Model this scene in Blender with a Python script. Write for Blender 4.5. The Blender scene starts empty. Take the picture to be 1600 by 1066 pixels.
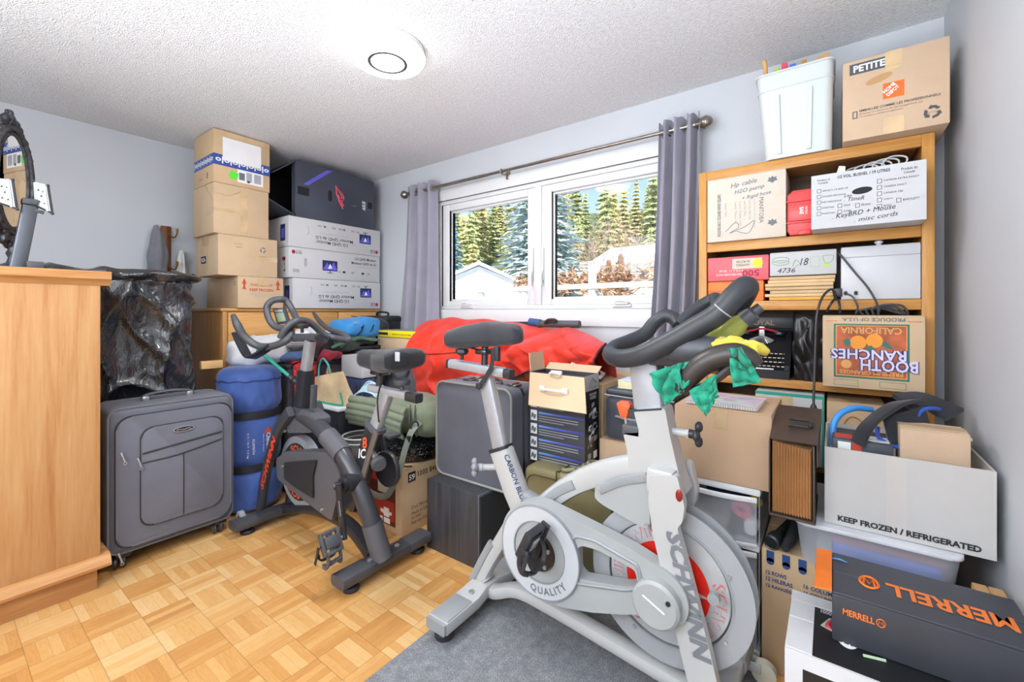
# A spare room crowded with stored boxes and two exercise bikes. Units are metres, Z is up,
# the window wall runs along X at Y = 2.51 and the camera stands at the origin.
import bpy, bmesh, math, random
from mathutils import Vector, Matrix, noise
S = bpy.context.scene
COL = S.collection
V = Vector
PI = math.pi
rnd = random.Random(11)

# ---------------------------------------------------------------- camera
cam = bpy.data.cameras.new('camera'); cam_ob = bpy.data.objects.new('camera', cam); COL.objects.link(cam_ob)
cam_ob.location = (0, 0, 1.22)
cam_ob.rotation_euler = (PI/2, 0, math.atan2(500, 680))
cam.sensor_width = 36; cam.lens = 36*680/1600
cam.shift_y = -46/1600
cam.clip_start = 0.02; cam.clip_end = 600
S.camera = cam_ob

# ---------------------------------------------------------------- view, sky, sun, fill lights
S.view_settings.view_transform = 'Standard'; S.view_settings.look = 'None'
S.view_settings.gamma = 1; S.view_settings.use_curve_mapping = False
S.view_settings.exposure = 0.36
world = bpy.data.worlds.new('sky'); S.world = world; world.use_nodes = True
wn = world.node_tree; wn.nodes.clear()
wo = wn.nodes.new('ShaderNodeOutputWorld'); bg = wn.nodes.new('ShaderNodeBackground')
tc = wn.nodes.new('ShaderNodeTexCoord'); sp = wn.nodes.new('ShaderNodeSeparateXYZ'); cr = wn.nodes.new('ShaderNodeValToRGB')
wn.links.new(tc.outputs['Generated'], sp.inputs[0]); wn.links.new(sp.outputs['Z'], cr.inputs[0])
cr.color_ramp.elements[0].position = 0.02; cr.color_ramp.elements[0].color = (.74, .86, 1, 1)
cr.color_ramp.elements[1].position = 0.34; cr.color_ramp.elements[1].color = (.27, .47, .95, 1)
wn.links.new(cr.outputs[0], bg.inputs[0]); bg.inputs[1].default_value = 1.25
wn.links.new(bg.outputs[0], wo.inputs[0])
sun = bpy.data.lights.new('sun', 'SUN'); sun.energy = 6.5; sun.angle = .01; sun.color = (1, .95, .87)
sun_ob = bpy.data.objects.new('sun', sun); COL.objects.link(sun_ob)
sun_ob.rotation_euler = V((-.3, .66, -.62)).to_track_quat('-Z', 'Y').to_euler()
def area(name, loc, aim, size, power, color=(1, 1, 1)):
    l = bpy.data.lights.new(name, 'AREA'); l.shape = 'RECTANGLE'; l.size, l.size_y = size; l.energy = power; l.color = color
    o = bpy.data.objects.new(name, l); COL.objects.link(o); o.location = loc
    o.rotation_euler = (V(aim)-V(loc)).to_track_quat('-Z', 'Y').to_euler()
    return o
# fill lights added behind the camera, the second aimed up to brighten the ceiling
area('room_fill', (-1.15, -1.1, 1.8), (-.9, 1.6, .95), (2.4, 1.0), 50, (.90, .955, 1))
area('ceiling_fill', (-.7, -.85, .55), (-.55, -.5, 2.44), (1.6, .8), 72, (.84, .925, 1)).data.spread = math.radians(130)

# ---------------------------------------------------------------- materials
def lin(h, a=1.0):
    h = h.lstrip('#'); out = []
    for i in (0, 2, 4):
        c = int(h[i:i+2], 16)/255
        out.append(c/12.92 if c <= .04045 else ((c+.055)/1.055)**2.4)
    return (*out, a)
class NT:
    def __init__(s, name):
        s.m = bpy.data.materials.new(name); s.m.use_nodes = True; s.t = s.m.node_tree
        s.b = s.t.nodes['Principled BSDF']; s._c = None
    def n(s, ty, **kw):
        x = s.t.nodes.new('ShaderNode'+ty)
        for k, v in kw.items(): setattr(x, k, v)
        return x
    def link(s, a, b): s.t.links.new(a, b)
    def co(s, scale=(1, 1, 1), kind='Object'):
        if s._c is None: s._c = s.n('TexCoord')
        mp = s.n('Mapping'); s.link(s._c.outputs[kind], mp.inputs[0]); mp.inputs['Scale'].default_value = scale
        return mp.outputs[0]
    def noise(s, scale, co=None, detail=3, rough=.55, dist=0):
        x = s.n('TexNoise'); x.inputs['Scale'].default_value = scale; x.inputs['Detail'].default_value = detail
        x.inputs['Roughness'].default_value = rough; x.inputs['Distortion'].default_value = dist
        s.link(co if co is not None else s.co(), x.inputs['Vector']); return x.outputs['Fac']
    def math(s, op, a, b=None):
        x = s.n('Math', operation=op)
        for i, q in enumerate((a, b)):
            if q is None: continue
            if isinstance(q, (int, float)): x.inputs[i].default_value = q
            else: s.link(q, x.inputs[i])
        return x.outputs[0]
    def ramp(s, f, stops):
        x = s.n('ValToRGB'); s.link(f, x.inputs[0]); e = x.color_ramp.elements
        while len(e) < len(stops): e.new(.5)
        for q, (p, c) in zip(e, stops): q.position = p; q.color = lin(c) if isinstance(c, str) else c
        return x.outputs[0]
    def bump(s, h, strength, dist=.01):
        x = s.n('Bump'); x.inputs['Strength'].default_value = strength; x.inputs['Distance'].default_value = dist
        s.link(h, x.inputs['Height']); s.link(x.outputs[0], s.b.inputs['Normal']); return x
    def set(s, **kw):
        nm = dict(color='Base Color', rough='Roughness', metal='Metallic', spec='Specular IOR Level', trans='Transmission Weight', ior='IOR', alpha='Alpha', coat='Coat Weight', sheen='Sheen Weight')
        for k, v in kw.items():
            i = s.b.inputs[nm[k]]
            if hasattr(v, 'is_linked'): s.link(v, i)
            else: i.default_value = lin(v) if isinstance(v, str) else v
def shade(h, f):
    h = h.lstrip('#'); return '%02x%02x%02x' % tuple(max(0, min(255, int(int(h[i:i+2], 16)*f))) for i in (0, 2, 4))
_mc = {}
def plain(name, h, rough=.5, metal=0, var=.06, vs=6, bump=0, bs=200, spec=.5, sheen=0):
    k = (name,)
    if k in _mc: return _mc[k]
    t = NT(name)
    f = t.noise(vs, detail=4)
    t.set(color=t.ramp(f, [(.3, shade(h, 1-var)), (.7, shade(h, 1+var))]), rough=rough, metal=metal, spec=spec, sheen=sheen)
    if bump: t.bump(t.noise(bs, detail=2), bump, .004)
    _mc[k] = t.m; return t.m
def card(name, h, var=.05):
    t = NT(name); a = t.noise(5, detail=5); b = t.noise(60, t.co((1, 1, 14)), 2)
    f = t.math('ADD', t.math('MULTIPLY', a, .7), t.math('MULTIPLY', b, .3))
    t.set(color=t.ramp(f, [(.3, shade(h, 1-var)), (.5, h), (.72, shade(h, 1+var))]), rough=.75, spec=.25)
    t.bump(b, .05, .003); return t.m
def oak(name, dark, mid, light, axis, scale=1.0, rough=.38):
    t = NT(name); st = [26, 26, 26]; st['xyz'.index(axis)] = 1.6
    st = [q*scale for q in st]; st2 = [q*6 for q in st]
    a = t.noise(1, t.co(tuple(st)), 5, .6, 1.2); b = t.noise(1, t.co(tuple(st2)), 3, .6)
    f = t.math('ADD', t.math('MULTIPLY', a, .68), t.math('MULTIPLY', b, .32))
    t.set(color=t.ramp(f, [(.28, dark), (.47, mid), (.7, light)]), rough=rough, spec=.4); t.bump(b, .06, .002); return t.m
def cloth(name, h, rough=.85, var=.1, vs=9, fine=500, sheen=.2):
    t = NT(name); a = t.noise(vs, detail=4); b = t.noise(fine, detail=1)
    t.set(color=t.ramp(a, [(.3, shade(h, 1-var)), (.7, shade(h, 1+var))]), rough=rough, sheen=sheen, spec=.25)
    t.bump(b, .25, .002); return t.m

M = {}
M['board'] = card('cardboard', 'cdaf8a'); M['board_pale'] = card('cardboard_pale', 'd0b594'); M['board_deep'] = card('cardboard_deep', 'bd9568')
M['board_kraft'] = card('cardboard_kraft', 'cbab8c'); M['board_dull'] = card('cardboard_dull', 'c9ad92')
M['board_white'] = card('carton_white', 'c9c9cb', .02); M['board_cream'] = card('carton_cream', 'd6cabb', .03)
M['board_black'] = plain('carton_black', '3b3d45', .42, var=.05)
M['inner_black'] = plain('carton_inside_black', '17171a', .7)
M['tape'] = plain('packing_tape', 'dcc19a', .18, var=.05, vs=20); M['tape_clear'] = plain('clear_tape', 'd2b48c', .12, var=.06, vs=12)
M['ink'] = plain('black_ink', '26262c', .6); M['ink_blue'] = plain('blue_ink', '2f4f86', .6); M['ink_navy'] = plain('navy_ink', '23315f', .55)
M['ink_grey'] = plain('grey_ink', '6c6f76', .6); M['ink_red'] = plain('red_ink', 'c8452f', .6); M['ink_pale'] = plain('pale_grey_ink', 'a9abb0', .6)
M['ink_crimson'] = plain('crimson_ink', 'a8183c', .55); M['ink_pen'] = plain('pen_ink', '5d6b93', .6)
M['white'] = plain('white_print', 'f0f0f0', .5, var=.02); M['green_hi'] = plain('neon_green', '58e23a', .5)
M['orange'] = plain('orange_print', 'ec7a2c', .5); M['orange_deep'] = plain('orange_deep', 'e2582a', .5); M['yellow'] = plain('yellow_print', 'efd61d', .5)
M['blue_print'] = plain('blue_print', '4a6fd0', .5); M['violet'] = plain('violet_print', '6a63d8', .4); M['rose'] = plain('rose_print', 'd8455e', .45)
M['teal_print'] = plain('teal_print', '2aa58c', .5); M['green_dark'] = plain('green_print', '2c7a5c', .5); M['lime'] = plain('lime_print', 'a9cf3a', .5)
M['black_plastic'] = plain('black_plastic', '2e2f33', .38, var=.08); M['black_matte'] = plain('black_matte', '292a2e', .6)
M['dark_grey'] = plain('dark_grey_plastic', '4a4c51', .45); M['mid_grey'] = plain('mid_grey_plastic', '8e9196', .45)
M['silver'] = plain('brushed_silver', 'bfbfc2', .3, .7, var=.04, vs=40); M['alu'] = plain('aluminium', 'b4b7bd', .34, .45, var=.03, vs=30)
M['chrome'] = plain('chrome', 'd8d8da', .12, 1.0, var=.02); M['steel_dark'] = plain('dark_steel', '55585e', .3, .9)
M['white_plastic'] = plain('white_plastic', 'e9eaec', .35, var=.02); M['brass'] = plain('brass', 'a8823e', .3, .9)
M['nickel'] = plain('brushed_nickel', '9b958c', .28, .95, var=.08, vs=30)
# ---------------------------------------------------------------- mesh building
MW = {}
def basis(d):
    d = V(d).normalized(); a = V((0, 0, 1)) if abs(d.z) < .9 else V((1, 0, 0))
    x = a.cross(d).normalized(); return x, d.cross(x).normalized(), d
def frame(o, x, y):
    x = V(x).normalized(); y = V(y); y = (y-x*y.dot(x)).normalized(); z = x.cross(y)
    return Matrix(((x.x, y.x, z.x, o[0]), (x.y, y.y, z.y, o[1]), (x.z, y.z, z.z, o[2]), (0, 0, 0, 1)))
def cr_path(pts, sub, closed=False):
    pts = [V(p) for p in pts]; n = len(pts); out = []
    if sub <= 1: return pts
    for i in range(n if closed else n-1):
        g = (lambda k: pts[k % n]) if closed else (lambda k: pts[max(0, min(n-1, k))])
        a, b, c, d = g(i-1), g(i), g(i+1), g(i+2)
        for k in range(sub):
            t = k/sub
            out.append(.5*((2*b)+(c-a)*t+(2*a-5*b+4*c-d)*t*t+(3*b-a-3*c+d)*t**3))
    if not closed: out.append(pts[-1])
    return out
class MB:
    def __init__(s): s.bm = bmesh.new()
    def _tf(s, vs, X):
        if X is not None:
            for v in vs: v.co = X @ v.co
    def face(s, vs):
        try: return s.bm.faces.new(vs)
        except ValueError: return None
    def box(s, lo, hi, bev=0, seg=2, X=None):
        lo, hi = V(lo), V(hi); lo, hi = V(map(min, lo, hi)), V(map(max, lo, hi)); c = (lo+hi)/2; d = hi-lo
        g = bmesh.ops.create_cube(s.bm, size=1); vs = g['verts']
        for v in vs: v.co = V((v.co.x*d.x, v.co.y*d.y, v.co.z*d.z))+c
        if bev:
            es = list({e for v in vs for e in v.link_edges})
            b = min(bev, .49*min(d)); r = bmesh.ops.bevel(s.bm, geom=es, offset=b, segments=seg, profile=.5, affect='EDGES')
            vs = list({v for f in r['faces'] for v in f.verts}|{v for v in vs if v.is_valid})
        s._tf(vs, X); return s
    def rings(s, rings, closed_u=True, closed_v=False, cap=False):
        R = [[s.bm.verts.new(p) for p in r] for r in rings]; n = len(R[0])
        for i in range(len(R) if closed_v else len(R)-1):
            a, b = R[i], R[(i+1) % len(R)]
            for j in range(n if closed_u else n-1):
                k = (j+1) % n; s.face((a[j], a[k], b[k], b[j]))
        if cap: s.face(R[0][::-1]); s.face(R[-1])
        return s
    def cyl(s, p0, p1, r0, r1=None, n=16, cap=True):
        p0, p1 = V(p0), V(p1); r1 = r0 if r1 is None else r1; x, y, _ = basis(p1-p0)
        cs = [(math.cos(2*PI*i/n), math.sin(2*PI*i/n)) for i in range(n)]
        return s.rings([[p+(x*c+y*q)*r for c, q in cs] for p, r in ((p0, r0), (p1, r1))], cap=cap)
    def tube(s, pts, r, n=10, sub=1, closed=False, cap=True, flat=1.0, up=None):
        P = cr_path(pts, sub, closed); N = len(P)
        rr = r if isinstance(r, (list, tuple)) else [r]
        def rad(i):
            t = i/max(1, N-1)*(len(rr)-1); k = min(int(t), len(rr)-1); f = t-k
            return rr[k]*(1-f)+rr[min(k+1, len(rr)-1)]*f
        T = []
        for i in range(N):
            a, b = (P[i-1], P[(i+1) % N]) if closed else (P[max(0, i-1)], P[min(N-1, i+1)])
            T.append((b-a).normalized())
        x, y, _ = basis(T[0])
        if up is not None: y = V(up); y = (y-T[0]*y.dot(T[0])).normalized(); x = y.cross(T[0]).normalized()
        R = []
        for i in range(N):
            if up is not None: y = V(up)-T[i]*V(up).dot(T[i]); y = y.normalized() if y.length > 1e-4 else V((0, 0, 1)); x = y.cross(T[i]).normalized()
            else: x = (x-T[i]*x.dot(T[i])).normalized(); y = T[i].cross(x).normalized()
            R.append([P[i]+(x*math.cos(2*PI*k/n)+y*flat*math.sin(2*PI*k/n))*rad(i) for k in range(n)])
        return s.rings(R, closed_v=closed, cap=cap and not closed)
    def bar(s, pts, w, h, up=(0, 1, 0), sub=1, bev=.3, closed=False):
        # a rounded rectangular section swept along a path; h is measured along up, w across
        P = cr_path(pts, sub, closed); N = len(P); R = []
        ws = w if isinstance(w, (list, tuple)) else [w]; hs = h if isinstance(h, (list, tuple)) else [h]
        def at(q, i):
            t = i/max(1, N-1)*(len(q)-1); k = min(int(t), len(q)-1); return q[k]*(1-t+k)+q[min(k+1, len(q)-1)]*(t-k)
        for i in range(N):
            a, b = (P[i-1], P[(i+1) % N]) if closed else (P[max(0, i-1)], P[min(N-1, i+1)])
            t = (b-a).normalized(); y = V(up)-t*V(up).dot(t); y.normalize(); x = y.cross(t).normalized()
            W, H = at(ws, i)/2, at(hs, i)/2; c = bev*min(W, H); ring = []
            for sx, sy, a0 in ((1, 1, 0), (-1, 1, 90), (-1, -1, 180), (1, -1, 270)):
                for q in (0, 45, 90):
                    g = math.radians(a0+q); ring.append(P[i]+x*(sx*(W-c)+c*math.cos(g))+y*(sy*(H-c)+c*math.sin(g)))
            R.append(ring)
        return s.rings(R, closed_v=closed, cap=not closed)
    def prism(s, pts, lo, hi, axis='y', bev=0, X=None):
        f = {'y': lambda a, b, t: V((a, t, b)), 'x': lambda a, b, t: V((t, a, b)), 'z': lambda a, b, t: V((a, b, t))}[axis]
        A = [s.bm.verts.new(f(a, b, lo)) for a, b in pts]; B = [s.bm.verts.new(f(a, b, hi)) for a, b in pts]
        fs = [s.face(A), s.face(B[::-1])]; n = len(pts)
        for i in range(n): s.face((A[i], B[i], B[(i+1) % n], A[(i+1) % n]))
        vs = A+B
        if bev:
            es = [e for q in fs if q for e in q.edges]
            r = bmesh.ops.bevel(s.bm, geom=es, offset=bev, segments=2, profile=.5, affect='EDGES')
            vs = list({v for q in r['faces'] for v in q.verts}|{v for v in vs if v.is_valid})
        s._tf(vs, X); return s
    def lathe(s, prof, o=(0, 0, 0), ax=(0, 0, 1), n=24, cap=True):
        x, y, z = basis(ax); o = V(o)
        return s.rings([[o+z*h+(x*math.cos(2*PI*i/n)+y*math.sin(2*PI*i/n))*max(r, 1e-5) for i in range(n)] for r, h in prof], cap=cap)
    def ball(s, c, r, nu=16, nv=10, X=None):
        r = (r, r, r) if isinstance(r, (int, float)) else r; c = V(c)
        R = [[V((r[0]*math.sin(PI*j/nv)*math.cos(2*PI*i/nu), r[1]*math.sin(PI*j/nv)*math.sin(2*PI*i/nu), r[2]*math.cos(PI*j/nv))) for i in range(nu)] for j in range(1, nv)]
        R = [[V((0, 0, r[2]))]*1*nu]+R+[[V((0, 0, -r[2]))]*nu]
        R = [[(X @ q if X else q)+c for q in g] for g in R]
        s.rings(R); return s
    def torus(s, c, ax, R, r, n=32, m=8):
        x, y, z = basis(ax); return s.tube([V(c)+(x*math.cos(2*PI*i/n)+y*math.sin(2*PI*i/n))*R for i in range(n)], r, m, closed=True)
    def ring(s, c, ax, ri, ro, t, n=40):
        # flat washer of thickness t
        x, y, z = basis(ax); c = V(c)
        def g(r, h): return [c+z*h+(x*math.cos(2*PI*i/n)+y*math.sin(2*PI*i/n))*r for i in range(n)]
        return s.rings([g(ri, 0), g(ro, 0), g(ro, t), g(ri, t)], closed_v=True)
    def grid(s, f, nu, nv, closed_u=False, cap=False):
        return s.rings([[f(i/(nu if closed_u else nu-1), j/(nv-1)) for i in range(nu)] for j in range(nv)], closed_u=closed_u, cap=cap)
    def quad(s, *p): s.face([s.bm.verts.new(q) for q in p]); return s
    def text(s, st, X, h=None, w=None, bold=0.0, shear=0.0, ext=.0005, flip=False, align='l', space=1.0):
        c = bpy.data.curves.new('t', 'FONT'); c.body = st; c.size = 1; c.offset = bold; c.shear = shear; c.extrude = 0; c.space_character = space
        c.resolution_u = 2
        o = bpy.data.objects.new('t', c); me = bpy.data.meshes.new_from_object(o)
        if len(me.vertices) == 0: return s
        xs = [v.co.x for v in me.vertices]; ys = [v.co.y for v in me.vertices]
        x0, x1, y0, y1 = min(xs), max(xs), min(ys), max(ys)
        kx = (w/(x1-x0)) if w else h/(y1-y0); ky = (h/(y1-y0)) if h else kx
        ox = {'l': 0, 'c': -.5*(x1-x0)*kx, 'r': -(x1-x0)*kx}[align]
        def mp(v, z):
            a, b = (v.co.x-x0)*kx+ox, (v.co.y-y0)*ky
            if flip: a, b = -a, -b
            return X @ V((a, b, z))
        up = [s.bm.verts.new(mp(v, ext)) for v in me.vertices]
        for p in me.polygons: s.face([up[i] for i in p.vertices])
        bpy.data.objects.remove(o); bpy.data.curves.remove(c); bpy.data.meshes.remove(me); return s
    def build(s, name, mat, parent=None, smooth=40, solid=0, local=False):
        bm = s.bm
        bmesh.ops.remove_doubles(bm, verts=bm.verts, dist=1e-6)
        bmesh.ops.recalc_face_normals(bm, faces=bm.faces)
        if solid: bmesh.ops.solidify(bm, geom=list(bm.faces), thickness=solid)
        if parent is not None and not local: bm.transform(MW[parent.name].inverted())
        o_loc = V((0, 0, 0))
        if parent is None and not local and len(bm.verts):
            lo = [min(v.co[i] for v in bm.verts) for i in range(3)]; hi = [max(v.co[i] for v in bm.verts) for i in range(3)]
            o_loc = V(((lo[0]+hi[0])/2, (lo[1]+hi[1])/2, lo[2])); bm.transform(Matrix.Translation(-o_loc))
        me = bpy.data.meshes.new(name); bm.to_mesh(me); bm.free()
        me.materials.append(mat)
        if smooth: me.shade_smooth(); me.set_sharp_from_angle(angle=math.radians(smooth))
        o = bpy.data.objects.new(name, me); COL.objects.link(o); o.location = o_loc
        if parent is not None:
            o.parent = parent; MW[o.name] = MW[parent.name].copy()
        else: MW[o.name] = Matrix.Translation(o_loc)
        return o
def tag(o, label, cat, group=None, kind=None):
    o['label'] = label; o['category'] = cat
    if group: o['group'] = group
    if kind: o['kind'] = kind
    return o
def thing(name, label, cat, loc, rz=0, group=None):
    o = bpy.data.objects.new(name, None); COL.objects.link(o); o.empty_display_size = .05
    o.location = loc; o.rotation_euler = (0, 0, rz)
    MW[o.name] = Matrix.Translation(V(loc)) @ Matrix.Rotation(rz, 4, 'Z'); return tag(o, label, cat, group)
def struct(o): o['kind'] = 'structure'; return o
def copy_thing(src, loc, rz, label, group=None):
    c = src.copy(); COL.objects.link(c); c.location = loc; c.rotation_euler = (0, 0, rz); c['label'] = label
    if group: c['group'] = group
    for ch in list(src.children):
        d = ch.copy(); COL.objects.link(d); d.parent = c
        for g in list(ch.children):
            e = g.copy(); COL.objects.link(e); e.parent = d
    return c
def fbm(p, sc, oct=4): return noise.fractal(V(p)*sc, 1.0, 2.0, oct)

class Carton:
    """A cardboard box with flaps; face() gives a frame on one of its sides to print on."""
    def __init__(s, name, label, cat, lo, hi, mat, rz=0, group=None, tape=None, seam='x', open_top=False, gap=.003, wall=.006, bulge=.004, inner=None):
        lo, hi = V(lo), V(hi); s.d = hi-lo; c = (lo+hi)/2
        s.o = thing(name, label, cat, (c.x, c.y, lo.z), rz, group); s.X = MW[s.o.name]
        x, y, z = s.d.x/2, s.d.y/2, s.d.z; b = MB(); L = Matrix.Identity(4)
        if open_top:
            w = wall
            b.box((-x, -y, 0), (x, y, w))
            b.box((-x, -y, w), (x, -y+w, z)); b.box((-x, y-w, w), (x, y, z))
            b.box((-x, -y+w, w), (-x+w, y-w, z)); b.box((x-w, -y+w, w), (x, y-w, z))
            b.build('body', mat, s.o, 30, local=True)
        else:
            b.box((-x, -y, 0), (x, y, z-.004), .003)
            if seam == 'x': b.box((-x+.001, -y+.001, z-.005), (x-.001, -gap/2, z), .0015, 1); b.box((-x+.001, gap/2, z-.005), (x-.001, y-.001, z), .0015, 1)
            else: b.box((-x+.001, -y+.001, z-.005), (-gap/2, y-.001, z), .0015, 1); b.box((gap/2, -y+.001, z-.005), (x-.001, y-.001, z), .0015, 1)
            b.build('body', mat, s.o, 30, local=True)
        if tape:
            t = MB(); w = .024; e = .0008; dn = min(.07, z*.3)
            if seam == 'x':
                t.box((-x-e, -w, z), (x+e, w, z+e)); t.box((-x-e, -w, z-dn), (-x, w, z+e)); t.box((x, -w, z-dn), (x+e, w, z+e))
            else:
                t.box((-w, -y-e, z), (w, y+e, z+e)); t.box((-w, -y-e, z-dn), (w, -y, z+e)); t.box((-w, y, z-dn), (w, y+e, z+e))
            t.build('tape', tape, s.o, 0, local=True)
    def face(s, f):
        x, y, z = s.d.x/2, s.d.y/2, s.d.z
        return {'+x': Face(s, (x, -y, 0), (0, 1, 0), (0, 0, 1), 2*y, z), '-y': Face(s, (-x, -y, 0), (1, 0, 0), (0, 0, 1), 2*x, z),
                '+z': Face(s, (-x, -y, z), (1, 0, 0), (0, 1, 0), 2*x, 2*y), '-x': Face(s, (-x, y, 0), (0, -1, 0), (0, 0, 1), 2*y, z)}[f]
class Face:
    def __init__(s, box, o, r, u, w, h):
        s.b = box; s.w, s.h = w, h; s.X = frame(o, r, u); s.m = {}
    def mb(s, k): return s.m.setdefault(k, MB())
    def rect(s, k, u0, v0, u1, v1, lift=.0008):
        s.mb(k).box((u0*s.w, v0*s.h, 0), (u1*s.w, v1*s.h, lift), X=s.X); return s
    def poly(s, k, pts, lift=.0008):
        s.mb(k).prism([(a*s.w, b*s.h) for a, b in pts], 0, lift, 'z', X=s.X); return s
    def disc(s, k, u, v, ru, rv, lift=.0008, n=20):
        return s.poly(k, [(u+ru*math.cos(2*PI*i/n), v+rv*math.sin(2*PI*i/n)) for i in range(n)], lift)
    def line(s, k, pts, r=.0015, lift=.001, sub=4):
        s.mb(k).tube([s.X @ V((a*s.w, b*s.h, lift)) for a, b in pts], r, 4, sub=sub); return s
    def frame_rect(s, k, u0, v0, u1, v1, t, lift=.0009):
        a = t/s.w; b = t/s.h
        s.rect(k, u0, v0, u1, v0+b, lift); s.rect(k, u0, v1-b, u1, v1, lift); s.rect(k, u0, v0+b, u0+a, v1-b, lift); s.rect(k, u1-a, v0+b, u1, v1-b, lift); return s
    def text(s, k, st, u, v, h=None, w=None, bold=0, shear=0, flip=False, align='l', rot=0, lift=.0012, space=1.0):
        X = s.X @ Matrix.Translation((u*s.w, v*s.h, lift)) @ Matrix.Rotation(math.radians(rot), 4, 'Z')
        s.mb(k).text(st, X, h=h*s.h if h else None, w=w*s.w if w else None, bold=bold, shear=shear, flip=flip, align=align, ext=0, space=space); return s
    def recycle(s, k, u, v, r):
        for q in range(3):
            g0 = 2*PI*q/3+.5
            pts = [(u+r/s.w*rr*math.cos(g0+a), v+r/s.h*rr*math.sin(g0+a)) for rr, a in ((1, 0), (1, .7), (1, 1.2), (1.15, 1.2), (.8, 1.75), (.45, 1.2), (.6, 1.2), (.6, .7), (.6, 0))]
            s.poly(k, pts)
        return s
    def done(s, names):
        for k, mb in s.m.items():
            mb.build(names.get(k, 'lettering'), M[k] if isinstance(k, str) else k, s.b.o, 0, local=True)
        s.m = {}
        return s
# ---------------------------------------------------------------- the room
XL, XR, YF, YB, ZC = -3.888, .374, -1.3, 2.51, 2.44
t = NT('wall_paint'); f = t.noise(180, detail=2)
t.set(color=t.ramp(t.noise(1.5), [(.3, 'c5c8ce'), (.7, 'cacdd2')]), rough=.6, spec=.3); t.bump(f, .06, .002); wall_m = t.m
t = NT('popcorn_ceiling'); vo = t.n('TexVoronoi', feature='SMOOTH_F1'); vo.inputs['Scale'].default_value = 190; t.link(t.co(), vo.inputs['Vector'])
f = t.math('SUBTRACT', t.math('MULTIPLY', t.noise(170, detail=3, rough=.6), 1.0), t.math('MULTIPLY', vo.outputs['Distance'], .9))
t.set(color=t.ramp(t.noise(60, detail=3), [(.3, 'ebecee'), (.7, 'fafafb')]), rough=.95, spec=.1); t.bump(f, 1.0, .008); ceil_m = t.m
# mosaic parquet: 0.152 m squares of five fingers, turned by a quarter from square to square
t = NT('parquet'); sx = t.n('SeparateXYZ'); t.link(t.n('TexCoord').outputs['Object'], sx.inputs[0])
def cell(o, off): return t.math('DIVIDE', t.math('ADD', o, off), .152)
gx, gy = cell(sx.outputs[0], 2.37), cell(sx.outputs[1], 5.1)
ix, iy = t.math('FLOOR', gx), t.math('FLOOR', gy); fx, fy = t.math('FRACT', gx), t.math('FRACT', gy)
odd = t.math('FLOORED_MODULO', t.math('ADD', ix, iy), 2)
def pick(a, b):
    m = t.n('Mix', data_type='FLOAT'); t.link(odd, m.inputs[0]); t.link(a, m.inputs[2]); t.link(b, m.inputs[3]); return m.outputs[0]
ac, al = pick(fx, fy), pick(fy, fx)
st5 = t.math('MULTIPLY', ac, 5); si = t.math('FLOOR', st5); sf = t.math('FRACT', st5)
cx = t.n('CombineXYZ'); t.link(ix, cx.inputs[0]); t.link(iy, cx.inputs[1]); t.link(si, cx.inputs[2])
wnz = t.n('TexWhiteNoise', noise_dimensions='3D'); t.link(cx.outputs[0], wnz.inputs['Vector'])
c2 = t.n('CombineXYZ'); t.link(ix, c2.inputs[0]); t.link(iy, c2.inputs[1]); tw = t.n('TexWhiteNoise', noise_dimensions='3D'); t.link(c2.outputs[0], tw.inputs['Vector'])
gc = t.n('CombineXYZ'); t.link(t.math('ADD', t.math('MULTIPLY', ac, 9), t.math('MULTIPLY', wnz.outputs['Value'], 40)), gc.inputs[0]); t.link(t.math('MULTIPLY', al, 1.1), gc.inputs[1]); t.link(t.math('ADD', ix, t.math('MULTIPLY', iy, 7)), gc.inputs[2])
gr = t.noise(3.2, gc.outputs[0], 4, .6, .4)
v = t.math('ADD', t.math('ADD', t.math('MULTIPLY', wnz.outputs['Value'], .34), t.math('MULTIPLY', tw.outputs['Value'], .30)), t.math('MULTIPLY', gr, .42))
base = t.ramp(v, [(.12, 'b07a44'), (.38, 'c28c4f'), (.6, 'cfa064'), (.9, 'dab682')])
edge = lambda q, e: t.math('LESS_THAN', t.math('ABSOLUTE', t.math('SUBTRACT', q, .5)), .5-e)
tile = t.math('MULTIPLY', edge(fx, .009), edge(fy, .009)); fing = t.math('ADD', t.math('MULTIPLY', edge(sf, .022), .22), .78)
mx = t.n('Mix', data_type='RGBA'); mx.blend_type = 'MULTIPLY'; mx.inputs[0].default_value = 1; t.link(base, mx.inputs[6])
cb = t.n('CombineColor'); q = t.math('MULTIPLY', t.math('ADD', t.math('MULTIPLY', tile, .3), .7), fing)
for i in range(3): t.link(q, cb.inputs[i])
t.link(cb.outputs[0], mx.inputs[7]); t.set(color=mx.outputs[2], rough=t.math('ADD', t.math('MULTIPLY', gr, .12), .26), spec=.45); floor_m = t.m
white_trim = plain('white_trim_paint', 'dedfe0', .4, var=.01); vinyl = plain('white_vinyl', 'e0e1e2', .35, var=.01)
struct(MB().box((XL-.1, YF-.1, -.1), (XR+.1, YB+.16, 0)).build('floor', floor_m, smooth=0)); bpy.data.objects['floor'].location.z
fo = bpy.data.objects['floor']; fo.data.transform(Matrix.Translation(fo.location)); fo.location = (0, 0, 0)
struct(MB().box((XL-.1, YF-.1, ZC), (XR+.1, YB+.16, ZC+.15)).build('ceiling', ceil_m, smooth=0))
struct(MB().box((XL-.1, YF-.1, 0), (XL, YB, ZC)).build('wall_left', wall_m, smooth=0))
struct(MB().box((XR, YF-.1, 0), (XR+.1, YB, ZC)).build('wall_right', wall_m, smooth=0))
struct(MB().box((XL-.1, YF-.1, 0), (XR+.1, YF, ZC)).build('wall_front', wall_m, smooth=0))
WX0, WX1, WZ0, WZ1 = -2.585, -.66, 1.235, 2.11
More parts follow.
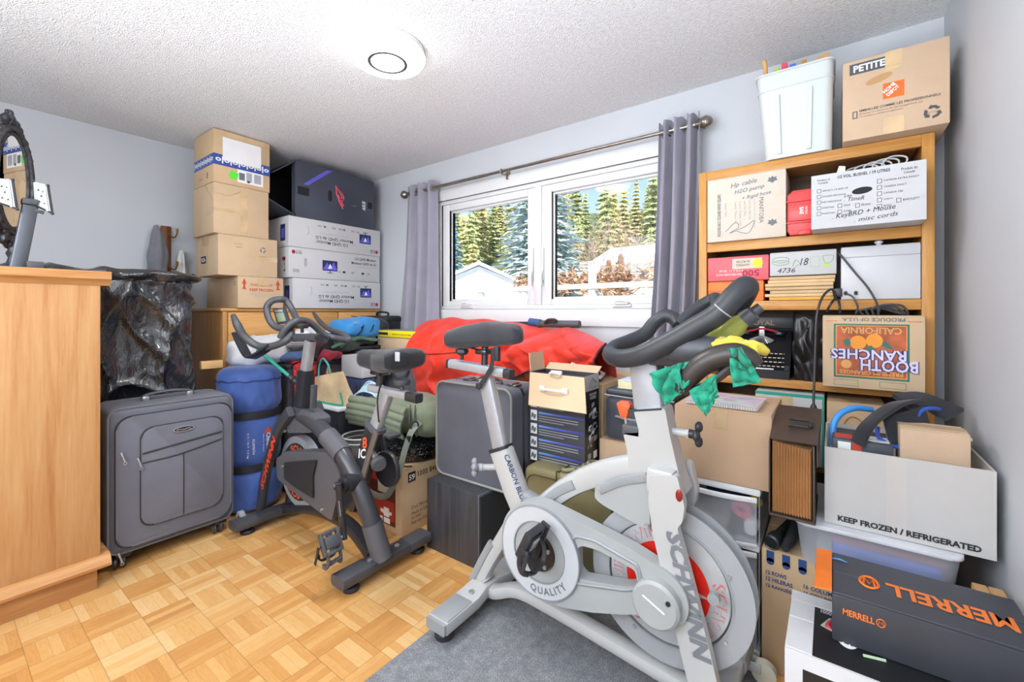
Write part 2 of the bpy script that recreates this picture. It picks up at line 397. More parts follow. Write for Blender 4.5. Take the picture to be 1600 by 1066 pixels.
struct(MB().box((XL-.1, YB, 0), (WX0, YB+.16, ZC)).box((WX1, YB, 0), (XR+.1, YB+.16, ZC)).box((WX0, YB, 0), (WX1, YB+.16, WZ0)).box((WX0, YB, WZ1), (WX1, YB+.16, ZC)).build('wall_back', wall_m, smooth=0))
for nm, a, b in (('baseboard_back', (XL, YB-.014, 0), (XR, YB, .09)), ('baseboard_left', (XL, YF, 0), (XL+.014, YB-.014, .09)), ('baseboard_right', (XR-.014, YF, 0), (XR, YB-.014, .09))):
    struct(MB().box(a, b, .004).build(nm, white_trim))
# casing around the window, then the two casement sashes in one frame
b = MB(); cw = .09
b.box((WX0-cw, YB-.018, WZ1), (WX1+cw, YB-.0005, WZ1+cw), .004); b.box((WX0-cw, YB-.018, WZ0-.108), (WX1+cw, YB-.0005, WZ0), .004)
b.box((WX0-cw, YB-.018, WZ0), (WX0, YB-.0005, WZ1), .004); b.box((WX1, YB-.018, WZ0), (WX1+cw, YB-.0005, WZ1), .004)
struct(b.build('trim_1', white_trim))
win = thing('window_1', 'x', 'window', ((WX0+WX1)/2, YB+.05, WZ0)); del win['label'], win['category']; struct(win)
def rect_frame(b, x0, x1, z0, z1, w, y0, y1, bev=.004):
    ws = w if isinstance(w, tuple) else (w,)*4   # left, right, bottom, top
    b.box((x0, y0, z0), (x0+ws[0], y1, z1), bev); b.box((x1-ws[1], y0, z0), (x1, y1, z1), bev)
    b.box((x0+ws[0], y0, z0), (x1-ws[1], y1, z0+ws[2]), bev); b.box((x0+ws[0], y0, z1-ws[3]), (x1-ws[1], y1, z1), bev)
b = MB(); rect_frame(b, WX0, WX1, WZ0, WZ1, .03, YB+.0, YB+.13); b.box((-1.66, YB+.0, WZ0+.03), (-1.6, YB+.13, WZ1-.03), .004)
struct(b.build('window_frame', vinyl, win))
glass = NT('window_glass'); g = glass; g.t.nodes.remove(g.b)
fr = g.n('Fresnel'); fr.inputs[0].default_value = 1.45; tr = g.n('BsdfTransparent'); tr.inputs[0].default_value = (.97, .985, .98, 1); gl = g.n('BsdfGlossy'); gl.inputs['Roughness'].default_value = 0
geo = g.n('NewGeometry'); mxs = g.n('MixShader'); g.link(g.math('MULTIPLY', g.math('MULTIPLY', fr.outputs[0], .8), g.math('SUBTRACT', 1, geo.outputs['Backfacing'])), mxs.inputs[0]); g.link(tr.outputs[0], mxs.inputs[1]); g.link(gl.outputs[0], mxs.inputs[2]); g.link(mxs.outputs[0], g.t.nodes['Material Output'].inputs[0]); glass_m = g.m
for x0, x1 in ((WX0+.03, -1.66), (-1.6, WX1-.03)):
    b = MB(); rect_frame(b, x0, x1, WZ0+.03, WZ1-.03, (.075, .06, .04, .052), YB+.012, YB+.075, .006)
    rect_frame(b, x0+.075, x1-.06, WZ0+.07, WZ1-.082, .014, YB+.035, YB+.07, .003)
    sash = struct(b.build('window_sash', vinyl, win))
    struct(MB().box((x0+.088, YB+.048, WZ0+.082), (x1-.073, YB+.056, WZ1-.095)).build('window_pane', glass_m, sash, 0))
for x in (-2.28, -1.02):
    b = MB(); b.box((x-.06, YB-.012, WZ0+.012), (x+.06, YB+.01, WZ0+.03), .006); b.box((x-.045, YB-.022, WZ0+.028), (x+.045, YB+.01, WZ0+.04), .005)
    b.tube([(x-.04, YB-.02, WZ0+.044), (x, YB-.024, WZ0+.052), (x+.045, YB-.018, WZ0+.04)], .006, 8, 3)
    struct(b.build('window_crank', vinyl, win))
for x in (-1.672, -1.588):
    b = MB(); b.box((x-.008, YB-.004, 1.43), (x+.008, YB+.012, 1.66), .003); b.bar([(x, YB-.006, 1.5), (x, YB-.02, 1.47), (x, YB-.02, 1.40)], .014, .01, up=(0, 1, 0)); struct(b.build('window_latch', vinyl, win))

# ---------------------------------------------------------------- ceiling lamp
lx, ly = -1.654, 1.28
lamp = thing('ceiling_light', 'round white flush ceiling light, switched on', 'lamp', (lx, ly, 2.375))
MB().lathe([(.0, 2.4395), (.160, 2.4395), (.164, 2.436), (.164, 2.428), (.160, 2.425), (.160, 2.421), (.168, 2.419), (.168, 2.409), (.158, 2.407), (0, 2.407)], (lx, ly, 0), n=48).build('housing', M['white_plastic'], lamp)
t = NT('lit_diffuser'); t.set(color='ffffff', rough=.4); t.b.inputs['Emission Color'].default_value = (1, .985, .96, 1); t.b.inputs['Emission Strength'].default_value = 6
MB().lathe([(0, 2.408), (.164, 2.408), (.17, 2.403), (.168, 2.39), (.158, 2.378), (.14, 2.375), (.083, 2.375), (.083, 2.374), (0, 2.374)], (lx, ly, 0), n=64).build('diffuser', t.m, lamp)
MB().ring((lx, ly, 2.367), (0, 0, 1), .0745, .089, .0035, 64).build('ring', M['dark_grey'], lamp)

ll = bpy.data.lights.new('lamp_light', 'AREA'); ll.shape = 'DISK'; ll.size = .3; ll.energy = 15; ll.color = (1, .98, .95)
lo_ = bpy.data.objects.new('lamp_light', ll); COL.objects.link(lo_); lo_.location = (lx, ly, 2.3715)

# ---------------------------------------------------------------- curtain rod and curtains
rod = thing('curtain_rod', 'brushed metal curtain rod over the window with ball ends', 'curtain rod', (-1.7, 2.42, 2.2))
MB().cyl((-2.88, 2.42, 2.205), (-.56, 2.42, 2.205), .0105).cyl((-2.0, 2.42, 2.205), (-2.88, 2.42, 2.205), .0125).build('pole', M['nickel'], rod)
for x, sg in ((-2.905, -1), (-.528, 1)):
    MB().lathe([(.0, -.034), (.012, -.033), (.024, -.024), (.032, -.009), (.0335, 0), (.032, .01), (.024, .024), (.013, .033), (.011, .045), (.015, .05), (.015, .06), (0, .06)], (x, 2.42, 2.205), (-sg, 0, 0), 24).torus((x, 2.42, 2.205), (1, 0, 0), .033, .0022).build('finial', M['nickel'], rod)
for x in (-2.8, -1.87, -.6):
    MB().box((x-.012, 2.485, 2.165), (x+.012, 2.5085, 2.235), .003).bar([(x, 2.49, 2.2), (x, 2.44, 2.188), (x, 2.42, 2.19)], .012, .012, up=(1, 0, 0)).torus((x, 2.42, 2.205), (1, 0, 0), .0155, .004, 16).build('bracket', M['nickel'], rod)
curt_m = cloth('curtain_fabric', '9593a0', .7, .05, 4, 700, .3)
def curtain(name, label, top, bot, z0, waves, seed):
    # top and bottom are (x0, x1) widths; folds run full height and spread towards the hem
    r = random.Random(seed); ph = [r.uniform(-.3, .3) for _ in range(9)]
    o = thing(name, label, 'curtain', ((top[0]+top[1])/2, 2.42, z0), group='grey grommet curtains')
    def f(u, v):
        e = v**1.3; x0 = top[0]*(1-e)+bot[0]*e; x1 = top[1]*(1-e)+bot[1]*e
        uu = u+.012*math.sin(2*PI*u*waves*.5+ph[0]); a = .034+.012*v
        y = 2.42+a*math.sin(2*PI*u*waves+ph[1]+.5*v*ph[2])+.006*math.sin(2*PI*u*waves*2.3+5*v+ph[3])
        return V((x0+(x1-x0)*uu+.008*math.sin(6*v+ph[4])*v, min(y, 2.474), 2.262-(2.262-z0)*v+.006*math.cos(2*PI*u*waves*2)*(1-v)))
    MB().grid(f, 110, 26).build('fabric', curt_m, o, 60, solid=.0025)
    for k in range(int(waves*2)+1):
        u = (k*PI-ph[1])/(2*PI*waves)
        if not .02 < u < .98: continue
        p = f(u, .075); q = (f(u+.01, .075)-f(u-.01, .075)).normalized(); n = V((-q.y, q.x, 0))
        MB().ring(V((p.x, 2.42, 2.205))-V((n.x, n.y, 0))*.003, n, .0185, .031, .006, 20).build('grommet', M['nickel'], o)
    return o
curtain('curtain', 'grey curtain drawn to the left end of the window', (-2.86, -2.54), (-3.03, -2.5), .55, 3.2, 3)
curtain('curtain', 'grey curtain drawn to the right end of the window beside the bookcase', (-.775, -.55), (-.86, -.6), .45, 3.6, 8)
# ---------------------------------------------------------------- the garden and hillside outside
t = NT('winter_ground'); t.set(color=t.ramp(t.noise(.6, detail=5), [(.3, 'b9ac8c'), (.6, 'e2ded4')]), rough=.95); ground_m = t.m
t = NT('hill_ground'); t.set(color=t.ramp(t.noise(.15, detail=5), [(.3, '4f5a38'), (.7, '6f7448')]), rough=.95); hill_m = t.m
b = MB(); b.box((-70, 2.75, -.5), (60, 42, -.3)); struct(b.build('ground', ground_m, smooth=0))
def hill(u, v):
    x = -170+300*u; y = 34+110*v; z = -.4+36*v**.8+3*noise.noise(V((x*.03, y*.03, 2)))*min(1, 4*v)+max(0, (x+40)*.02)*v*2
    return V((x, y, z))
struct(MB().grid(hill, 50, 24).build('hillside', hill_m))
def needle_mat(name, a, b, c):
    t = NT(name); t.set(color=t.ramp(t.noise(2.2, detail=6, rough=.7), [(.32, a), (.5, b), (.68, c)]), rough=.8, spec=.2); return t.m
pine_m = [needle_mat('pine_yellow', 'aaa765', 'd0c68a', 'ecdba8'), needle_mat('pine_green', '8a9a66', 'b5bb84', 'd4d2a2')]
spruce_frost = needle_mat('spruce_frosted', '7f958a', 'c3d0cb', 'f0f4f2'); spruce_blue = needle_mat('spruce_blue', '4d7075', '86a9ae', 'bcd3d8')
bark = plain('bark', '6a5444', .9, var=.2)
def conifer(name, label, base, h, r, mat, tiers, per, seed, group=None, spray=.16, low=.06):
    q = random.Random(seed); o = thing(name, label, 'tree', base, 0, group); B = V(base)
    MB().tube([B, B+V((0, 0, h*.5)), B+V((0, 0, h*.97))], [r*.07, r*.04, .01], 7).build('trunk', bark, o)
    f = MB()
    for k in range(tiers):
        s = k/(tiers-1); z = h*(low+(1-low)*s); R = r*(1-s)**.8*(.85+.3*q.random())+.03*r
        n = max(4, int(per*(1-.7*s)))
        for j in range(n):
            a = 2*PI*(j+q.random())/n; d = V((math.cos(a), math.sin(a), 0)); L = R*(.75+.35*q.random()); dr = -.32*L*(1-.6*s)
            w = spray*r*(.6+.8*q.random()); side = V((-d.y, d.x, 0)); c0 = B+V((0, 0, z))
            m = 4
            for g in range(m):
                t0 = (g+.35)/m; c = c0+d*L*t0+V((0, 0, dr*t0*t0+q.uniform(-.05, .05)*r)); ww = w*(1.15-.7*t0)
                for sg in (-1, 1):
                    tip = c+d*L*.3+side*sg*ww+V((0, 0, -.22*ww+q.uniform(-.3, .2)*ww)); mid = c+d*L*.1+side*sg*ww*.35+V((0, 0, ww*.25))
                    f.quad(c-d*L*.06, c+d*L*.2-V((0, 0, ww*.2)), tip, mid)
    f.build('needles', mat, o, 0); return o
conifer('spruce', 'frosted pale spruce filling the middle of the window view', (-8.3, 13.0, -.3), 8.6, 2.0, spruce_frost, 50, 30, 5, low=.04)
conifer('spruce', 'dark blue spruce at the left edge of the window view', (-11.4, 11.6, -.3), 5.6, 1.1, spruce_blue, 34, 20, 9)
protos = []
q = random.Random(4)
for i in range(4): protos.append((9+i, i))
pr = []
for i, (hh, k) in enumerate(protos):
    base = V((-20-6*i, 46+3*i, hill((-20-6*i+170)/300, (12+3*i)/110).z-.3))
    pr.append(conifer('pine_tree', 'yellow green pine on the lower hillside behind the houses', tuple(base), hh, 1.9, pine_m[i % 2], 16, 11, 20+i, 'pines on the hillside', spray=.3, low=.18))
n = 0
for row in range(9):
    y = 35.5+row*6.5+(row*.25)**2
    for k in range(14):
        u = 660+(1180-660)*(k+q.random()*.9)/14
        kx = (u-800)/680; d = (-.5924+.8057*kx, .8057+.5924*kx)
        if u > 915 and row > 4: continue
        x = y*d[0]/d[1]; yy = y+q.uniform(-3, 3); z = hill((x+170)/300, max(0, (yy-34)/110)).z-.4
        c = copy_thing(pr[n % 4], (x, yy, z), q.uniform(0, 6.28), 'yellow green pine standing among many on the hillside', 'pines on the hillside')
        s = q.uniform(.75, 1.15)*(.78 if u > 915 else 1); c.scale = (s, s, s*q.uniform(.95, 1.2)); n += 1
for c in pr: c['label'] = 'yellow green pine standing among many on the hillside'
# shed
sh_m = plain('shed_siding', 'f1f1f0', .5, var=.02)
o = thing('garden_shed', 'white metal garden shed with a gable roof outside the window', 'shed', (-6.55, 7.7, -.3), math.radians(38))
X = MW[o.name]; b = MB(); hw, hl, he, ha = 1.0, 1.1, 2.05, 2.5
b.prism([(-hw, 0), (hw, 0), (hw, he), (0, ha-.04), (-hw, he)], -hl, hl, 'y', X=X)
for k in range(14): z = .1+k*.14; b.box((-hw-.012, -hl-.012, z), (hw+.012, hl+.012, z+.1), .01, X=X)
b.build('walls', sh_m, o, 30)
MB().prism([(-hw-.12, he-.06), (0, ha-.02), (hw+.12, he-.06), (hw+.12, he), (0, ha+.05), (-hw-.12, he)], -hl-.12, hl+.12, 'y', X=X).build('roof', plain('shed_roof', 'dcdcda', .5), o, 30)
d = MB(); d.box((-.45, -hl-.035, .05), (-.01, -hl-.013, 1.75), .005, X=X); d.build('door', plain('shed_door', 'e3e4e4', .5), o)
d = MB(); d.box((.01, -hl-.035, .05), (.45, -hl-.013, 1.75), .005, X=X); d.build('door', plain('shed_door', 'e3e4e4', .5), o)
# vine trellis of white posts and rails
o = thing('vine_trellis', 'white wooden post and rail trellis carrying dry vines', 'trellis', (-3.7, 6.3, -.3))
wp = plain('weathered_white_wood', 'ebe6da', .7, var=.05)
for x, zt in ((-5.35, 1.72), (-4.35, 1.66), (-3.05, 1.96), (-1.75, 1.9)):
    MB().box((x-.05, 6.25, -.3), (x+.05, 6.35, zt), .006).build('post', wp, o)
for z in (1.62, 1.12): MB().box((-5.4, 6.22, z-.04), (-1.2, 6.25, z+.04), .006).build('rail', wp, o)
b = MB(); q = random.Random(3)
for i in range(110):
    x = q.uniform(-4.6, -1.3); p = V((x, 6.42+q.uniform(0, .3), 1.62+q.uniform(-.02, .22))); pts = [p]
    for k in range(4): p = p+V((q.uniform(-.22, .22), q.uniform(-.08, .08), q.uniform(-.12, .1))); pts.append(p)
    b.tube(pts, .012, 4, 2)
for i in range(900):
    c = V((q.uniform(-4.7, -1.2), 6.4+q.uniform(0, .35), 1.64+abs(q.gauss(0, .12)))); u = V((q.uniform(-1, 1), q.uniform(-1, 1), q.uniform(-1, 1))).normalized()*.05; w = u.cross(V((q.uniform(-1, 1), .3, .5))).normalized()*.035
    b.quad(c-u, c+w, c+u, c-w)
tag(b.build('dry_vines', plain('dry_vine', 'b48f70', .9, var=.3), smooth=0), 'tangle of dry brown vines along the trellis rail', 'vines', kind='stuff')
# bare shrubs
bare_m = plain('bare_twig', 'b59a8a', .9, var=.15)
def bare(label, base, h, seed):
    q = random.Random(seed); b = MB()
    def grow(p, d, L, r, k):
        e = p+d*L; b.tube([p, p+d*L*.5+V((q.uniform(-.05, .05), 0, 0))*L, e], [r, r*.6], 4)
        if k:
            for _ in range(4 if k > 2 else 3):
                nd = (d+V((q.uniform(-.7, .7), q.uniform(-.7, .7), q.uniform(-.1, .5)))).normalized(); grow(p+d*L*q.uniform(.5, 1), nd, L*.68, r*.6, k-1)
    for _ in range(4): grow(V(base), V((q.uniform(-.35, .35), q.uniform(-.3, .3), 1)).normalized(), h*.36, .03, 4)
    return tag(b.build('bare_tree', bare_m), label, 'tree')
bare('leafless pinkish tree to the right of the frosted spruce', (-7.3, 16.2, -.3), 6.6, 2)
bare('small leafless shrub seen below the trellis rail', (-3.1, 8.5, -.3), 2.0, 7)
# houses
hm = plain('house_wall', 'e8e4dc', .7, var=.03); rm = plain('snowy_roof', 'f2f2f2', .6)
for lab, c, w, dp, he, ha in (('pale bungalow with a snowy flat gable roof at the right of the view', (-8.4, 26, -.3), 5.0, 5, 4.3, 5.3), ('low white house far behind the trellis', (-14.2, 31, -.3), 4.2, 5, 4.3, 5.2)):
    o = thing('house', lab, 'house', c); X = MW[o.name]
    MB().prism([(-dp/2, 0), (dp/2, 0), (dp/2, he), (0, ha-.05), (-dp/2, he)], -w/2, w/2, 'x', X=X).build('walls', hm, o, 30)
    MB().prism([(-dp/2-.5, he-.15), (0, ha), (dp/2+.5, he-.15), (dp/2+.5, he+.1), (0, ha+.25), (-dp/2-.5, he+.1)], -w/2-.4, w/2+.4, 'x', X=X).build('roof', rm, o, 30)
    for k in (-1, 1): MB().box((k*w*.25-.5, -dp/2-.03, he-1.7), (k*w*.25+.5, -dp/2-.005, he-.6), .01, X=X).build('window', plain('house_window', '7d8896', .2), o)
for x, y, h, lab in ((-8.9, 20.2, 4.0, 'rusty brown cypress shrub left of the bungalow corner'), (-8.2, 20, 4.2, 'rusty brown cypress shrub nearest the right curtain')):
    q = random.Random(int(h*10)); b = MB()
    for i in range(700):
        s = q.random(); a = q.uniform(0, 6.28); r = .42*math.sin(PI*min(1, s*.9+.08))**.7*q.uniform(.5, 1); c = V((x+r*math.cos(a), y+r*math.sin(a), -.3+h*s)); u = V((math.cos(a)*.05, math.sin(a)*.05, .14)); w = V((-math.sin(a), math.cos(a), .2))*.05
        b.quad(c-u, c+w, c+u, c-w)
    tag(b.build('cypress_shrub', plain('rusty_foliage', 'a07850', .9, var=.25), smooth=0), lab, 'shrub')
# ---------------------------------------------------------------- left wall: cabinet, coat rack, bag, suitcase
oak_z = oak('oak_veneer_upright', 'a87243', 'bb8b5b', 'c79d6d', 'z', .8, .36); oak_y = oak('oak_rail_across', 'a56d3c', 'b98451', 'c89a66', 'y', .8, .36)
o = thing('oak_cabinet', 'tall plain oak veneered cabinet at the left edge of the room', 'cabinet', (-2.9, .06, 0))
MB().box((-3.03, -.36, .12), (-2.6, .471, 1.345), .002).build('body', oak_z, o)
MB().prism([(-3.03, 1.335), (-2.598, 1.335), (-2.59, 1.35), (-2.583, 1.358), (-2.574, 1.362), (-2.572, 1.372), (-2.572, 1.392), (-2.576, 1.396), (-3.03, 1.396)], -.38, .503, 'y').build('top', oak_y, o)
MB().prism([(-3.03, .1), (-2.566, .1), (-2.564, .112), (-2.572, .122), (-2.576, .132), (-2.588, .142), (-2.599, .146), (-3.03, .146)], -.38, .502, 'y').build('base_moulding', oak_y, o)
MB().box((-3.02, -.34, 0), (-2.606, .462, .1), .001).build('plinth', oak_y, o)
# ornate mirror, turned towards the boxes beside it
mcx, mcy = -2.84, .238
o = thing('ornate_mirror', 'oval mirror in a carved blackened silver frame on a pedestal, standing on the oak cabinet', 'mirror', (mcx, mcy, 1.396))
tx = V((.8, -.6, 0)); nx = V((.6, .8, 0)); ctr = V((mcx, mcy, 1.78)); up = V((0, 0, 1))
frame_m = plain('blackened_silver', '4a4a4e', .35, .75, var=.35, vs=60, bump=.3, bs=120)
mir = NT('mirror_glass'); mir.set(color='e4e6e6', metal=1.0, rough=.01)
X = frame(ctr, tx, up)
MB().prism([(.078*math.cos(2*PI*i/40), .2*math.sin(2*PI*i/40)) for i in range(40)], 0, .006, 'z', X=X).build('mirror_glass', mir.m, o, 30)
b = MB(); q = random.Random(2)
b.tube([X @ V((.083*math.cos(2*PI*i/48), .205*math.sin(2*PI*i/48), .006)) for i in range(48)], .012, 8, closed=True)
b.tube([X @ V((.102*math.cos(2*PI*i/48), .226*math.sin(2*PI*i/48), .002)) for i in range(48)], .014, 8, closed=True)
for i in range(64):
    a = 2*PI*i/64; r = 1+.04*math.sin(8*a); c = V((.106*r*math.cos(a), .236*r*math.sin(a), .006))
    b.ball(X @ c, (.013*q.uniform(.6, 1.25), .013, .017*q.uniform(.7, 1.3)), 8, 6)
    if i % 2: b.torus(X @ (c*1.06), nx+V((0, 0, q.uniform(-.5, .5))), .012, .005, 10, 6)
for k, (dx, dz, s) in enumerate(((0, .262, .03), (-.03, .25, .024), (.03, .25, .024), (0, .29, .018), (-.05, .235, .02), (.05, .235, .02), (.08, .19, .02), (-.08, .19, .02), (.104, .12, .02), (-.104, .12, .02), (.11, .05, .017), (.108, -.1, .018), (-.108, -.1, .018), (.07, -.21, .02), (-.07, -.21, .02), (.0, -.262, .03), (.035, -.25, .024), (-.035, -.25, .024))):
    b.ball(X @ V((dx, dz, .01)), (s, s*.6, s), 9, 7); b.torus(X @ V((dx, dz, .014)), nx, s*.8, s*.28, 12, 6); b.torus(X @ V((dx+s*.5, dz+s*.3, .016)), nx, s*.4, s*.2, 10, 6)
b.build('carved_frame', frame_m, o, 50)
MB().lathe([(0, 1.396), (.06, 1.396), (.062, 1.408), (.045, 1.418), (.022, 1.43), (.016, 1.45), (.024, 1.47), (.015, 1.49), (.012, 1.52), (.02, 1.535), (0, 1.54)], (mcx, mcy, 0), n=20).build('pedestal', frame_m, o)
# twin bracket monitor stand
o = thing('monitor_stand', 'dark grey slanted monitor stand with two bare silver mounting plates, on the oak cabinet', 'stand', (-2.72, .24, 1.396))
MB().bar([(-2.7, 0.237, 1.399), (-2.7, 0.256, 1.536), (-2.7, 0.272, 1.661)], .047, .03, up=(1, 0, 0), bev=.5).build('column', plain('gunmetal', '5c5f66', .3, .5), o)
MB().box((-2.735, .205, 1.396), (-2.665, .29, 1.404), .002).build('base', M['dark_grey'], o)
hb = (-2.7, 0.272, 1.677); MB().box((-2.73, hb[1]-.024, hb[2]-.012), (-2.675, hb[1]+.02, hb[2]+.012), .004).build('head', M['dark_grey'], o)
hx = (-2.69, 0.291, 1.642); MB().bar([(-2.7, hb[1], hb[2]-.006), hx, (-2.69, hx[1]+.02, hx[2]-.004)], .012, .014, up=(1, 0, 0)).build('arm', M['dark_grey'], o)
for pts in ([(-2.69, 0.28, 1.766), (-2.66, 0.319, 1.751), (-2.66, 0.332, 1.635), (-2.69, 0.284, 1.665)], [(-2.69, 0.18, 1.754), (-2.66, 0.221, 1.751), (-2.66, 0.233, 1.635), (-2.69, 0.18, 1.657)]):
    P = [V(p) for p in pts]; n = (P[1]-P[0]).cross(P[3]-P[0]).normalized(); n = n if n.x > 0 else -n
    b = MB(); A = [b.bm.verts.new(p) for p in P]; B = [b.bm.verts.new(p-n*.01) for p in P]
    b.face(A); b.face(B)
    for i in range(4): b.face((A[i], A[(i+1) % 4], B[(i+1) % 4], B[i]))
    pl = b.build('mounting_plate', plain('satin_plate', 'a4a6a9', .5, .3), o, 0)
    b = MB()
    for i in range(4): b.ball(P[i], .006, 8, 6)
    g = lambda s, t: P[0]*(1-s)*(1-t)+P[1]*s*(1-t)+P[2]*s*t+P[3]*(1-s)*t
    b.tube([g(.99, 0), g(.99, 1)], .004, 6); b.tube([g(0, .99), g(1, .99)], .004, 6)
    for s, t_ in ((.3, .3), (.3, .75), (.6, .3), (.6, .75), (.45, .5)): b.ball(g(s, t_)+n*.001, (.003, .003, .003), 6, 5)
    b.build('rim_clips', M['black_plastic'], pl)
    MB().tube([g(.72, 0)+n*.001, g(.74, 1)+n*.001], .004, 6).build('rib', M['white_plastic'], pl)
p = (-2.68, 0.283, 1.42)
tag(MB().box((-2.70, p[1]-.024, 1.396), (-2.655, p[1]+.024, p[2]+.008), .003).build('docking_block', M['dark_grey']), 'small dark grey flat block on the cabinet at the foot of the monitor stand', 'block')
# coat rack and two garments
o = thing('coat_rack', 'upright dark wooden coat rack board with brass hooks on the left wall', 'coat rack', (-3.86, 1.04, 1.4))
a, b_ = (-3.86, 1.02, 1.837), (-3.86, 1.08, 1.438)
MB().box((-3.886, a[1], 1.40), (-3.862, b_[1], a[2]), .005).build('board', plain('dark_red_wood', '7b4524', .35, var=.2), o)
for h in ((-3.86, 1.08, 1.772), (-3.86, 1.08, 1.54)):
    MB().tube([V(h)+V((-.004, -.02, .01)), V(h)+V((.05, .0, -.02)), V(h)+V((.075, .01, .0)), V(h)+V((.08, .012, .03))], [.006, .005, .005, .008], 8, 4).ball(V(h)+V((.08, .012, .035)), .009, 8, 6).build('hook', M['brass'], o)
def hang(name, label, cat, L, R, dep, mat, x, folds=3, amp=.25):
    # a garment hanging flat against the wall: half widths read per level, soft vertical folds
    L = [V(p) for p in L]; R = [V(p) for p in R]; N = 36; b = MB(); rings = []
    LP, RP = cr_path(L, 6), cr_path(R, 6)
    for i in range(len(LP)):
        c = (LP[i]+RP[i])/2; w = (RP[i]-LP[i]).length/2; z = c.z; r = []
        for k in range(N):
            a = 2*PI*k/N; rr = 1+amp*.5*math.sin(folds*a*2+z*7)+.12*fbm((a, z*4, 1), 1.5, 2)
            r.append(V((x+dep*max(.12, .5+.5*math.sin(a)*rr), c.y+w*math.cos(a)*(1+.06*math.sin(z*40)), z)))
        rings.append(r)
    return tag(b.rings(rings, cap=True).build(name, mat, smooth=70), label, cat)
hang('jacket', 'grey garment hanging from the dark coat rack above the black bag', 'jacket', [(-3.8, 0.969, 1.822), (-3.8, 0.951, 1.73), (-3.8, 0.937, 1.605), (-3.8, 0.923, 1.383)], [(-3.8, 0.99, 1.825), (-3.8, 1.023, 1.749), (-3.8, 1.045, 1.652), (-3.8, 1.041, 1.388)], .085, cloth('slate_cloth', '75767e', .85), -3.86)
hang('white_shirt', 'white garment hanging between the coat rack and the cartons', 'shirt', [(-3.84, 1.124, 1.664), (-3.84, 1.109, 1.588), (-3.84, 1.094, 1.392)], [(-3.84, 1.144, 1.667), (-3.84, 1.164, 1.593), (-3.84, 1.187, 1.396)], .06, cloth('white_cloth', 'd9d6d2', .85), -3.88, 4)
# big black bin bag
bag_m = NT('black_bin_bag'); nn = bag_m.noise(17, bag_m.co((1, 1, .45)), detail=4, rough=.55, dist=1.6); bag_m.set(color='1d1f24', rough=bag_m.math('ADD', bag_m.math('MULTIPLY', nn, .14), .13), spec=1.0, coat=.5); bag_m.bump(nn, .4, .03)
def ridge(p, s): return 1-abs(noise.noise(V(p)*s))*2
def bagf(u, v):
    a = 2*PI*u; ca, sa = math.cos(a), math.sin(a); e = 5
    k = (abs(ca)**e+abs(sa)**e)**(-1/e); z = 1.44*v
    prof = min(1, .9+.12*v) if v < .9 else 1.0
    if v > .965: prof *= max(0, 1-((v-.965)/.035)**2)**.5
    x, y = .335*k*ca*prof, .335*k*sa*prof
    p = V((x, y, z)); w = p+V((noise.noise(p*4), noise.noise(p*4+V((7, 7, 7))), 0))*.05; vs_ = V((w.x*1.0, w.y*1.0, w.z*.35)); dg_ = V((w.x+.3*w.z, w.y+.45*w.z, w.z*.7)); d = .02*noise.noise(w*2.2+V((3, 0, 0)))+.042*max(0, ridge(vs_+V((9, 1, 2)), 4.2))**4+.03*max(0, ridge(dg_+V((1, 5, 2)), 3.4))**5+.007*max(0, ridge(vs_*1.0+V((4, 4, 0)), 13))**3-.022
    n = V((ca, sa, 0)); s = 1 if v < .96 else .25
    zz = z+(.02*noise.noise(p*6) if v > .5 else 0)
    return V((-3.385+x+n.x*d*s, .665+y+n.y*d*s, max(.0, zz+(-.01 if v > .97 else 0))))
b = MB(); b.grid(bagf, 190, 130, closed_u=True, cap=True)
o = thing('bin_bag', 'large black shiny bin bag standing behind the dark suitcase', 'bag', (-3.385, .665, 0)); b.build('sheet', bag_m.m, o, 75)
b = MB(); q = random.Random(8)
def cuff(u, v):
    a = 2*PI*u; e = 5; ca, sa = math.cos(a), math.sin(a); k = (abs(ca)**e+abs(sa)**e)**(-1/e); r = .345+.012*math.sin(17*a)+.02*noise.noise(V((ca*3, sa*3, v*2)))
    w = .03*math.sin(PI*v)*(1+.7*noise.noise(V((ca*4, sa*4, 7)))); return V((-3.385+k*ca*(r+w), .665+k*sa*(r+w), 1.395+.055*v+.018*noise.noise(V((ca*5, sa*5, 3+v)))))
b.grid(cuff, 160, 8, closed_u=True); b.build('rolled_cuff', bag_m.m, o, 75, solid=.002)
# suitcase
su = cloth('charcoal_nylon', '63656f', .6, .05, 5, 900, .1); su2 = cloth('charcoal_nylon_panel', '696b76', .5, .05, 4, 900, .1)
pip = plain('grey_piping', '6d6f76', .5); SX = -2.70; y0, y1, z0, z1 = .51, 1.043, .068, .765
o = thing('suitcase', 'large charcoal four wheeled soft suitcase on the floor beside the oak cabinet', 'suitcase', (-2.84, .777, 0))
MB().box((SX-.285, y0, z0), (SX, y1, z1), .035, 4).build('body', su, o)
def rrect(ya, yb, za, zb, r, x, n=5):
    P = []
    for cy, cz, a0 in ((yb-r, zb-r, 0), (ya+r, zb-r, 90), (ya+r, za+r, 180), (yb-r, za+r, 270)):
        for k in range(n+1): g = math.radians(a0+90*k/n); P.append(V((x, cy+r*math.cos(g), cz+r*math.sin(g))))
    return P
def panel(ya, yb, za, zb, r, x0, x1, bev): return MB().prism([(p.y, p.z) for p in rrect(ya, yb, za, zb, r, 0)], x0, x1, 'x', bev)
panel(y0+.03, y1-.018, z0+.03, z1-.045, .06, SX-.01, SX+.012, .008).build('front_panel', su2, o)
panel(y0+.12, y1-.065, z0+.11, z1-.11, .05, SX+.006, SX+.024, .008).build('front_pocket', su2, o)
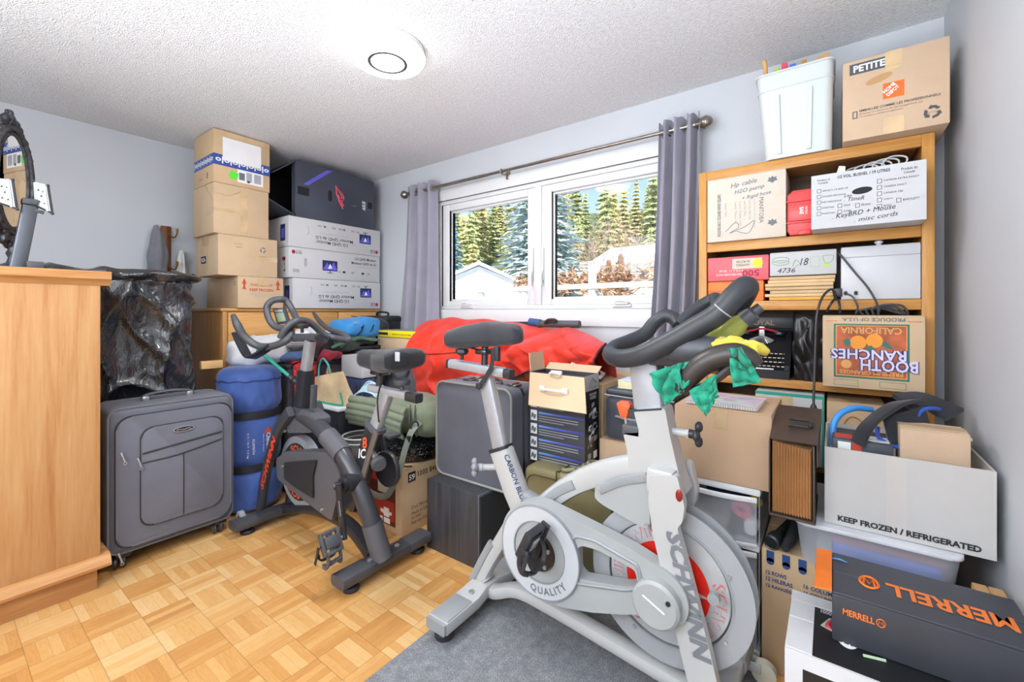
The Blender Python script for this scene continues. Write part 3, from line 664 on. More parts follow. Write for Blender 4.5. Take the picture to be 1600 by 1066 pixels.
b = MB(); b.tube(rrect(y0+.006, y1-.006, z0+.006, z1-.006, .045, SX-.01), .0055, 6, closed=True); b.tube(rrect(y0+.006, y1-.006, z0+.006, z1-.006, .045, SX-.275), .0055, 6, closed=True); b.build('piping', pip, o)
b = MB(); b.tube(rrect(y0+.03, y1-.018, z0+.03, z1-.045, .06, SX+.008), .0045, 6, closed=True); b.tube(rrect(y0+.12, y1-.065, z0+.11, z1-.11, .05, SX+.02), .004, 6, closed=True)
b.tube([V((SX+.025, y0+.125, .535)), V((SX+.026, y1-.07, .57))], .0045, 6); b.tube([V((SX+.025, y0+.125, .49)), V((SX+.026, .78, .495)), V((SX+.026, y1-.07, .53))], .0035, 6, 4)
b.tube([V((SX+.0245, .80, .5)), V((SX+.0245, .80, z0+.115))], .003, 5); b.build('zip_lines', M['black_matte'], o)
b = MB(); b.tube([V((SX-.14, .665, .768)), V((SX-.14, .69, .79)), V((SX-.14, .78, .80)), V((SX-.14, .87, .79)), V((SX-.14, .895, .768))], [.009, .012, .013, .012, .009], 10, 4, flat=.7); b.build('carry_handle', M['dark_grey'], o)
b = MB()
for yy in (.685, .875): b.box((SX-.155, yy-.014, .763), (SX-.125, yy+.014, .787), .006)
b.build('handle_clip', M['silver'], o)
b = MB(); b.prism([(.80+.045*math.cos(2*PI*i/24), .62+.0135*math.sin(2*PI*i/24)) for i in range(24)], SX+.02, SX+.028, 'x'); lg = b.build('badge', M['black_matte'], o)
b = MB(); b.tube([V((SX+.028, .80+.044*math.cos(2*PI*i/24), .62+.0125*math.sin(2*PI*i/24))) for i in range(24)], .0018, 5, closed=True)
b.tube([V((SX+.0285, .77+.006*i, .617+.004*(i % 2)+.002*math.sin(i))) for i in range(11)], .0013, 4); b.build('badge_script', M['silver'], lg)
for yy, zz in ((.615, .52), (.555, .56), (.545, .095)):
    MB().tube([V((SX+.028, yy, zz)), V((SX+.034, yy+.006, zz-.02)), V((SX+.036, yy+.012, zz-.045))], [.005, .004, .005], 6).torus((SX+.036, yy+.013, zz-.052), (1, 0, 0), .006, .0018, 12, 6).build('zip_pull', M['silver'], o)
for wy, wx in ((.575, SX-.045), (.985, SX-.045), (.575, SX-.24), (.985, SX-.24)):
    MB().box((wx-.028, wy-.03, .045), (wx+.028, wy+.03, .075), .01).cyl((wx, wy, .03), (wx, wy, .05), .014).build('caster_fork', M['black_plastic'], o)
    for s in (-1, 1):
        MB().lathe([(0, -.008), (.022, -.008), (.0275, -.005), (.0275, .005), (.022, .008), (0, .008)], (wx+.012, wy-.012+s*.015, .0278), (.25, 1, 0), 22).build('wheel', M['black_plastic'], o)
        MB().lathe([(0, -.0095), (.014, -.0095), (.016, -.008), (0, -.008)], (wx+.012, wy-.012+s*.015, .0278), (.25, 1, 0), 16).build('wheel_hub', M['silver'], o)

# ---------------------------------------------------------------- dresser and the stack on it
dr_z = oak('dresser_oak_upright', 'a9733f', 'c08a52', 'cf9c63', 'z', .9); dr_y = oak('dresser_oak_front', 'c58a4c', 'd9a261', 'e6b678', 'y', .9)
o = thing('chest_of_drawers', 'oak chest of drawers carrying the cartons in the far left corner', 'dresser', (-3.59, 1.83, 0))
DX = -3.31
MB().box((-3.87, 1.205, .0), (DX-.012, 2.46, 1.222), .003).build('carcass', dr_z, o)
MB().box((-3.875, 1.195, 1.222), (DX+.006, 2.47, 1.243), .004).build('top', dr_y, o)
MB().box((DX-.014, 1.207, 0), (DX, 1.235, 1.222), .002).build('stile', dr_z, o)
for r in range(4):
    zt = 1.215-r*.285
    for ya, yb in ((1.24, 2.055), (2.065, 2.455)):
        d = MB().box((DX-.014, ya, zt-.275), (DX+.004, yb, zt), .006).build('drawer', dr_y, o)
        c = (ya+yb)/2
        MB().tube([(DX+.002, c-.05, zt-.13), (DX+.024, c-.04, zt-.14), (DX+.026, c, zt-.145), (DX+.024, c+.04, zt-.14), (DX+.002, c+.05, zt-.13)], .005, 8, 4).build('handle', M['brass'], d)
fx = -3.28
c = Carton('carton', 'carton with blue patterned tape and a white label, topmost of the stack against the ceiling', 'box', (-3.62, 1.144, 2.080), (fx, 1.5, 2.432), M['board'], seam='y')
tb = plain('blue_parcel_tape', '35509f', .35)
f = c.face('+x'); M['tb'] = tb
f.rect('tb', 0, .33, 1.0, .535).text('white', 'o|o|o|o|o|o|o', .03, .37, h=.13, w=.95, bold=.03)
f.rect('white', .15, .44, .83, .88, .0018); f.text('ink_pale', 'v Py.', .5, .72, h=.06).text('ink_pale', '(53)', .5, .6, h=.07)
f.rect('white', .40, .08, .87, .33, .0015); f.rect('ink_grey', .43, .13, .53, .27, .0022).rect('ink_pale', .56, .12, .66, .3, .0022).rect('ink_pale', .7, .12, .83, .3, .0022).rect('ink', .575, .1, .62, .14, .0024)
f.poly('green_hi', [(.25, .16), (.29, .28), (.42, .24), (.4, .12), (.3, .12)], .002)
f.rect('tape_clear', .1, .9, .9, 1.0, .001)
f.done(dict(tb='parcel_tape', white='paper_label', ink='barcode', ink_grey='lettering', ink_pale='lettering', green_hi='price_sticker', tape_clear='tape'))
f = c.face('-y'); f.rect('tb', 0, .33, 1, .535).text('white', '|o|o|o|o|o|o', .03, .37, h=.13, w=.95, bold=.03).line('ink_grey', [(.3, .12), (.45, .13)], .002).line('ink_grey', [(.68, .1), (.68, .2), (.72, .2), (.72, .1)], .002).done(dict(tb='parcel_tape', white='tape_pattern', ink_grey='marking'))
c = Carton('carton', 'plain carton with crossed clear tape, second from the top of the left stack', 'box', (-3.645, 1.144, 1.742), (fx, 1.492, 2.078), M['board_pale'], seam='y')
f = c.face('+x'); f.rect('tape_clear', .47, .0, .6, 1, .001).rect('tape_clear', 0, .44, .5, .5, .0012).line('tape_clear', [(0, .8), (.25, .78), (.46, .9)], .003).done(dict(tape_clear='tape'))
f = c.face('-y'); f.rect('tape_clear', .7, .38, 1, .52, .001).line('board_deep', [(.6, 1), (.75, .85), (.9, .72), (.98, .6)], .002).done(dict(tape_clear='tape', board_deep='crease'))
c = Carton('carton', 'carton with a recycling mark, second from the bottom of the left stack', 'box', (-3.67, 1.17, 1.466), (fx, 1.553, 1.741), M['board_pale'], seam='y')
f = c.face('+x'); f.recycle('ink_grey', .74, .7, .02).text('ink_grey', 'DON ROM', .25, .78, w=.13).text('ink_grey', 'RANTS', .28, .7, w=.11).rect('tape_clear', .55, .4, 1, .52, .001).text('ink_grey', 'CORRUGATED', .67, .52, w=.14).done(dict(ink_grey='lettering', tape_clear='tape'))
f = c.face('-y'); f.rect('ink', .25, .32, .48, .5, .001).text('white', 'SCA', .28, .36, w=.17, bold=.04).rect('tape_clear', .3, .75, .6, 1, .001).line('board_deep', [(.62, 1), (.55, .8), (.55, .1)], .002).done(dict(ink='stamp', white='stamp_letters', tape_clear='tape', board_deep='crease'))
c = Carton('carton', 'carton printed in red KEEP FROZEN, lowest of the left stack on the dresser', 'box', (-3.82, 1.29, 1.245), (fx, 1.597, 1.465), M['board_pale'], seam='y')
f = c.face('+x'); f.text('ink_red', 'THIS SIDE UP', .5, .7, w=.5, align='c').text('ink_red', 'KEEP FROZEN', .5, .54, w=.52, bold=.02, align='c').text('ink_pale', 'GARDEN PRODUCTS', .5, .42, w=.52, align='c').text('ink_pale', 'Net 10 kg', .5, .32, w=.3, align='c')
for u in (.13, .87): f.poly('ink_red', [(u-.05, .76), (u, .94), (u+.05, .76), (u+.02, .76), (u+.02, .64), (u+.04, .64), (u+.04, .6), (u-.04, .6), (u-.04, .64), (u-.02, .64), (u-.02, .76)])
f.rect('tape_clear', .42, .74, .62, 1, .0016).done(dict(ink_red='red_lettering', ink_pale='lettering', tape_clear='tape'))
c.face('-y').rect('tape_clear', .86, .7, .95, .86, .001).done(dict(tape_clear='tape'))
# monitor boxes
def screen(f, u0, v0, u1, v1, flip=False):
    f.rect('ink_navy', u0, v0, u1, v1, .001)
    q = random.Random(int(u0*100)); du, dv = u1-u0, v1-v0
    f.poly('violet', [(u0+.02*du, v0+.1*dv), (u0+.3*du, v0+.8*dv), (u0+.5*du, v0+.3*dv), (u0+.75*du, v0+.9*dv), (u0+.97*du, v0+.1*dv)], .0016)
    f.poly('white', [(u0+.35*du, v0+.2*dv), (u0+.5*du, v0+.7*dv), (u0+.65*du, v0+.25*dv)], .002)
    s = -1 if not flip else 1; vb = v0 if not flip else v1; f.rect('ink', (u0+u1)/2-.004, vb, (u0+u1)/2+.004, vb+s*.06, .001).rect('ink', (u0+u1)/2-.03, vb+s*.06, (u0+u1)/2+.03, vb+s*.08, .001)
NM = dict(ink_navy='product_picture', violet='picture_detail', white='picture_detail', ink='lettering', ink_pale='lettering', ink_crimson='logo', ink_grey='icons')
def monbox(label, lo, hi, flip, logo):
    c = Carton('monitor_box', label, 'box', lo, hi, M['board_white'], seam='y'); f = c.face('+x')
    if flip:
        f.text('ink', 'LG QHD Monitor', .60, .33, w=.34, h=.13, flip=True, bold=.01).text('ink', 'Monitor QHD de LG', .66, .48, w=.40, h=.13, flip=True, bold=.01).text('ink_pale', 'MONITEUR QHD DE LG', .6, .6, w=.3, h=.06, flip=True)
        screen(f, .74, .42, .88, .76, True); f.disc('ink_crimson', .955, .16, .017, .065).text('ink', 'LG', .93, .22, w=.055, h=.12, flip=True, bold=.02)
        for k, u in enumerate((.28, .34, .43, .50, .55, .64, .70)): f.rect('ink_grey' if k % 3 == 1 else 'ink_pale', u, .78, u+(.025 if k % 3 == 1 else .04), .84, .001)
        f.line('ink_pale', [(.17, .45), (.185, .5), (.185, .68), (.175, .72)], .002)
    else:
        f.text('ink', 'LG QHD Monitor', .95, .76, w=.26, h=.12, bold=.01, align='r').text('ink', 'Moniteur QHD de LG', .95, .6, w=.30, h=.12, bold=.01, align='r').text('ink_pale', 'MONITOR QHD 27 LG', .95, .5, w=.24, h=.05, align='r')
        screen(f, .33, .30, .49, .66); f.disc('ink_crimson', .045, .84, .017, .065).text('ink_grey', 'LG', .07, .78, w=.05, h=.12, bold=.02)
        f.poly('ink_pale', [(.145, .42), (.16, .36), (.175, .42), (.175, .62), (.16, .68), (.145, .62)], .001)
        for k, u in enumerate((.5, .55, .65, .77, .84)): f.rect('ink' if k % 2 else 'ink_pale', u, .26, u+.03, .33, .001)
        f.rect('ink_pale', .04, .17, .1, .28, .001)
    f.done(NM); f = c.face('-y')
    f.disc('ink_crimson', .86, .62, .05, .07).text('ink', 'LG', .9, .2, w=.2, h=.09, rot=90, bold=.02).text('ink_pale', 'QHD Monitor', .76, .15, h=.08, w=.32, rot=90) if not flip else (f.rect('ink_navy', .76, .2, .9, .75, .001).rect('violet', .79, .3, .87, .6, .0015).text('ink_pale', 'Monitor', .97, .15, h=.08, w=.28, rot=90))
    f.done(NM); return c
monbox('white monitor box with upside down print, under the open black box', (-3.8, 1.636, 1.713), (fx, 2.455, 1.944), True, 'LG')
monbox('white monitor box printed the right way up, middle of the three', (-3.8, 1.636, 1.48), (fx, 2.45, 1.711), False, 'LG')
monbox('white monitor box with upside down print, lowest of the three on the dresser', (-3.8, 1.668, 1.245), (fx, 2.455, 1.478), True, 'LG')
# open black box on top of them
g = NT('black_gradient_card'); g.set(color=g.ramp(g.noise(2.5, detail=1), [(.3, '3a3e4a'), (.7, '4a4f5d')]), rough=.42); bk = g.m
ya, yb, za, zb, xb, w = 1.69, 2.39, 1.946, 2.372, -3.76, .006
o = thing('open_monitor_box', 'open black product box with red eye emblem, lying on the white monitor boxes', 'box', ((fx+xb)/2, (ya+yb)/2, za))
MB().box((xb, ya, za), (fx, yb, za+w)).box((xb, ya, zb-w), (fx, yb, zb)).box((fx-w, ya, za+w), (fx, yb, zb-w)).box((xb, ya, za+w), (xb+w, yb, zb-w)).box((xb+w, yb-w, za+w), (fx-w, yb, zb-w)).build('body', bk, o, 0)
MB().box((xb+w, ya+.01, za+w), (fx-w, yb-w, za+w+.002)).box((fx-w-.002, ya+.01, za+w), (fx-w, yb-w, zb-w)).box((xb+w, ya+.01, zb-w-.002), (fx-w, yb-w, zb-w)).box((xb+w, ya+.01, za+w), (xb+w+.002, yb-w, zb-w)).build('lining', M['inner_black'], o, 0)
def flap(P0, P1, dv, name='flap'):
    P0, P1, dv = V(P0), V(P1), V(dv); n = (P1-P0).cross(dv).normalized()*.005; b = MB()
    A = [b.bm.verts.new(p) for p in (P0, P1, P1+dv*.98, P0+dv*.98)]; B = [b.bm.verts.new(p+n) for p in (P0, P1, P1+dv*.98, P0+dv*.98)]
    b.face(A); b.face(B)
    for i in range(4): b.face((A[i], A[(i+1) % 4], B[(i+1) % 4], B[i]))
    return b
flap((xb, ya, zb-.004), (fx, ya, zb-.004), (0, -.17, -.13)).build('flap', bk, o, 0)
flap((xb, ya, za+.006), (fx, ya, za+.006), (0, -.2, .09)).build('flap', bk, o, 0)
flap((fx-.004, ya, za+.02), (fx-.004, ya, zb-.02), (-.05, -.0, 0)).build('flap', bk, o, 0)
class _B: pass
bx = _B(); bx.o = o; bx.X = None
f = Face(bx, (fx-(fx+xb)/2, ya-(ya+yb)/2, 0), (0, 1, 0), (0, 0, 1), yb-ya, zb-za)
f.poly('violet', [(.08, .6), (.35, .96), (.46, 1.0), (.42, .97), (.14, .6)], .0008)
f.poly('inner_black', [(.4+.024*math.cos(2*PI*i/20), .5+.075*math.sin(2*PI*i/20)+(.035 if math.sin(2*PI*i/20) > 0 else -.035)) for i in range(20)], .0008)
for pts in ([(.47, .72), (.5, .66), (.55, .6), (.575, .52), (.56, .46), (.52, .47), (.485, .55), (.48, .64), (.47, .72)], [(.48, .7), (.54, .56), (.55, .5), (.52, .5), (.5, .56)], [(.52, .46), (.55, .38), (.56, .3)], [(.545, .45), (.575, .36)], [(.5, .52), (.515, .42), (.55, .34)]): f.line('rose', pts, .005, .001)
f.text('white', 'ASUS', .875, .35, w=.20*.6, h=.08, rot=90, bold=.035, shear=.25).rect('inner_black', .91, .42, .97, .55, .001).rect('inner_black', .02, .4, .15, .55, .0006).text('ink_pale', '2  HDMI', .68, .4, w=.06).done(dict(violet='stripe', inner_black='hand_hole', rose='eye_emblem', white='lettering', ink_pale='lettering'))
tag(MB().box((-3.12, 1.011, 0.868), V((-3.1, 1.097, 0.916))+V((.02, .03, 0)), .004).build('wooden_stake', plain('pale_pine', 'd8ab72', .5)), 'pale wooden stake poking out between the bin bag and the blue roll', 'stake')
# ---------------------------------------------------------------- the heap between the dresser and the window
def sgn(x, e): return math.copysign(abs(x)**e, x)
def blob(b, c, r, e=.6, amp=.02, fr=5, seed=0, X=None, nu=48, nv=28, rid=0):
    c = V(c)
    def f(u, v):
        a = 2*PI*u; t = PI*(v-.5); ct, stt = sgn(math.cos(t), e), sgn(math.sin(t), e); n = V((ct*sgn(math.cos(a), e), ct*sgn(math.sin(a), e), stt))
        p = V((n.x*r[0], n.y*r[1], n.z*r[2])); k = amp*fbm(p+V((seed*3.1, seed, 0)), fr, 3)+rid*(ridge(p+V((seed, 2, 1)), fr*1.7)**2-.4)
        p = p+n.normalized()*k
        return c+(X.to_3x3() @ p if X else p)
    return b.grid(f, nu, nv, closed_u=True, cap=True)
# blue roll bag
rc, rr = V((-2.98, 1.24, 0)), .176
blue_m = cloth('blue_nylon', '4863a6', .55, .1, 5, 700, .2)
o = thing('sleeping_pad_bag', 'tall blue cylindrical camping roll bag with black straps beside the suitcase', 'roll bag', tuple(rc))
def rollf(u, v):
    a = 2*PI*u; z = .865*v; r = rr
    for zs in (.27, .59): r -= .02*math.exp(-((z-zs)/.035)**2)
    r += .008*math.sin(PI*min(1, z/.27)) if z < .27 else 0
    r += .007*noise.noise(V((math.cos(a)*2, math.sin(a)*2, z*5)))+.006*ridge((math.cos(a)*.6, math.sin(a)*.6, z*1.2), 5)**2*(1 if z > .55 or z < .3 else .4)
    if v > .93: r *= max(.0, 1-((v-.93)/.07)**2.2)**.5*.999+.001; z = .8045+.075*math.sin(PI/2*(v-.93)/.07)
    if v < .03: r *= .75+.25*v/.03
    return rc+V((r*math.cos(a), r*math.sin(a), z))
MB().grid(rollf, 90, 80, closed_u=True, cap=True).build('body', blue_m, o, 70)
for zs in (.27, .59): MB().lathe([(rr-.004, zs-.022), (rr+.003, zs-.02), (rr+.003, zs+.02), (rr-.004, zs+.022)], (rc.x, rc.y, 0), n=60, cap=False).build('strap', M['black_matte'], o, 60)
b = MB(); b.tube([rc+V((math.cos(2*PI*i/60)*(rr+.006), math.sin(2*PI*i/60)*(rr+.006), .80+.004*math.sin(5*i))) for i in range(60)], .0035, 6, closed=True); b.build('seam', plain('navy_piping', '26386e', .6), o)
def onroll(b, st, th, z, h, w, bold=0):
    t = MB(); t.text(st, Matrix.Identity(4), h=h, w=w, bold=bold, ext=0)
    for v in t.bm.verts: a, q = v.co.x, v.co.y; g = th+q/rr; v.co = rc+V(((rr+.0085)*math.cos(g), (rr+.0085)*math.sin(g), z-a))
    me = bpy.data.meshes.new('t'); t.bm.to_mesh(me); b.bm.from_mesh(me); bpy.data.meshes.remove(me); t.bm.free()
b = MB(); th = math.radians(6)
onroll(b, 'Chinook', th, .475, .026, .12, .02); onroll(b, 'Where The Trail Begins', th-.12, .475, .008, .11)
onroll(b, 'KLAMATH', th-.42, .45, .012, .09); onroll(b, '0 C / 32 F  1.5 kg', th-.58, .49, .011, .15, .01)
onroll(b, 'OUTBOUND', th-.03, .195, .02, .13, .02); onroll(b, 'SLEEPING BAG SAC DE COUCHAGE', th-.15, .205, .006, .13); b.build('lettering', M['white'], o, 0)
b = MB()
for z, s in ((.495, .02), (.21, .016)):
    b.grid(lambda u, v: rc+V(((rr+.009)*math.cos(th+.05+(u-.5)*2*s/rr*1.2*(1-v)), (rr+.009)*math.sin(th+.05+(u-.5)*2*s/rr*1.2*(1-v)), z-s+2*s*v)), 5, 5)
b.build('emblem', M['orange_deep'], o, 0)
# white sack resting on the roll
b = MB(); blob(b, (-3.10, 1.37, .955), (.135, .2, .095), .75, .035, 6, 3, rid=.012)
tag(b.build('laundry_sack', cloth('white_sack', 'cfd0d4', .7, .04), smooth=70), 'white crumpled sack lying on top of the blue roll bag', 'sack')
# black storage box with a white lid, tan tote on it
o = thing('storage_box', 'black box with a white lid under the tan tote bag', 'box', (-2.7, 1.68, 0))
MB().box((-2.89, 1.565, 0), (-2.51, 1.785, .585), .008).build('body', M['black_plastic'], o)
MB().box((-2.9, 1.555, .585), (-2.5, 1.795, .612), .008).build('lid', M['white_plastic'], o)
o = thing('tote_bag', 'tan woven tote bag with green edging standing on the white lidded box', 'bag', (-2.66, 1.62, .613))
tl, trr, br, bl = (-2.847, 1.58, 0.772), (-2.577, 1.58, 0.829), (-2.52, 1.58, 0.622), (-2.839, 1.58, 0.564)
def totef(u, v, y=0):
    x = (bl[0]+(br[0]-bl[0])*u)*(1-v)+(tl[0]+(trr[0]-tl[0])*u)*v; z = .615+(bl[2]*0)+v*((tl[2]*(1-u)+trr[2]*u)-.615)
    return V((x, 1.60+y*(1-.6*v)+.01*noise.noise(V((x*9, z*9, y)))-.02*math.sin(PI*u)*(1 if y < .05 else -1), z))
tan_m = cloth('straw_canvas', 'd9bf94', .85, .06, 12, 500)
b = MB(); b.grid(lambda u, v: totef(u, v, 0), 14, 14); b.grid(lambda u, v: totef(u, v, .1), 14, 14); b.grid(lambda u, v: totef(0, v, .1*u), 5, 14); b.grid(lambda u, v: totef(1, v, .1*u), 5, 14); b.grid(lambda u, v: totef(u, 0, .1*v), 14, 5)
b.build('body', tan_m, o, 60, solid=.003)
b = MB(); b.tube([totef(1, v, -.004) for v in (.4, .2, .04)]+[totef(u, .02, -.004) for u in (.93, .7, .5, .3, .06)]+[totef(0, v, -.004) for v in (.05, .2, .3)], .006, 7, 3); b.build('edging', M['teal_print'], o)
b = MB()
b.tube([totef(.25, .98, 0), totef(.3, 1.1, -.01)+V((0, 0, .05)), totef(.5, 1.1, -.01)+V((0, 0, .09)), totef(.7, 1.1, 0)+V((0, 0, .04)), totef(.75, .98, 0)], .006, 7, 5); b.build('handle', cloth('teal_strap', '37a6a3', .7), o)
b = MB(); p = V((-2.937, 1.75, 0.766)); b.lathe([(0, 0), (.03, .0), (.034, .02), (.034, .17), (.018, .21), (.016, .26), (.02, .265), (.02, .285), (0, .29)], (p.x, p.y, .613), n=18)
tag(b.build('bottle', plain('amber_glass', '9a5428', .15, var=.15)), 'amber brown bottle standing behind the tan tote bag', 'bottle')
# hamper with clothes
o = thing('laundry_hamper', 'dark hamper against the dresser, heaped with clothes', 'hamper', (-3.1, 1.67, 0))
MB().box((-3.268, 1.45, 0), (-2.925, 1.9, .86), .02).build('body', plain('hamper_weave', '3c3a40', .8, bump=.4), o); MB().box((-3.274, 1.44, .84), (-2.915, 1.91, .868), .008).build('rim', M['black_matte'], o)
for lab, nm, col, c, r, sd in (('grey and white striped top folded over the clothes heap', 'sweater', 'a8a49c', (-3.03, 1.59, 1.0), (.15, .15, .045), 1), ('dark blue garment under the striped top on the hamper', 'garment', '46577c', (-3.06, 1.61, .915), (.19, .19, .043), 2), ('crimson garment at the edge of the hamper near the bike post', 'garment', '8e2233', (-2.93, 1.73, .90), (.085, .1, .035), 5), ('white folded shirt on top of the clothes heap', 'shirt', 'd9dade', (-3.14, 1.74, 1.055), (.11, .12, .032), 7)):
    m = cloth('cloth_'+nm+str(sd), col, .9, .14, 10)
    if sd == 1:
        t = NT('striped_knit'); w = t.n('TexWave', bands_direction='Z'); w.inputs['Scale'].default_value = 13; w.inputs['Distortion'].default_value = 2; t.link(t.co(), w.inputs['Vector']); t.set(color=t.ramp(w.outputs['Fac'], [(.3, '6d6860'), (.45, 'bdb8b0'), (.7, 'cfcac4'), (.85, '3d4660')]), rough=.9); m = t.m
    b = MB(); blob(b, c, r, .8, .03, 8, sd, rid=.012); tag(b.build(nm, m, smooth=70), lab, 'clothing')
a, c = V((-2.86, 1.234, 0.987)), V((-2.72, 1.36, 0.818))
o = thing('teal_pole', 'thin teal pole with a black grip end lying across the clothes heap', 'pole', tuple(a))
MB().tube([a, (a+c)/2, c], .011, 10).build('shaft', M['teal_print'], o); d = (c-a).normalized()
MB().tube([c-d*.005, c+d*.03, c+d*.06], [.016, .022, .018], 10).torus(c+d*.03, d, .022, .005, 16, 6).build('grip', M['black_plastic'], o)
t = NT('red_print_cloth'); t.set(color=t.ramp(t.noise(70, detail=1), [(.45, 'a3121f'), (.62, 'd8433f')]), rough=.8)
b = MB(); b.grid(lambda u, v: V((-2.885+.015*math.sin(9*u+3*v), 1.47+.16*u, .86-.42*v+.02*math.sin(7*u)))+V((.04*(1-v)**4*0, 0, 0)), 20, 20); b.grid(lambda u, v: V((-2.885-.12*v, 1.47+.16*u, .877+.01*math.sin(6*u))), 12, 6)
tag(b.build('bandana', t.m, smooth=60, solid=.003), 'red patterned cloth hanging between the blue roll and the black bike fork', 'cloth')
# navy case with a tilted monitor box on it
navy = cloth('navy_nylon', '36426e', .65, .08, 6)
o = thing('soft_case', 'navy blue zipped soft case behind the tan tote bag', 'case', (-2.75, 1.88, 0))
MB().box((-2.88, 1.81, 0), (-2.62, 1.945, .75), .03, 3).build('body', navy, o)
b = MB()
for x in (-2.64, -2.68): b.tube([V((x, 1.807, .1)), V((x, 1.807, .7)), V((x, 1.84, .753)), V((x, 1.92, .753))], .004, 6)
b.tube(rrect(1.825, 1.93, .45, .7, .04, -2.618), .004, 6, closed=True); b.build('zip_lines', M['black_matte'], o)
o = Carton('monitor_box', 'small white monitor box tilted on the navy soft case', 'box', (-2.875, 1.815, .755), (-2.63, 2.06, .905), M['board_white'], seam='y'); f = o.face('+x'); screen(f, .3, .3, .62, .72); f.done(NM)
# tote, backpack and black bag
o = thing('storage_tub', 'grey plastic tub beneath the blue backpack', 'tub', (-3.09, 2.2, 0))
MB().box((-3.268, 1.95, 0), (-2.9, 2.355, .93), .02).build('body', M['dark_grey'], o); MB().box((-3.274, 1.94, .93), (-2.89, 2.362, .955), .008).build('lid', M['black_plastic'], o)
sky = cloth('sky_blue_nylon', '3f8fd0', .5, .08, 5); blk = cloth('black_nylon', '24262c', .6, .1, 6)
o = thing('backpack', 'bright blue backpack with dark trim lying on the heap under the monitor boxes', 'backpack', (-3.05, 2.06, 1.0))
b = MB(); blob(b, (-3.06, 2.06, 1.09), (.16, .19, .085), .62, .022, 5, 4, rid=.006); b.build('body', sky, o, 70)
b = MB(); blob(b, (-3.03, 2.22, 1.085), (.15, .06, .08), .7, .02, 5, 2); b.build('side_panel', blk, o, 70)
b = MB(); g = lambda th, y: V((-3.06+.168*math.cos(th), y, 1.09+.094*math.sin(th)))
for y in (2.0, 2.09): b.bar([g(t_, y+.04*math.sin(t_)) for t_ in (-.7, -.2, .3, .8, 1.2, 1.7)], .018, .006, up=(0, 0, 1), sub=4)
b.build('strap', blk, o); M['bl_t'] = M['white']
Xb = frame((-2.895, 1.93, 1.125), (0, 1, .1), (-.35, 0, 1)); MB().text('MEC', Xb, h=.018, bold=.01).build('lettering', M['ink_pale'], o, 0)
o = thing('cooler_bag', 'black zipped cooler bag behind the blue backpack in the corner by the curtain', 'bag', (-3.0, 2.38, .955))
MB().box((-3.25, 2.26, .956), (-2.95, 2.43, 1.165), .025, 3).build('body', blk, o)
MB().box((-3.25, 2.255, 1.13), (-2.945, 2.43, 1.185), .02, 3).tube([(-2.97, 2.3, 1.186), (-3.0, 2.32, 1.21), (-3.15, 2.34, 1.215), (-3.2, 2.36, 1.186)], .009, 8, 4).build('lid', M['black_matte'], o)
b = MB(); blob(b, (-2.99, 1.95, .985), (.13, .2, .045), .8, .035, 7, 6, rid=.02); tag(b.build('jacket', cloth('dark_green_jacket', '353f3c', .8, .25, 14), smooth=70), 'dark crumpled jacket with green straps below the blue backpack', 'jacket')
b = MB()
for k in range(3): b.bar([V((-2.88+.01*k, 1.74+.06*k, .965)), V((-2.845, 1.83+.05*k, 1.0+.012*k)), V((-2.86, 1.95+.05*k, 1.025-.01*k)), V((-2.85, 2.07+.03*k, 1.0))], .022, .005, up=(1, 0, .5), sub=5)
tag(b.build('webbing_strap', cloth('green_webbing', '4b6a58', .8)), 'dark green webbing straps tangled over the dark jacket', 'strap')
# grey tote, carton, keyboard box
o = thing('fabric_tote', 'dark grey soft fabric tote beside the orange cover', 'tote', (-2.6, 2.27, 0))
b = MB(); blob(b, (-2.61, 2.25, .445), (.225, .12, .445), .3, .012, 5, 9); b.build('body', cloth('grey_felt', '6b6c72', .9), o, 70)
b = MB(); b.bar([V((-2.5, 2.125, .84)), V((-2.52, 2.11, .76)), V((-2.6, 2.105, .72)), V((-2.68, 2.11, .76)), V((-2.7, 2.125, .84))], .022, .006, up=(0, 1, 0), sub=5); b.build('handle', M['dark_grey'], o)
c = Carton('carton', 'plain brown carton under the yellow keyboard box by the left curtain', 'box', (-2.93, 2.16, .905), (-2.44, 2.35, 1.022), M['board_pale'], rz=-.05, seam='x')
c.face('-y').rect('ink_grey', .88, .1, .96, .75, .001).done(dict(ink_grey='label'))
c = Carton('keyboard_box', 'yellow edged keyboard box on the plain carton by the left curtain', 'box', (-2.92, 2.15, 1.023), (-2.45, 2.345, 1.073), M['yellow'], rz=-.05, gap=.0001)
f = c.face('+z'); f.rect('ink', .08, .14, .92, .86, .001)
for r in range(5):
    for k in range(15): f.rect('mid_grey', .1+k*.0535, .18+r*.13, .1+k*.0535+.042, .18+r*.13+.095, .004)
f.done(dict(ink='keyboard_picture', mid_grey='key_picture')); c.face('-y').text('ink', 'KEYBOARD  PLUG AND PLAY WIRED', .42, .35, w=.5, bold=.01).rect('ink', .04, .3, .3, .7, .001).done(dict(ink='lettering'))

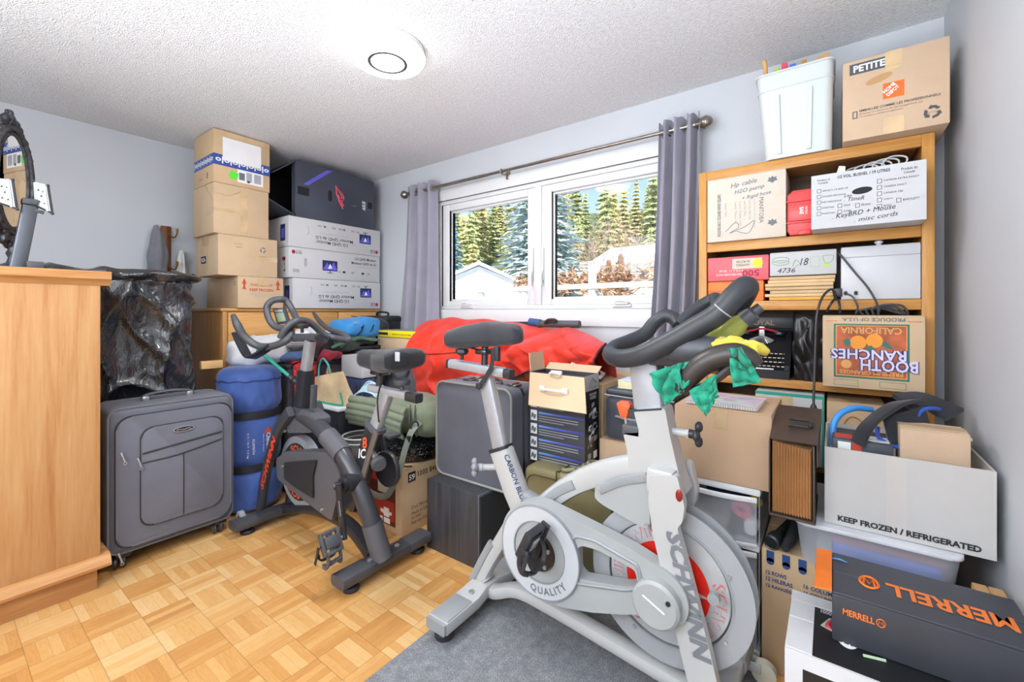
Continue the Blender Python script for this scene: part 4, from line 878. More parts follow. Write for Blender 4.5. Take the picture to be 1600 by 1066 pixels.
# ---------------------------------------------------------------- orange cover over a kick scooter
def interp(P, t):
    k = t*(len(P)-1); i = min(int(k), len(P)-2); q = k-i; return V(P[i])*(1-q)+V(P[i+1])*q
TOP = cr_path([(-2.507, 2.28, 1.142), (-2.275, 2.3, 1.173), (-1.967, 2.3, 1.167), (-1.691, 2.3, 1.153), (-1.444, 2.3, 1.12), (-1.253, 2.28, 1.125), (-1.078, 2.22, 1.088), (-0.946, 2.12, 1.05)], 6)
HEM = cr_path([(-2.33, 2.06, 0.643), (-2.077, 2.04, 0.607), (-1.823, 2.04, 0.679), (-1.619, 2.04, 0.78), (-1.425, 2.03, 0.866), (-1.274, 2.03, 0.914), (-1.11, 2.02, 0.881), (-0.961, 2.03, 0.899)], 6)
def coverf(u, v):
    a, h = interp(TOP, u), interp(HEM, u)
    if v < .25:
        t = v/.25; p = V((a.x, min(2.455, a.y+.16*(1-t)), a.z-.35*(1-t)**2)); k = .3*t
    else:
        t = (v-.25)/.75; s = t**1.15; p = V((a.x+(h.x-a.x)*t, a.y+(h.y-a.y)*(math.sin(PI/2*min(1, t*1.6)))-.03*math.sin(PI*t), a.z+(h.z-a.z)*s)); k = min(1, .3+2*t)
    d = .05*noise.noise(V((p.x*3.2+p.z*2.2, p.z*4.5-p.x*1.6, 1)))+.034*ridge((p.x*1.5+p.z*1.7, p.z*1.2-p.x*.9, 4), 2.6)**3+.012*noise.noise(V((p.x*12, p.z*14, 6)))
    ws = .12*noise.noise(V((p.x*2.1, p.z*2.6, 5))); g1 = (p.x*.75+p.z*1.25+ws)*7.5; g2 = (p.z*1.3-p.x*.55-ws)*8.5
    rt = min(1, max(0, (p.x+2.15)/.35)); cz = lambda g_: max(0, 1-abs(math.sin(g_))/.5)**1.5; d += (.3+.7*rt)*(.03*math.sin(2*g1)-.045*cz(g1)*max(0, .5+1.5*noise.noise(V((p.x*2, p.z*3, 11))))-.045*cz(g2)*max(0, .5+1.5*noise.noise(V((p.x*2.4, p.z*2, 21)))))+.015*cz(3.1*g2+2)*noise.noise(V((p.x*5, p.z*5, 31)))
    return p+V((.012*noise.noise(V((p.x*5, p.z*5, 3))), -d*k, .018*noise.noise(V((p.x*6, 0, 8)))*(1-k)))
red = cloth('orange_red_nylon', 'dc3522', .42, .06, 3, 500, .15); 
o = thing('orange_cover', 'bright orange red quilted cover draped over the scooter under the window', 'cover', (-1.7, 2.25, .6))
MB().grid(coverf, 150, 70).build('sheet', red, o, 80, solid=.004)
b = MB(); b.tube([coverf(u/60, 1.0)+V((0, -.003, -.002)) for u in range(61)], .006, 6); b.tube([coverf(1, .25+.75*k/12) for k in range(13)], .006, 6); b.tube([coverf(u/40*.28, .60)+V((0, -.006, 0)) for u in range(41)], .003, 5); b.build('piping', plain('maroon_piping', '5e1f22', .6), o)
b = MB(); b.grid(lambda u, v: coverf(.42+.25*u, 1.0)+V((0, .02+.05*v, -.05*v-.01+.012*math.sin(9*u))), 30, 8); b.build('lining', plain('orange_lining', 'c9622c', .6), o, 70, solid=.003)
o = thing('scooter', 'grey handled electric scooter mostly hidden under the orange cover', 'scooter', (-1.6, 2.33, 0))
g0, g1 = V((-1.463, 2.3, 1.144)), V((-1.196, 2.3, 1.145))
MB().cyl((-1.95, 2.31, 1.135), g0, .014).build('handlebar', M['steel_dark'], o)
MB().cyl(g0, g1, .022).cyl(g0-V((.02, 0, 0)), g0, .026).build('grip', M['dark_grey'], o)
MB().cyl(V((-1.55, 2.3, 1.155)), V((-1.472, 2.3, 1.148)), .024).build('switch_collar', M['ink_blue'], o)
l0 = V((-1.37, 2.27, 1.158)); MB().tube([l0+V((-.05, 0, -.01)), l0+V((-.02, -.01, .012)), l0+V((.03, -.01, .014))], .008, 8, 3).box(l0+V((-.035, -.01, -.005)), l0+V((.03, .02, .016)), .004).build('brake_lever', M['black_plastic'], o)
MB().tube([(-1.95, 2.31, 1.13), (-1.95, 2.33, .6), (-1.97, 2.34, .12)], .02, 10).build('stem', M['black_plastic'], o); MB().box((-1.95, 2.27, .09), (-1.5, 2.40, .13), .01).build('deck', M['black_plastic'], o)
for x in (-2.03, -1.46): MB().lathe([(0, -.02), (.08, -.02), (.1, -.01), (.1, .01), (.08, .02), (0, .02)], (x, 2.335, .1), (0, 1, 0), 24).build('wheel', M['black_matte'], o)

# ---------------------------------------------------------------- carton, pot, duffel, clear bucket
c = Carton('carton', 'large carton stamped 59 1000 with a red panel, on the floor beside the black speaker', 'box', (-2.25, 1.541, 0), (-1.872, 2.02, .354), M['board'], seam='x', tape=M['tape_clear'])
f = c.face('+x'); f.rect('ink', .09, .79, .20, .94, .001).text('white', '59', .103, .815, w=.085, bold=.03).text('ink', '1000 846 224', .235, .83, w=.46, h=.09, bold=.02, space=1.15)
for k, (st, w) in enumerate((('Don Microphone', .38), ('Made in China', .3), ('Q1 NW', .14), ('Fait en Chine', .3))): f.text('ink', st, .14, .34-k*.075, w=w)
for k, st in enumerate(('2 PCS', 'N.W.', 'G.W.', 'CBM')): f.text('ink', st, .66, .37-k*.075, w=.12)
f.done(dict(ink='lettering', white='number'))
f = c.face('-y'); M['brick'] = plain('brick_red_print', 'a82a22', .5); M['maroon'] = plain('maroon_print', '571a18', .5)
f.rect('maroon', .02, .1, .86, .93, .0006).rect('brick', .04, .17, .84, .47, .0014).rect('brick', .04, .74, .84, .91, .0014).rect('board_cream', .46, .58, .76, .83, .002).text('white', 'HEATER', .5, .85, w=.28, lift=.003)
f.poly('white', [(.52, .32), (.6, .32), (.6, .36), (.72, .36), (.72, .31), (.78, .31), (.78, .27), (.72, .25), (.72, .22), (.6, .22), (.6, .25), (.52, .27)], .002).rect('white', .6, .12, .74, .2, .002).rect('white', .5, .14, .57, .2, .002)
f.done(dict(maroon='print_panel', brick='print_panel', board_cream='print_label', white='symbols'))
en = NT('speckled_enamel'); en.set(color=en.ramp(en.noise(160, detail=1), [(.68, '141518'), (.72, 'c9c9cc')]), rough=.16, spec=.7)
px, py = -2.055, 1.79
o = thing('canning_pot', 'black speckled enamel pot with a lid on the stamped carton', 'pot', (px, py, .355))
MB().lathe([(0, .3555), (.17, .3555), (.186, .37), (.188, .43), (.198, .436)], (px, py, 0), n=44).build('body', en.m, o, 50)
MB().lathe([(.2, .434), (.2, .443), (.17, .458), (.1, .476), (.02, .482), (0, .482)], (px, py, 0), n=44).build('lid', en.m, o, 50)
for a in (-.5, 2.6): MB().tube([V((px+.187*math.cos(a-.2), py+.187*math.sin(a-.2), .41)), V((px+.225*math.cos(a-.12), py+.225*math.sin(a-.12), .415)), V((px+.225*math.cos(a+.12), py+.225*math.sin(a+.12), .415)), V((px+.187*math.cos(a+.2), py+.187*math.sin(a+.2), .41))], .006, 8, 4).build('handle', en.m, o)
tag(MB().tube([(-2.22, 1.56, .36), (-2.15, 1.545, .362), (-2.05, 1.56, .36), (-1.95, 1.575, .36), (-1.88, 1.62, .36)], .0045, 7, 5).build('cable', M['black_plastic']), 'thin black cable lying along the front top edge of the stamped carton', 'cable')
olv = cloth('olive_green_canvas', '767d68', .8, .08, 7, 500)
o = thing('duffel_bag', 'olive green ribbed duffel bag slumped over the enamel pot behind the black bike seat', 'bag', (-2.15, 1.8, .48))
Xd = Matrix.Rotation(.05, 4, 'Z')
b = MB(); blob(b, (-2.13, 1.80, .595), (.33, .165, .108), .62, .022, 5, 12, Xd, 60, 34, rid=.008); b.build('body', olv, o, 70)
fl_ = MB()
def dflap(u, v):
    x = -2.46+.53*u; z = .68-.17*v; return V((x+.01*math.sin(6*v), 1.622-.028*math.sin(PI*v)-.012*abs(math.sin(v*PI*4.5)), z+.012*math.sin(3*u)-.015*(u-.5)))
fl_.grid(dflap, 30, 40); fl_.build('quilted_flap', olv, o, 70, solid=.006)
b = MB(); b.tube([dflap(k/12, 1)+V((0, -.006, 0)) for k in range(13)]+[dflap(1, 1-k/8)+V((.004, -.006, 0)) for k in range(9)], .005, 6); b.tube([V((-1.93, 1.65, .69)), V((-1.915, 1.63, .6)), V((-1.93, 1.66, .51))], .005, 6, 4); b.tube([V((-1.9, 1.66, .69)), V((-1.885, 1.64, .6)), V((-1.9, 1.67, .51))], .005, 6, 4); b.build('piping', cloth('dark_olive', '565c4b', .8), o)
b = MB(); b.bar([V((-1.86, 1.66, .60)), V((-1.862, 1.60, .56)), V((-1.868, 1.56, .47)), V((-1.875, 1.525, .36)), V((-1.93, 1.505, .24)), V((-1.99, 1.50, .205)), V((-2.07, 1.50, .20)), V((-2.15, 1.51, .21))], .034, .004, up=(.35, -1, .1), sub=6); b.build('shoulder_strap', cloth('grey_green_webbing', '7d8478', .8), o)
b = MB(); b.torus((-1.862, 1.62, .59), (1, -.6, 0), .022, .005, 20, 8).box((-1.88, 1.575, .5), (-1.85, 1.6, .54), .005); b.build('buckle', M['black_plastic'], o)
clear = NT('clear_plastic'); clear.set(color='eef0ee', rough=.12, trans=.85, ior=1.2, alpha=.55)
o = thing('clear_bucket', 'tall clear plastic waste bucket on the floor behind the black bike', 'bucket', (-2.37, 1.63, 0))
MB().lathe([(.0, .003), (.08, .003), (.106, .44), (.109, .44), (.111, .45), (.104, .45), (.077, .008), (0, .008)], (-2.37, 1.63, 0), n=36).build('shell', clear.m, o, 40)
MB().torus((-2.37, 1.63, .45), (0, 0, 1), .109, .0045, 36, 8).torus((-2.37, 1.63, .42), (0, 0, 1), .108, .003, 36, 6).build('rim', plain('frosted_rim', 'dfe2e2', .3), o)
b = MB(); q = random.Random(5)
for k in range(7):
    c0 = V((-2.32+.02*q.random(), 1.645+.01*k, .70+.006*k)); b.tube([c0+V((-.16-.01*k, -.02, -.16+.012*k)), c0+V((-.13, -.03, -.03)), c0+V((-.05, -.02, .022+.003*k)), c0+V((.03, -.005, .02)), c0+V((.06+.006*k, .01, -.005)), c0+V((.02, .03, .016))], .0055, 7, 6)
tag(b.build('cord_bundle', plain('pale_blue_cord', 'b5d6de', .6)), 'pale blue cord bundle draped over the left end of the olive duffel', 'cord')

# ---------------------------------------------------------------- speaker cabinet, grey case, olive case
t = NT('black_ash_veneer'); t.set(color=t.ramp(t.noise(1, t.co((60, 60, 2.5)), 4), [(.35, '2c2d31'), (.65, '404147')]), rough=.45); ash = t.m
o = thing('speaker', 'black wood grained speaker cabinet on the floor between the bikes', 'speaker', (-1.51, 1.7, 0))
MB().box((-1.693, 1.557, 0), (-1.345, 1.86, .354), .003).build('cabinet', ash, o); MB().box((-1.345, 1.565, .008), (-1.33, 1.852, .346), .005).build('grille', cloth('black_grille', '1c1d20', .9), o)
MB().box((-1.3455, 1.559, .002), (-1.342, 1.858, .352), .001).build('front_edge', plain('grey_edge', '6a6b70', .5), o)
lt = cloth('grey_fabric_case', '5e5f69', .75, .06, 4, 800)
o = thing('hard_suitcase', 'dark grey fabric suitcase standing upright on the black speaker', 'suitcase', (-1.45, 1.75, .356))
cx0, cx1, cy0, cy1, cz0, cz1 = -1.715, -1.21, 1.645, 1.865, .357, .853
def rr2(x0, x1, z0, z1, r, n=6):
    P = []
    for cx_, cz_, a0 in ((x1-r, z1-r, 0), (x0+r, z1-r, 90), (x0+r, z0+r, 180), (x1-r, z0+r, 270)):
        for k in range(n+1): g = math.radians(a0+90*k/n); P.append((cx_+r*math.cos(g), cz_+r*math.sin(g)))
    return P
MB().prism(rr2(cx0, cx1, cz0, cz1, .05), cy0, cy1, 'y', .008).build('body', lt, o)
b = MB()
for y in (cy0, cy1): b.tube([V((x, y, z)) for x, z in rr2(cx0+.004, cx1-.004, cz0+.004, cz1-.004, .048)], .0065, 7, closed=True)
b.build('piping', plain('pale_grey_piping', '8a8984', .5), o)
MB().prism(rr2(cx0-.0015, cx1+.0015, cz0-.0005, cz1+.0015, .05), cy0+.09, cy0+.105, 'y').build('closing_edge', M['steel_dark'], o)
for x in (-1.56, -1.27): MB().box((x-.03, cy0+.07, cz1), (x+.03, cy0+.125, cz1+.008), .003).box((x-.012, cy0+.06, cz1+.006), (x+.012, cy0+.13, cz1+.014), .003).build('latch', M['nickel'], o)
MB().tube([(-1.49, cy0+.09, cz1+.002), (-1.475, cy0+.09, cz1+.02), (-1.415, cy0+.09, cz1+.024), (-1.355, cy0+.09, cz1+.02), (-1.34, cy0+.09, cz1+.002)], .008, 8, 4).build('handle', M['black_plastic'], o)
ov = plain('olive_vinyl', '857c58', .4, var=.07, vs=5, bump=.12, bs=260)
o = thing('vinyl_case', 'olive brown vinyl suitcase on the floor behind the white bike', 'suitcase', (-.93, 1.77, 0))
MB().box((-1.163, 1.665, 0), (-.7, 1.885, .505), .035, 4).build('body', ov, o); b = MB()
b.tube([V((-.98, 1.662, .02)), V((-.98, 1.661, .47)), V((-.98, 1.69, .506)), V((-.98, 1.86, .507))], .003, 6, 3); b.tube([V((x, 1.664, z)) for x, z in rr2(-1.14, -.72, .03, .475, .05)], .003, 6, closed=True); b.build('seam', plain('dark_olive_seam', '554d30', .5), o)
b = MB()
for k in range(4): b.torus((-.86+.015*k, 1.725+.004*k, .514+.013*k), (0.05*k, .1, 1), .055-.004*k, .0095, 30, 8)
b.tube([V((-.92, 1.72, .52)), V((-.95, 1.70, .515)), V((-.97, 1.7, .515))], .0095, 8, 3)
tag(b.build('hose', plain('khaki_hose', '8f8a68', .5)), 'coiled khaki hose lying on the olive vinyl suitcase', 'hose')

# ---------------------------------------------------------------- boxes beside the white bike post
M['box_dark'] = plain('charcoal_print', '43464f', .45, var=.03); M['box_black'] = plain('black_print', '1a1b1f', .4); M['box_silver'] = plain('silver_print', 'b9babd', .35, .3)
c = Carton('appliance_box', 'dark printed box with a kraft flap and white carry handle on the olive vinyl case', 'box', (-1.205, 1.78, .507), (-.9, 1.925, .925), M['box_dark'], open_top=True)
f = c.face('-y'); gb = NT('blue_streak'); sxx = gb.n('SeparateXYZ'); gb.link(gb.n('TexCoord').outputs['Object'], sxx.inputs[0]); gb.set(color=gb.ramp(gb.math('ADD', gb.math('MULTIPLY', sxx.outputs[0], 3.2), .5), [(.05, '7ab4e8'), (.5, '4b6fd0'), (.9, '49429a')]), rough=.4); M['streak'] = gb.m
for k in range(6):
    v = .83-k*.155
    f.rect('streak', .19, v, .98, v+.022, .001); f.rect('white', .035, v-.085, .155, v+.035, .001) if k != 0 else None
    f.line('ink_grey', [(.06, v-.05), (.08, v+.0), (.11, v-.06), (.13, v-.01)], .004, .002)
    for r_ in range(3): f.rect('ink_pale', .19, v-.03-.028*r_, .19+(.7 if r_ < 2 else .45), v-.022-.028*r_, .001)
f.done(dict(streak='heading', white='icon_tile', ink_grey='icon', ink_pale='print_lines'))
f = c.face('+x'); f.rect('box_black', .0, 0, 1, .83, .0008).rect('box_silver', 0, .83, 1, 1, .0008).line('ink_grey', [(.3, .87), (.42, .93), (.55, .96), (.65, .92), (.72, .93), (.8, .9)], .002, .002).text('ink_grey', 'STORM', .25, .85, w=.55, h=.02).text('white', 'VACUUM', .3, .77, w=.5).text('white', 'SYSTEM', .35, .73, w=.4)
q = random.Random(9)
for k, (v0, v1) in enumerate(((.5, .68), (.36, .48), (.24, .34))):
    for j in range(7): u = .2+q.random()*.5; v = v0+q.random()*(v1-v0)*.8; f.poly(('box_silver', 'white', 'ink_pale')[j % 3], [(u, v), (u+.2*q.random()+.08, v+.02), (u+.2, v+.06), (u+.02, v+.05)], .002)
f.text('white', '5 YR', .2, .2, w=.3).rect('white', .6, .06, .85, .14, .002).rect('ink_pale', .2, .08, .4, .14, .002).done(dict(box_black='print_panel', box_silver='print_band', ink_grey='emblem', white='lettering', ink_pale='pictures'))
hinge0, hinge1 = V((-1.2, 1.782, .924)), V((-.905, 1.782, .924))
k1 = flap(hinge0, hinge1, V((-1.147, 1.66, 0.787))-hinge0+V((.02, 0, 0)), 'flap').build('front_flap', M['board_pale'], c.o, 0)
fd = (V((-1.147, 1.66, 0.787))-hinge0); mid = (hinge0+hinge1)/2+fd*.5; nrm = V((1, 0, 0)).cross(fd).normalized(); nrm = -nrm if nrm.y > 0 else nrm
b = MB(); hp = mid+nrm*.008
b.box(hp+V((-.075, -.006, -.012)), hp+V((-.045, .006, .014)), .004).box(hp+V((.045, -.006, -.012)), hp+V((.075, .006, .014)), .004).tube([hp+V((-.06, -.004, 0)), hp+V((-.03, -.012, 0)), hp+V((.03, -.012, 0)), hp+V((.06, -.004, 0))], .006, 8, 3); b.build('carry_handle', M['white_plastic'], k1)
b = MB(); b.box((-1.08, 1.775, .92), (-1.02, 1.79, .94), .004).tube([(-1.08, 1.77, .925), (-1.05, 1.758, .935), (-1.02, 1.77, .925)], .006, 7, 3); b.build('latch_tab', M['white_plastic'], c.o)
flap((-1.204, 1.79, .924), (-1.204, 1.92, .924), (-.02, .015, .09)).build('side_flap', M['board_pale'], c.o, 0); flap((-1.2, 1.922, .92), (-.905, 1.922, .92), (0, .05, .03)).build('back_flap', M['board_pale'], c.o, 0)
c = Carton('carton', 'tall brown carton behind the dark appliance box', 'box', (-1.27, 1.985, 0), (-.905, 2.485, .86), M['board'], seam='y', tape=M['tape_clear'])
for m_, lab, a, e_ in ((M['white_plastic'], 'white ring binder leaning out from under the orange cover', (-1.099, 2.02, 0.955), (-0.929, 2.02, 0.89)), (M['black_matte'], 'black ring binder leaning below the white one under the orange cover', (-1.114, 2.02, 0.931), (-0.936, 2.02, 0.88)), (M['dark_grey'], 'dark grey folder leaning beneath the two binders', (-1.129, 2.02, 0.906), (-0.964, 2.02, 0.868))):
    a, e_ = V(a), V(e_); d = (e_-a); b = MB(); n_ = V((d.z, 0, -d.x)).normalized()*.011
    for y in (0,):
        A = [a, e_, e_+n_, a+n_]; vs = [b.bm.verts.new(p) for p in A]; vs2 = [b.bm.verts.new(p+V((-.05, .16, .0))) for p in A]
        b.face(vs); b.face(vs2)
        for i in range(4): b.face((vs[i], vs[(i+1) % 4], vs2[(i+1) % 4], vs2[i]))
    bmesh.ops.recalc_face_normals(b.bm, faces=b.bm.faces)
    tag(b.build('binder', m_, smooth=0), lab, 'binder')
c = Carton('carton', 'low brown carton carrying the dark grey case behind the white bike', 'box', (-.885, 1.90, 0), (-.53, 2.19, .622), M['board_kraft'], seam='x', tape=M['tape_clear'])
o = thing('zipped_case', 'dark grey zipped case with a book on it behind the white bike', 'case', (-.7, 2.0, .624))
MB().box((-.862, 1.9, .624), (-.535, 2.16, .825), .03, 4).build('body', cloth('slate_vinyl', '474951', .5, .05), o); MB().box((-.858, 1.904, .826), (-.539, 2.156, .862), .016, 3).build('lid', plain('slate_lid', '3c3e45', .4), o)
b = MB(); b.tube([V((-.86, 1.90, .832)), V((-.7, 1.897, .829)), V((-.54, 1.90, .834))], .004, 6, 3); b.bar([V((-.80, 1.897, .74)), V((-.72, 1.885, .735)), V((-.6, 1.897, .745))], .02, .006, up=(0, 0, 1), sub=3); b.build('zip_band', M['mid_grey'], o)
o = thing('book', 'thick paperback with a blue and white cover lying on the dark grey case', 'book', (-.72, 2.0, .8635))
MB().box((-.805, 1.93, .866), (-.62, 2.06, .898), .001).build('pages', plain('cream_pages', 'd9cf9e', .8), o); MB().box((-.807, 1.928, .8635), (-.618, 2.064, .866)).box((-.807, 1.928, .898), (-.618, 2.064, .9005)).box((-.807, 2.06, .866), (-.618, 2.064, .898)).build('cover', plain('blue_white_cover', 'c7d3e8', .4, var=.15, vs=40), o)
# ---------------------------------------------------------------- bookcase
bo_x = oak('bookcase_oak_across', 'a86f34', 'c28944', 'd6a05a', 'x', 1.1); bo_z = oak('bookcase_oak_upright', 'a86f34', 'c28944', 'd6a05a', 'z', 1.1)
bc = thing('bookcase', 'tall oak bookcase full of boxes between the window and the right wall', 'bookcase', (-.105, 2.35, 0))
for x0, x1 in ((-.514, -.479), (.269, .305)):
    MB().box((x0, 2.21, 0), (x1, 2.232, 1.882), .002).build('stile', bo_z, bc); MB().box((x0+.004, 2.232, 0), (x1-.004, 2.485, 1.878), .001).build('side_panel', bo_z, bc)
for z0, z1, yf in ((1.837, 1.882, 2.211), (1.5, 1.543, 2.216), (1.227, 1.268, 2.216), (.89, .925, 2.216), (.55, .585, 2.216), (.04, .09, 2.216)):
    MB().box((-.479, yf, z0), (.269, 2.232, z1), .002).box((-.479, 2.232, z1-.02), (.269, 2.475, z1)).build('shelf', bo_x, bc)
MB().box((-.51, 2.476, 0), (.3, 2.484, 1.87)).build('back_panel', oak('bookcase_back', '4a3626', '5c4632', '6d553e', 'x'), bc)
def ycar(name, lab, tl, br, y, dep, z0, mat, **kw):
    # carton read from its front face at depth y
    return Carton(name, lab, 'box', (tl[0], y, z0), (br[0], y+dep, tl[2]), mat, **kw)
# top of the bookcase
tp = NT('milky_polypropylene'); tp.set(color='d0d2d2', rough=.35); tp.b.inputs['Subsurface Weight'].default_value = .15
o = thing('storage_tote', 'white open plastic tote with wood pieces sticking out, on top of the bookcase', 'tote', (-.12, 2.3, 1.883))
b = MB()
def tote_ring(k, z, g=0):
    x0, x1 = -.238-.032*k+g, .0+.006*k-g; y0, y1 = 2.2-.02*k+g, 2.42+.03*k-g; return [V((x, y, z)) for x, y in rr2(x0, x1, y0, y1, .03)]
b.rings([tote_ring(0, 1.884), tote_ring(.75, 2.165), tote_ring(.76, 2.166), tote_ring(1.0, 2.25)], cap=False); b.face([b.bm.verts.new(p) for p in tote_ring(0, 1.884)])
b.rings([tote_ring(1.0, 2.25), tote_ring(1, 2.25, .004), tote_ring(0, 1.89, .004)]); b.build('body', tp.m, o, 40)
b = MB(); b.tube([p for p in tote_ring(1.0, 2.248, -.002)], .005, 7, closed=True); b.tube([p for p in tote_ring(.8, 2.178, -.001)], .003, 6, closed=True)
b.build('rim', tp.m, o)
for xa, xb in ((-.19, -.175), (-.085, -.07)):
    MB().prism([(xa, 1.9), (xb, 1.9), (xb+.006*(1 if xa > -.1 else -1), 2.15), (xa+.006*(1 if xa > -.1 else -1), 2.15)], 2.178, 2.2, 'y', .003, X=Matrix.Translation((0, 0, 0)) @ Matrix(((1, 0, 0, 0), (0, 1, -.055, .115), (0, 0, 1, 0), (0, 0, 0, 1)))).build('rib', tp.m, o)
wd = plain('pale_wood', 'd0a164', .5, var=.1); wd2 = plain('orange_wood', 'c98a42', .5, var=.1)
tag(MB().tube([(-.232, 2.3, 1.95), (-.243, 2.285, 2.28), (-.245, 2.28, 2.335), (-.249, 2.27, 2.36)], [.010, .010, .009, .009], 8).build('wooden_stick', wd), 'slim wooden stick standing at the left corner of the white tote', 'stick')
for x, col, h, nm in ((-.222, M['orange_deep'], 2.275, 'orange'), (-.198, M['lime'], 2.295, 'lime green'), (-.168, M['rose'], 2.31, 'pink'), (-.138, M['blue_print'], 2.295, 'blue')):
    tag(MB().box((x-.011, 2.24, 1.92), (x+.011, 2.36, h), .002).build('book', col, smooth=0), nm+' book spine standing in the white tote on the bookcase', 'book')
tag(MB().box((-.105, 2.25, 1.92), (-.088, 2.37, 2.305), .003).build('wooden_block', wd2), 'upright wooden block beside the blue spine in the white tote', 'wood')
tag(MB().prism([(-.078, 1.93), (-.015, 1.93), (-.01, 2.31), (-.02, 2.318), (-.08, 2.29)], 2.27, 2.285, 'y', .002).build('wooden_board', wd), 'thin wooden board leaning at the right end of the white tote', 'board')
c = Carton('moving_carton', 'brown carton marked PETITE on top of the bookcase by the right wall', 'box', (.034, 2.14, 1.884), (.334, 2.44, 2.19), M['board_dull'], seam='y', tape=M['tape_clear'])
f = c.face('-y'); M['slate'] = plain('slate_print', '4b4e54', .6); M['hd_or'] = plain('signal_orange', 'ec6a1e', .5)
f.rect('slate', .07, .82, .50, .955, .0006).text('white', 'PETITE', .11, .845, w=.31, h=.085, bold=.03)
f.rect('hd_or', .40, .43, .60, .62, .0006)
for st, u, v in (('HOME', .418, .495), ('DEPOT', .452, .452)): f.text('white', st, u, v, w=.14, h=.042, bold=.03, rot=40, lift=.002)
f.text('slate', 'EMBALLEZ COMME LES PROFESSIONNELS', .17, .335, w=.75, h=.03, bold=.02).text('slate', 'Estimez vos besoins de demenagement sur', .17, .295, w=.6, h=.022).text('slate', 'homedepot.ca/demenagement', .17, .262, w=.42, h=.02)
f.frame_rect('slate', .1, .265, .15, .355, .003).recycle('slate', .85, .16, .024).text('slate', 'RECYCLE', .85, .15, w=.1, align='c')
f.poly('board_deep', [(.36+.13*math.cos(2*PI*i/24)+.0, .70+.045*math.sin(2*PI*i/24)+.03*math.cos(2*PI*i/24)) for i in range(24)], .0008)
f.rect('tape_clear', .44, .82, .56, 1, .002).rect('tape_clear', .40, 0, .60, .2, .0015).done(dict(slate='lettering', white='lettering', hd_or='logo_panel', board_deep='hand_hole', tape_clear='tape'))
# first shelf
c = ycar('document_box', 'cream archive box lettered MANITOBA, left end of the upper shelf', (-0.474, 2.2, 1.836), (-0.159, 2.2, 1.552), 2.2, .25, 1.544, M['board_cream'], seam='x')
f = c.face('-y')
f.text('ink_grey', 'MANITOBA', .68, .62, w=.36, h=.06, rot=-90).text('ink_grey', 'UNITED GRAIN SERVICES CORPORATION', .14, .75, w=.62, h=.05, rot=-90, bold=.02)
for k, (u, w) in enumerate(((.24, .2), (.37, .3), (.43, .35), (.49, .22), (.55, .28), (.61, .4))): f.text('ink_pale', 'Land Titles Office Winnipeg'[:10+3*k], u, .6, w=w, h=.03, rot=-90)
f.text('ink_pen', 'Hp cable', .32, .80, w=.34, h=.09, shear=.35, rot=6).text('ink_pen', 'H2O pump', .37, .70, w=.38, h=.08, shear=.35, rot=6).text('ink_pen', '+ Rigid hose', .47, .60, w=.36, h=.07, shear=.35, rot=6)
f.line('ink_pen', [(.25, .15), (.38, .28), (.42, .2), (.3, .12), (.5, .2), (.62, .28), (.55, .1), (.4, .14)], .001)
for v in (.86, .22): f.poly('ink_grey', [(.84, v-.05), (.87, v-.02), (.9, v-.015), (.885, v+.02), (.89, v+.05), (.86, v+.03), (.84, v+.06), (.82, v+.03), (.79, v+.05), (.80, v+.02), (.78, v-.015), (.81, v-.02)])
f.done(dict(ink_grey='lettering', ink_pale='lettering', ink_pen='handwriting'))
rd = plain('red_plastic', 'd9403f', .35, var=.03)
a, e_ = (-0.155, 2.2, 1.801), (-0.036, 2.2, 1.539)
o = thing('tool_case', 'red plastic tool case standing between the cream box and the white fruit box', 'case', ((a[0]+e_[0])/2, 2.3, 1.5435))
zc = 1.5435
MB().prism([(a[0], zc+.02), (a[0]+.01, zc+.002), (e_[0]-.01, zc+.002), (e_[0], zc+.02), (e_[0], 1.705), (e_[0]-.012, 1.735), (a[0]+.02, 1.735), (a[0], 1.715)], 2.2, 2.44, 'y', .006).build('shell', rd, o)
MB().box((a[0]+.004, 2.193, zc+.06), (e_[0]-.004, 2.202, 1.685), .006).build('front_panel', rd, o)
b = MB(); b.box((a[0]-.002, 2.192, 1.685), (e_[0]+.001, 2.21, 1.692), .002); b.box((a[0]-.002, 2.192, zc+.05), (e_[0]+.001, 2.21, zc+.057), .002); b.box(((a[0]+e_[0])/2-.02, 2.19, zc), ((a[0]+e_[0])/2+.025, 2.21, zc+.02), .004); b.build('seam_rib', rd, o)
X = frame((a[0]+.045, 2.1925, 1.66), (0, 0, -1), (1, 0, 0)); b = MB(); b.text('SAE', X, h=.014, bold=.03); b.text('METRIC', frame((a[0]+.065, 2.1925, 1.66), (0, 0, -1), (1, 0, 0)), h=.007); b.build('lettering', M['white'], o, 0)
c = Carton('fruit_box', 'white half bushel fruit box with tick boxes and handwriting, right end of the upper shelf', 'box', (-.066, 2.09, 1.5445), (.267, 2.36, 1.755), M['board_white'], seam='x', open_top=True)
f = c.face('-y')
f.text('ink', '1/2 VOL. BUSHEL / 19 LITRES', .25, .885, w=.46, h=.055, bold=.02).text('ink', 'Product of', .06, .88, w=.12, h=.04).text('ink', 'Canada', .07, .83, w=.09, h=.035).text('ink', 'Produit du', .8, .87, w=.13, h=.045).text('ink', 'Canada', .82, .81, w=.09, h=.04)
for k, st in enumerate(('APPLES 2 1/4 AND UP', 'GOLDEN DELICIOUS', 'RED DELICIOUS', 'SPARTAN', 'McINTOSH')): f.frame_rect('ink', .055, .665-k*.105, .095, .735-k*.105, .0012).text('ink', st, .105, .68-k*.105, w=(.24, .22, .18, .11, .12)[k], h=.03)
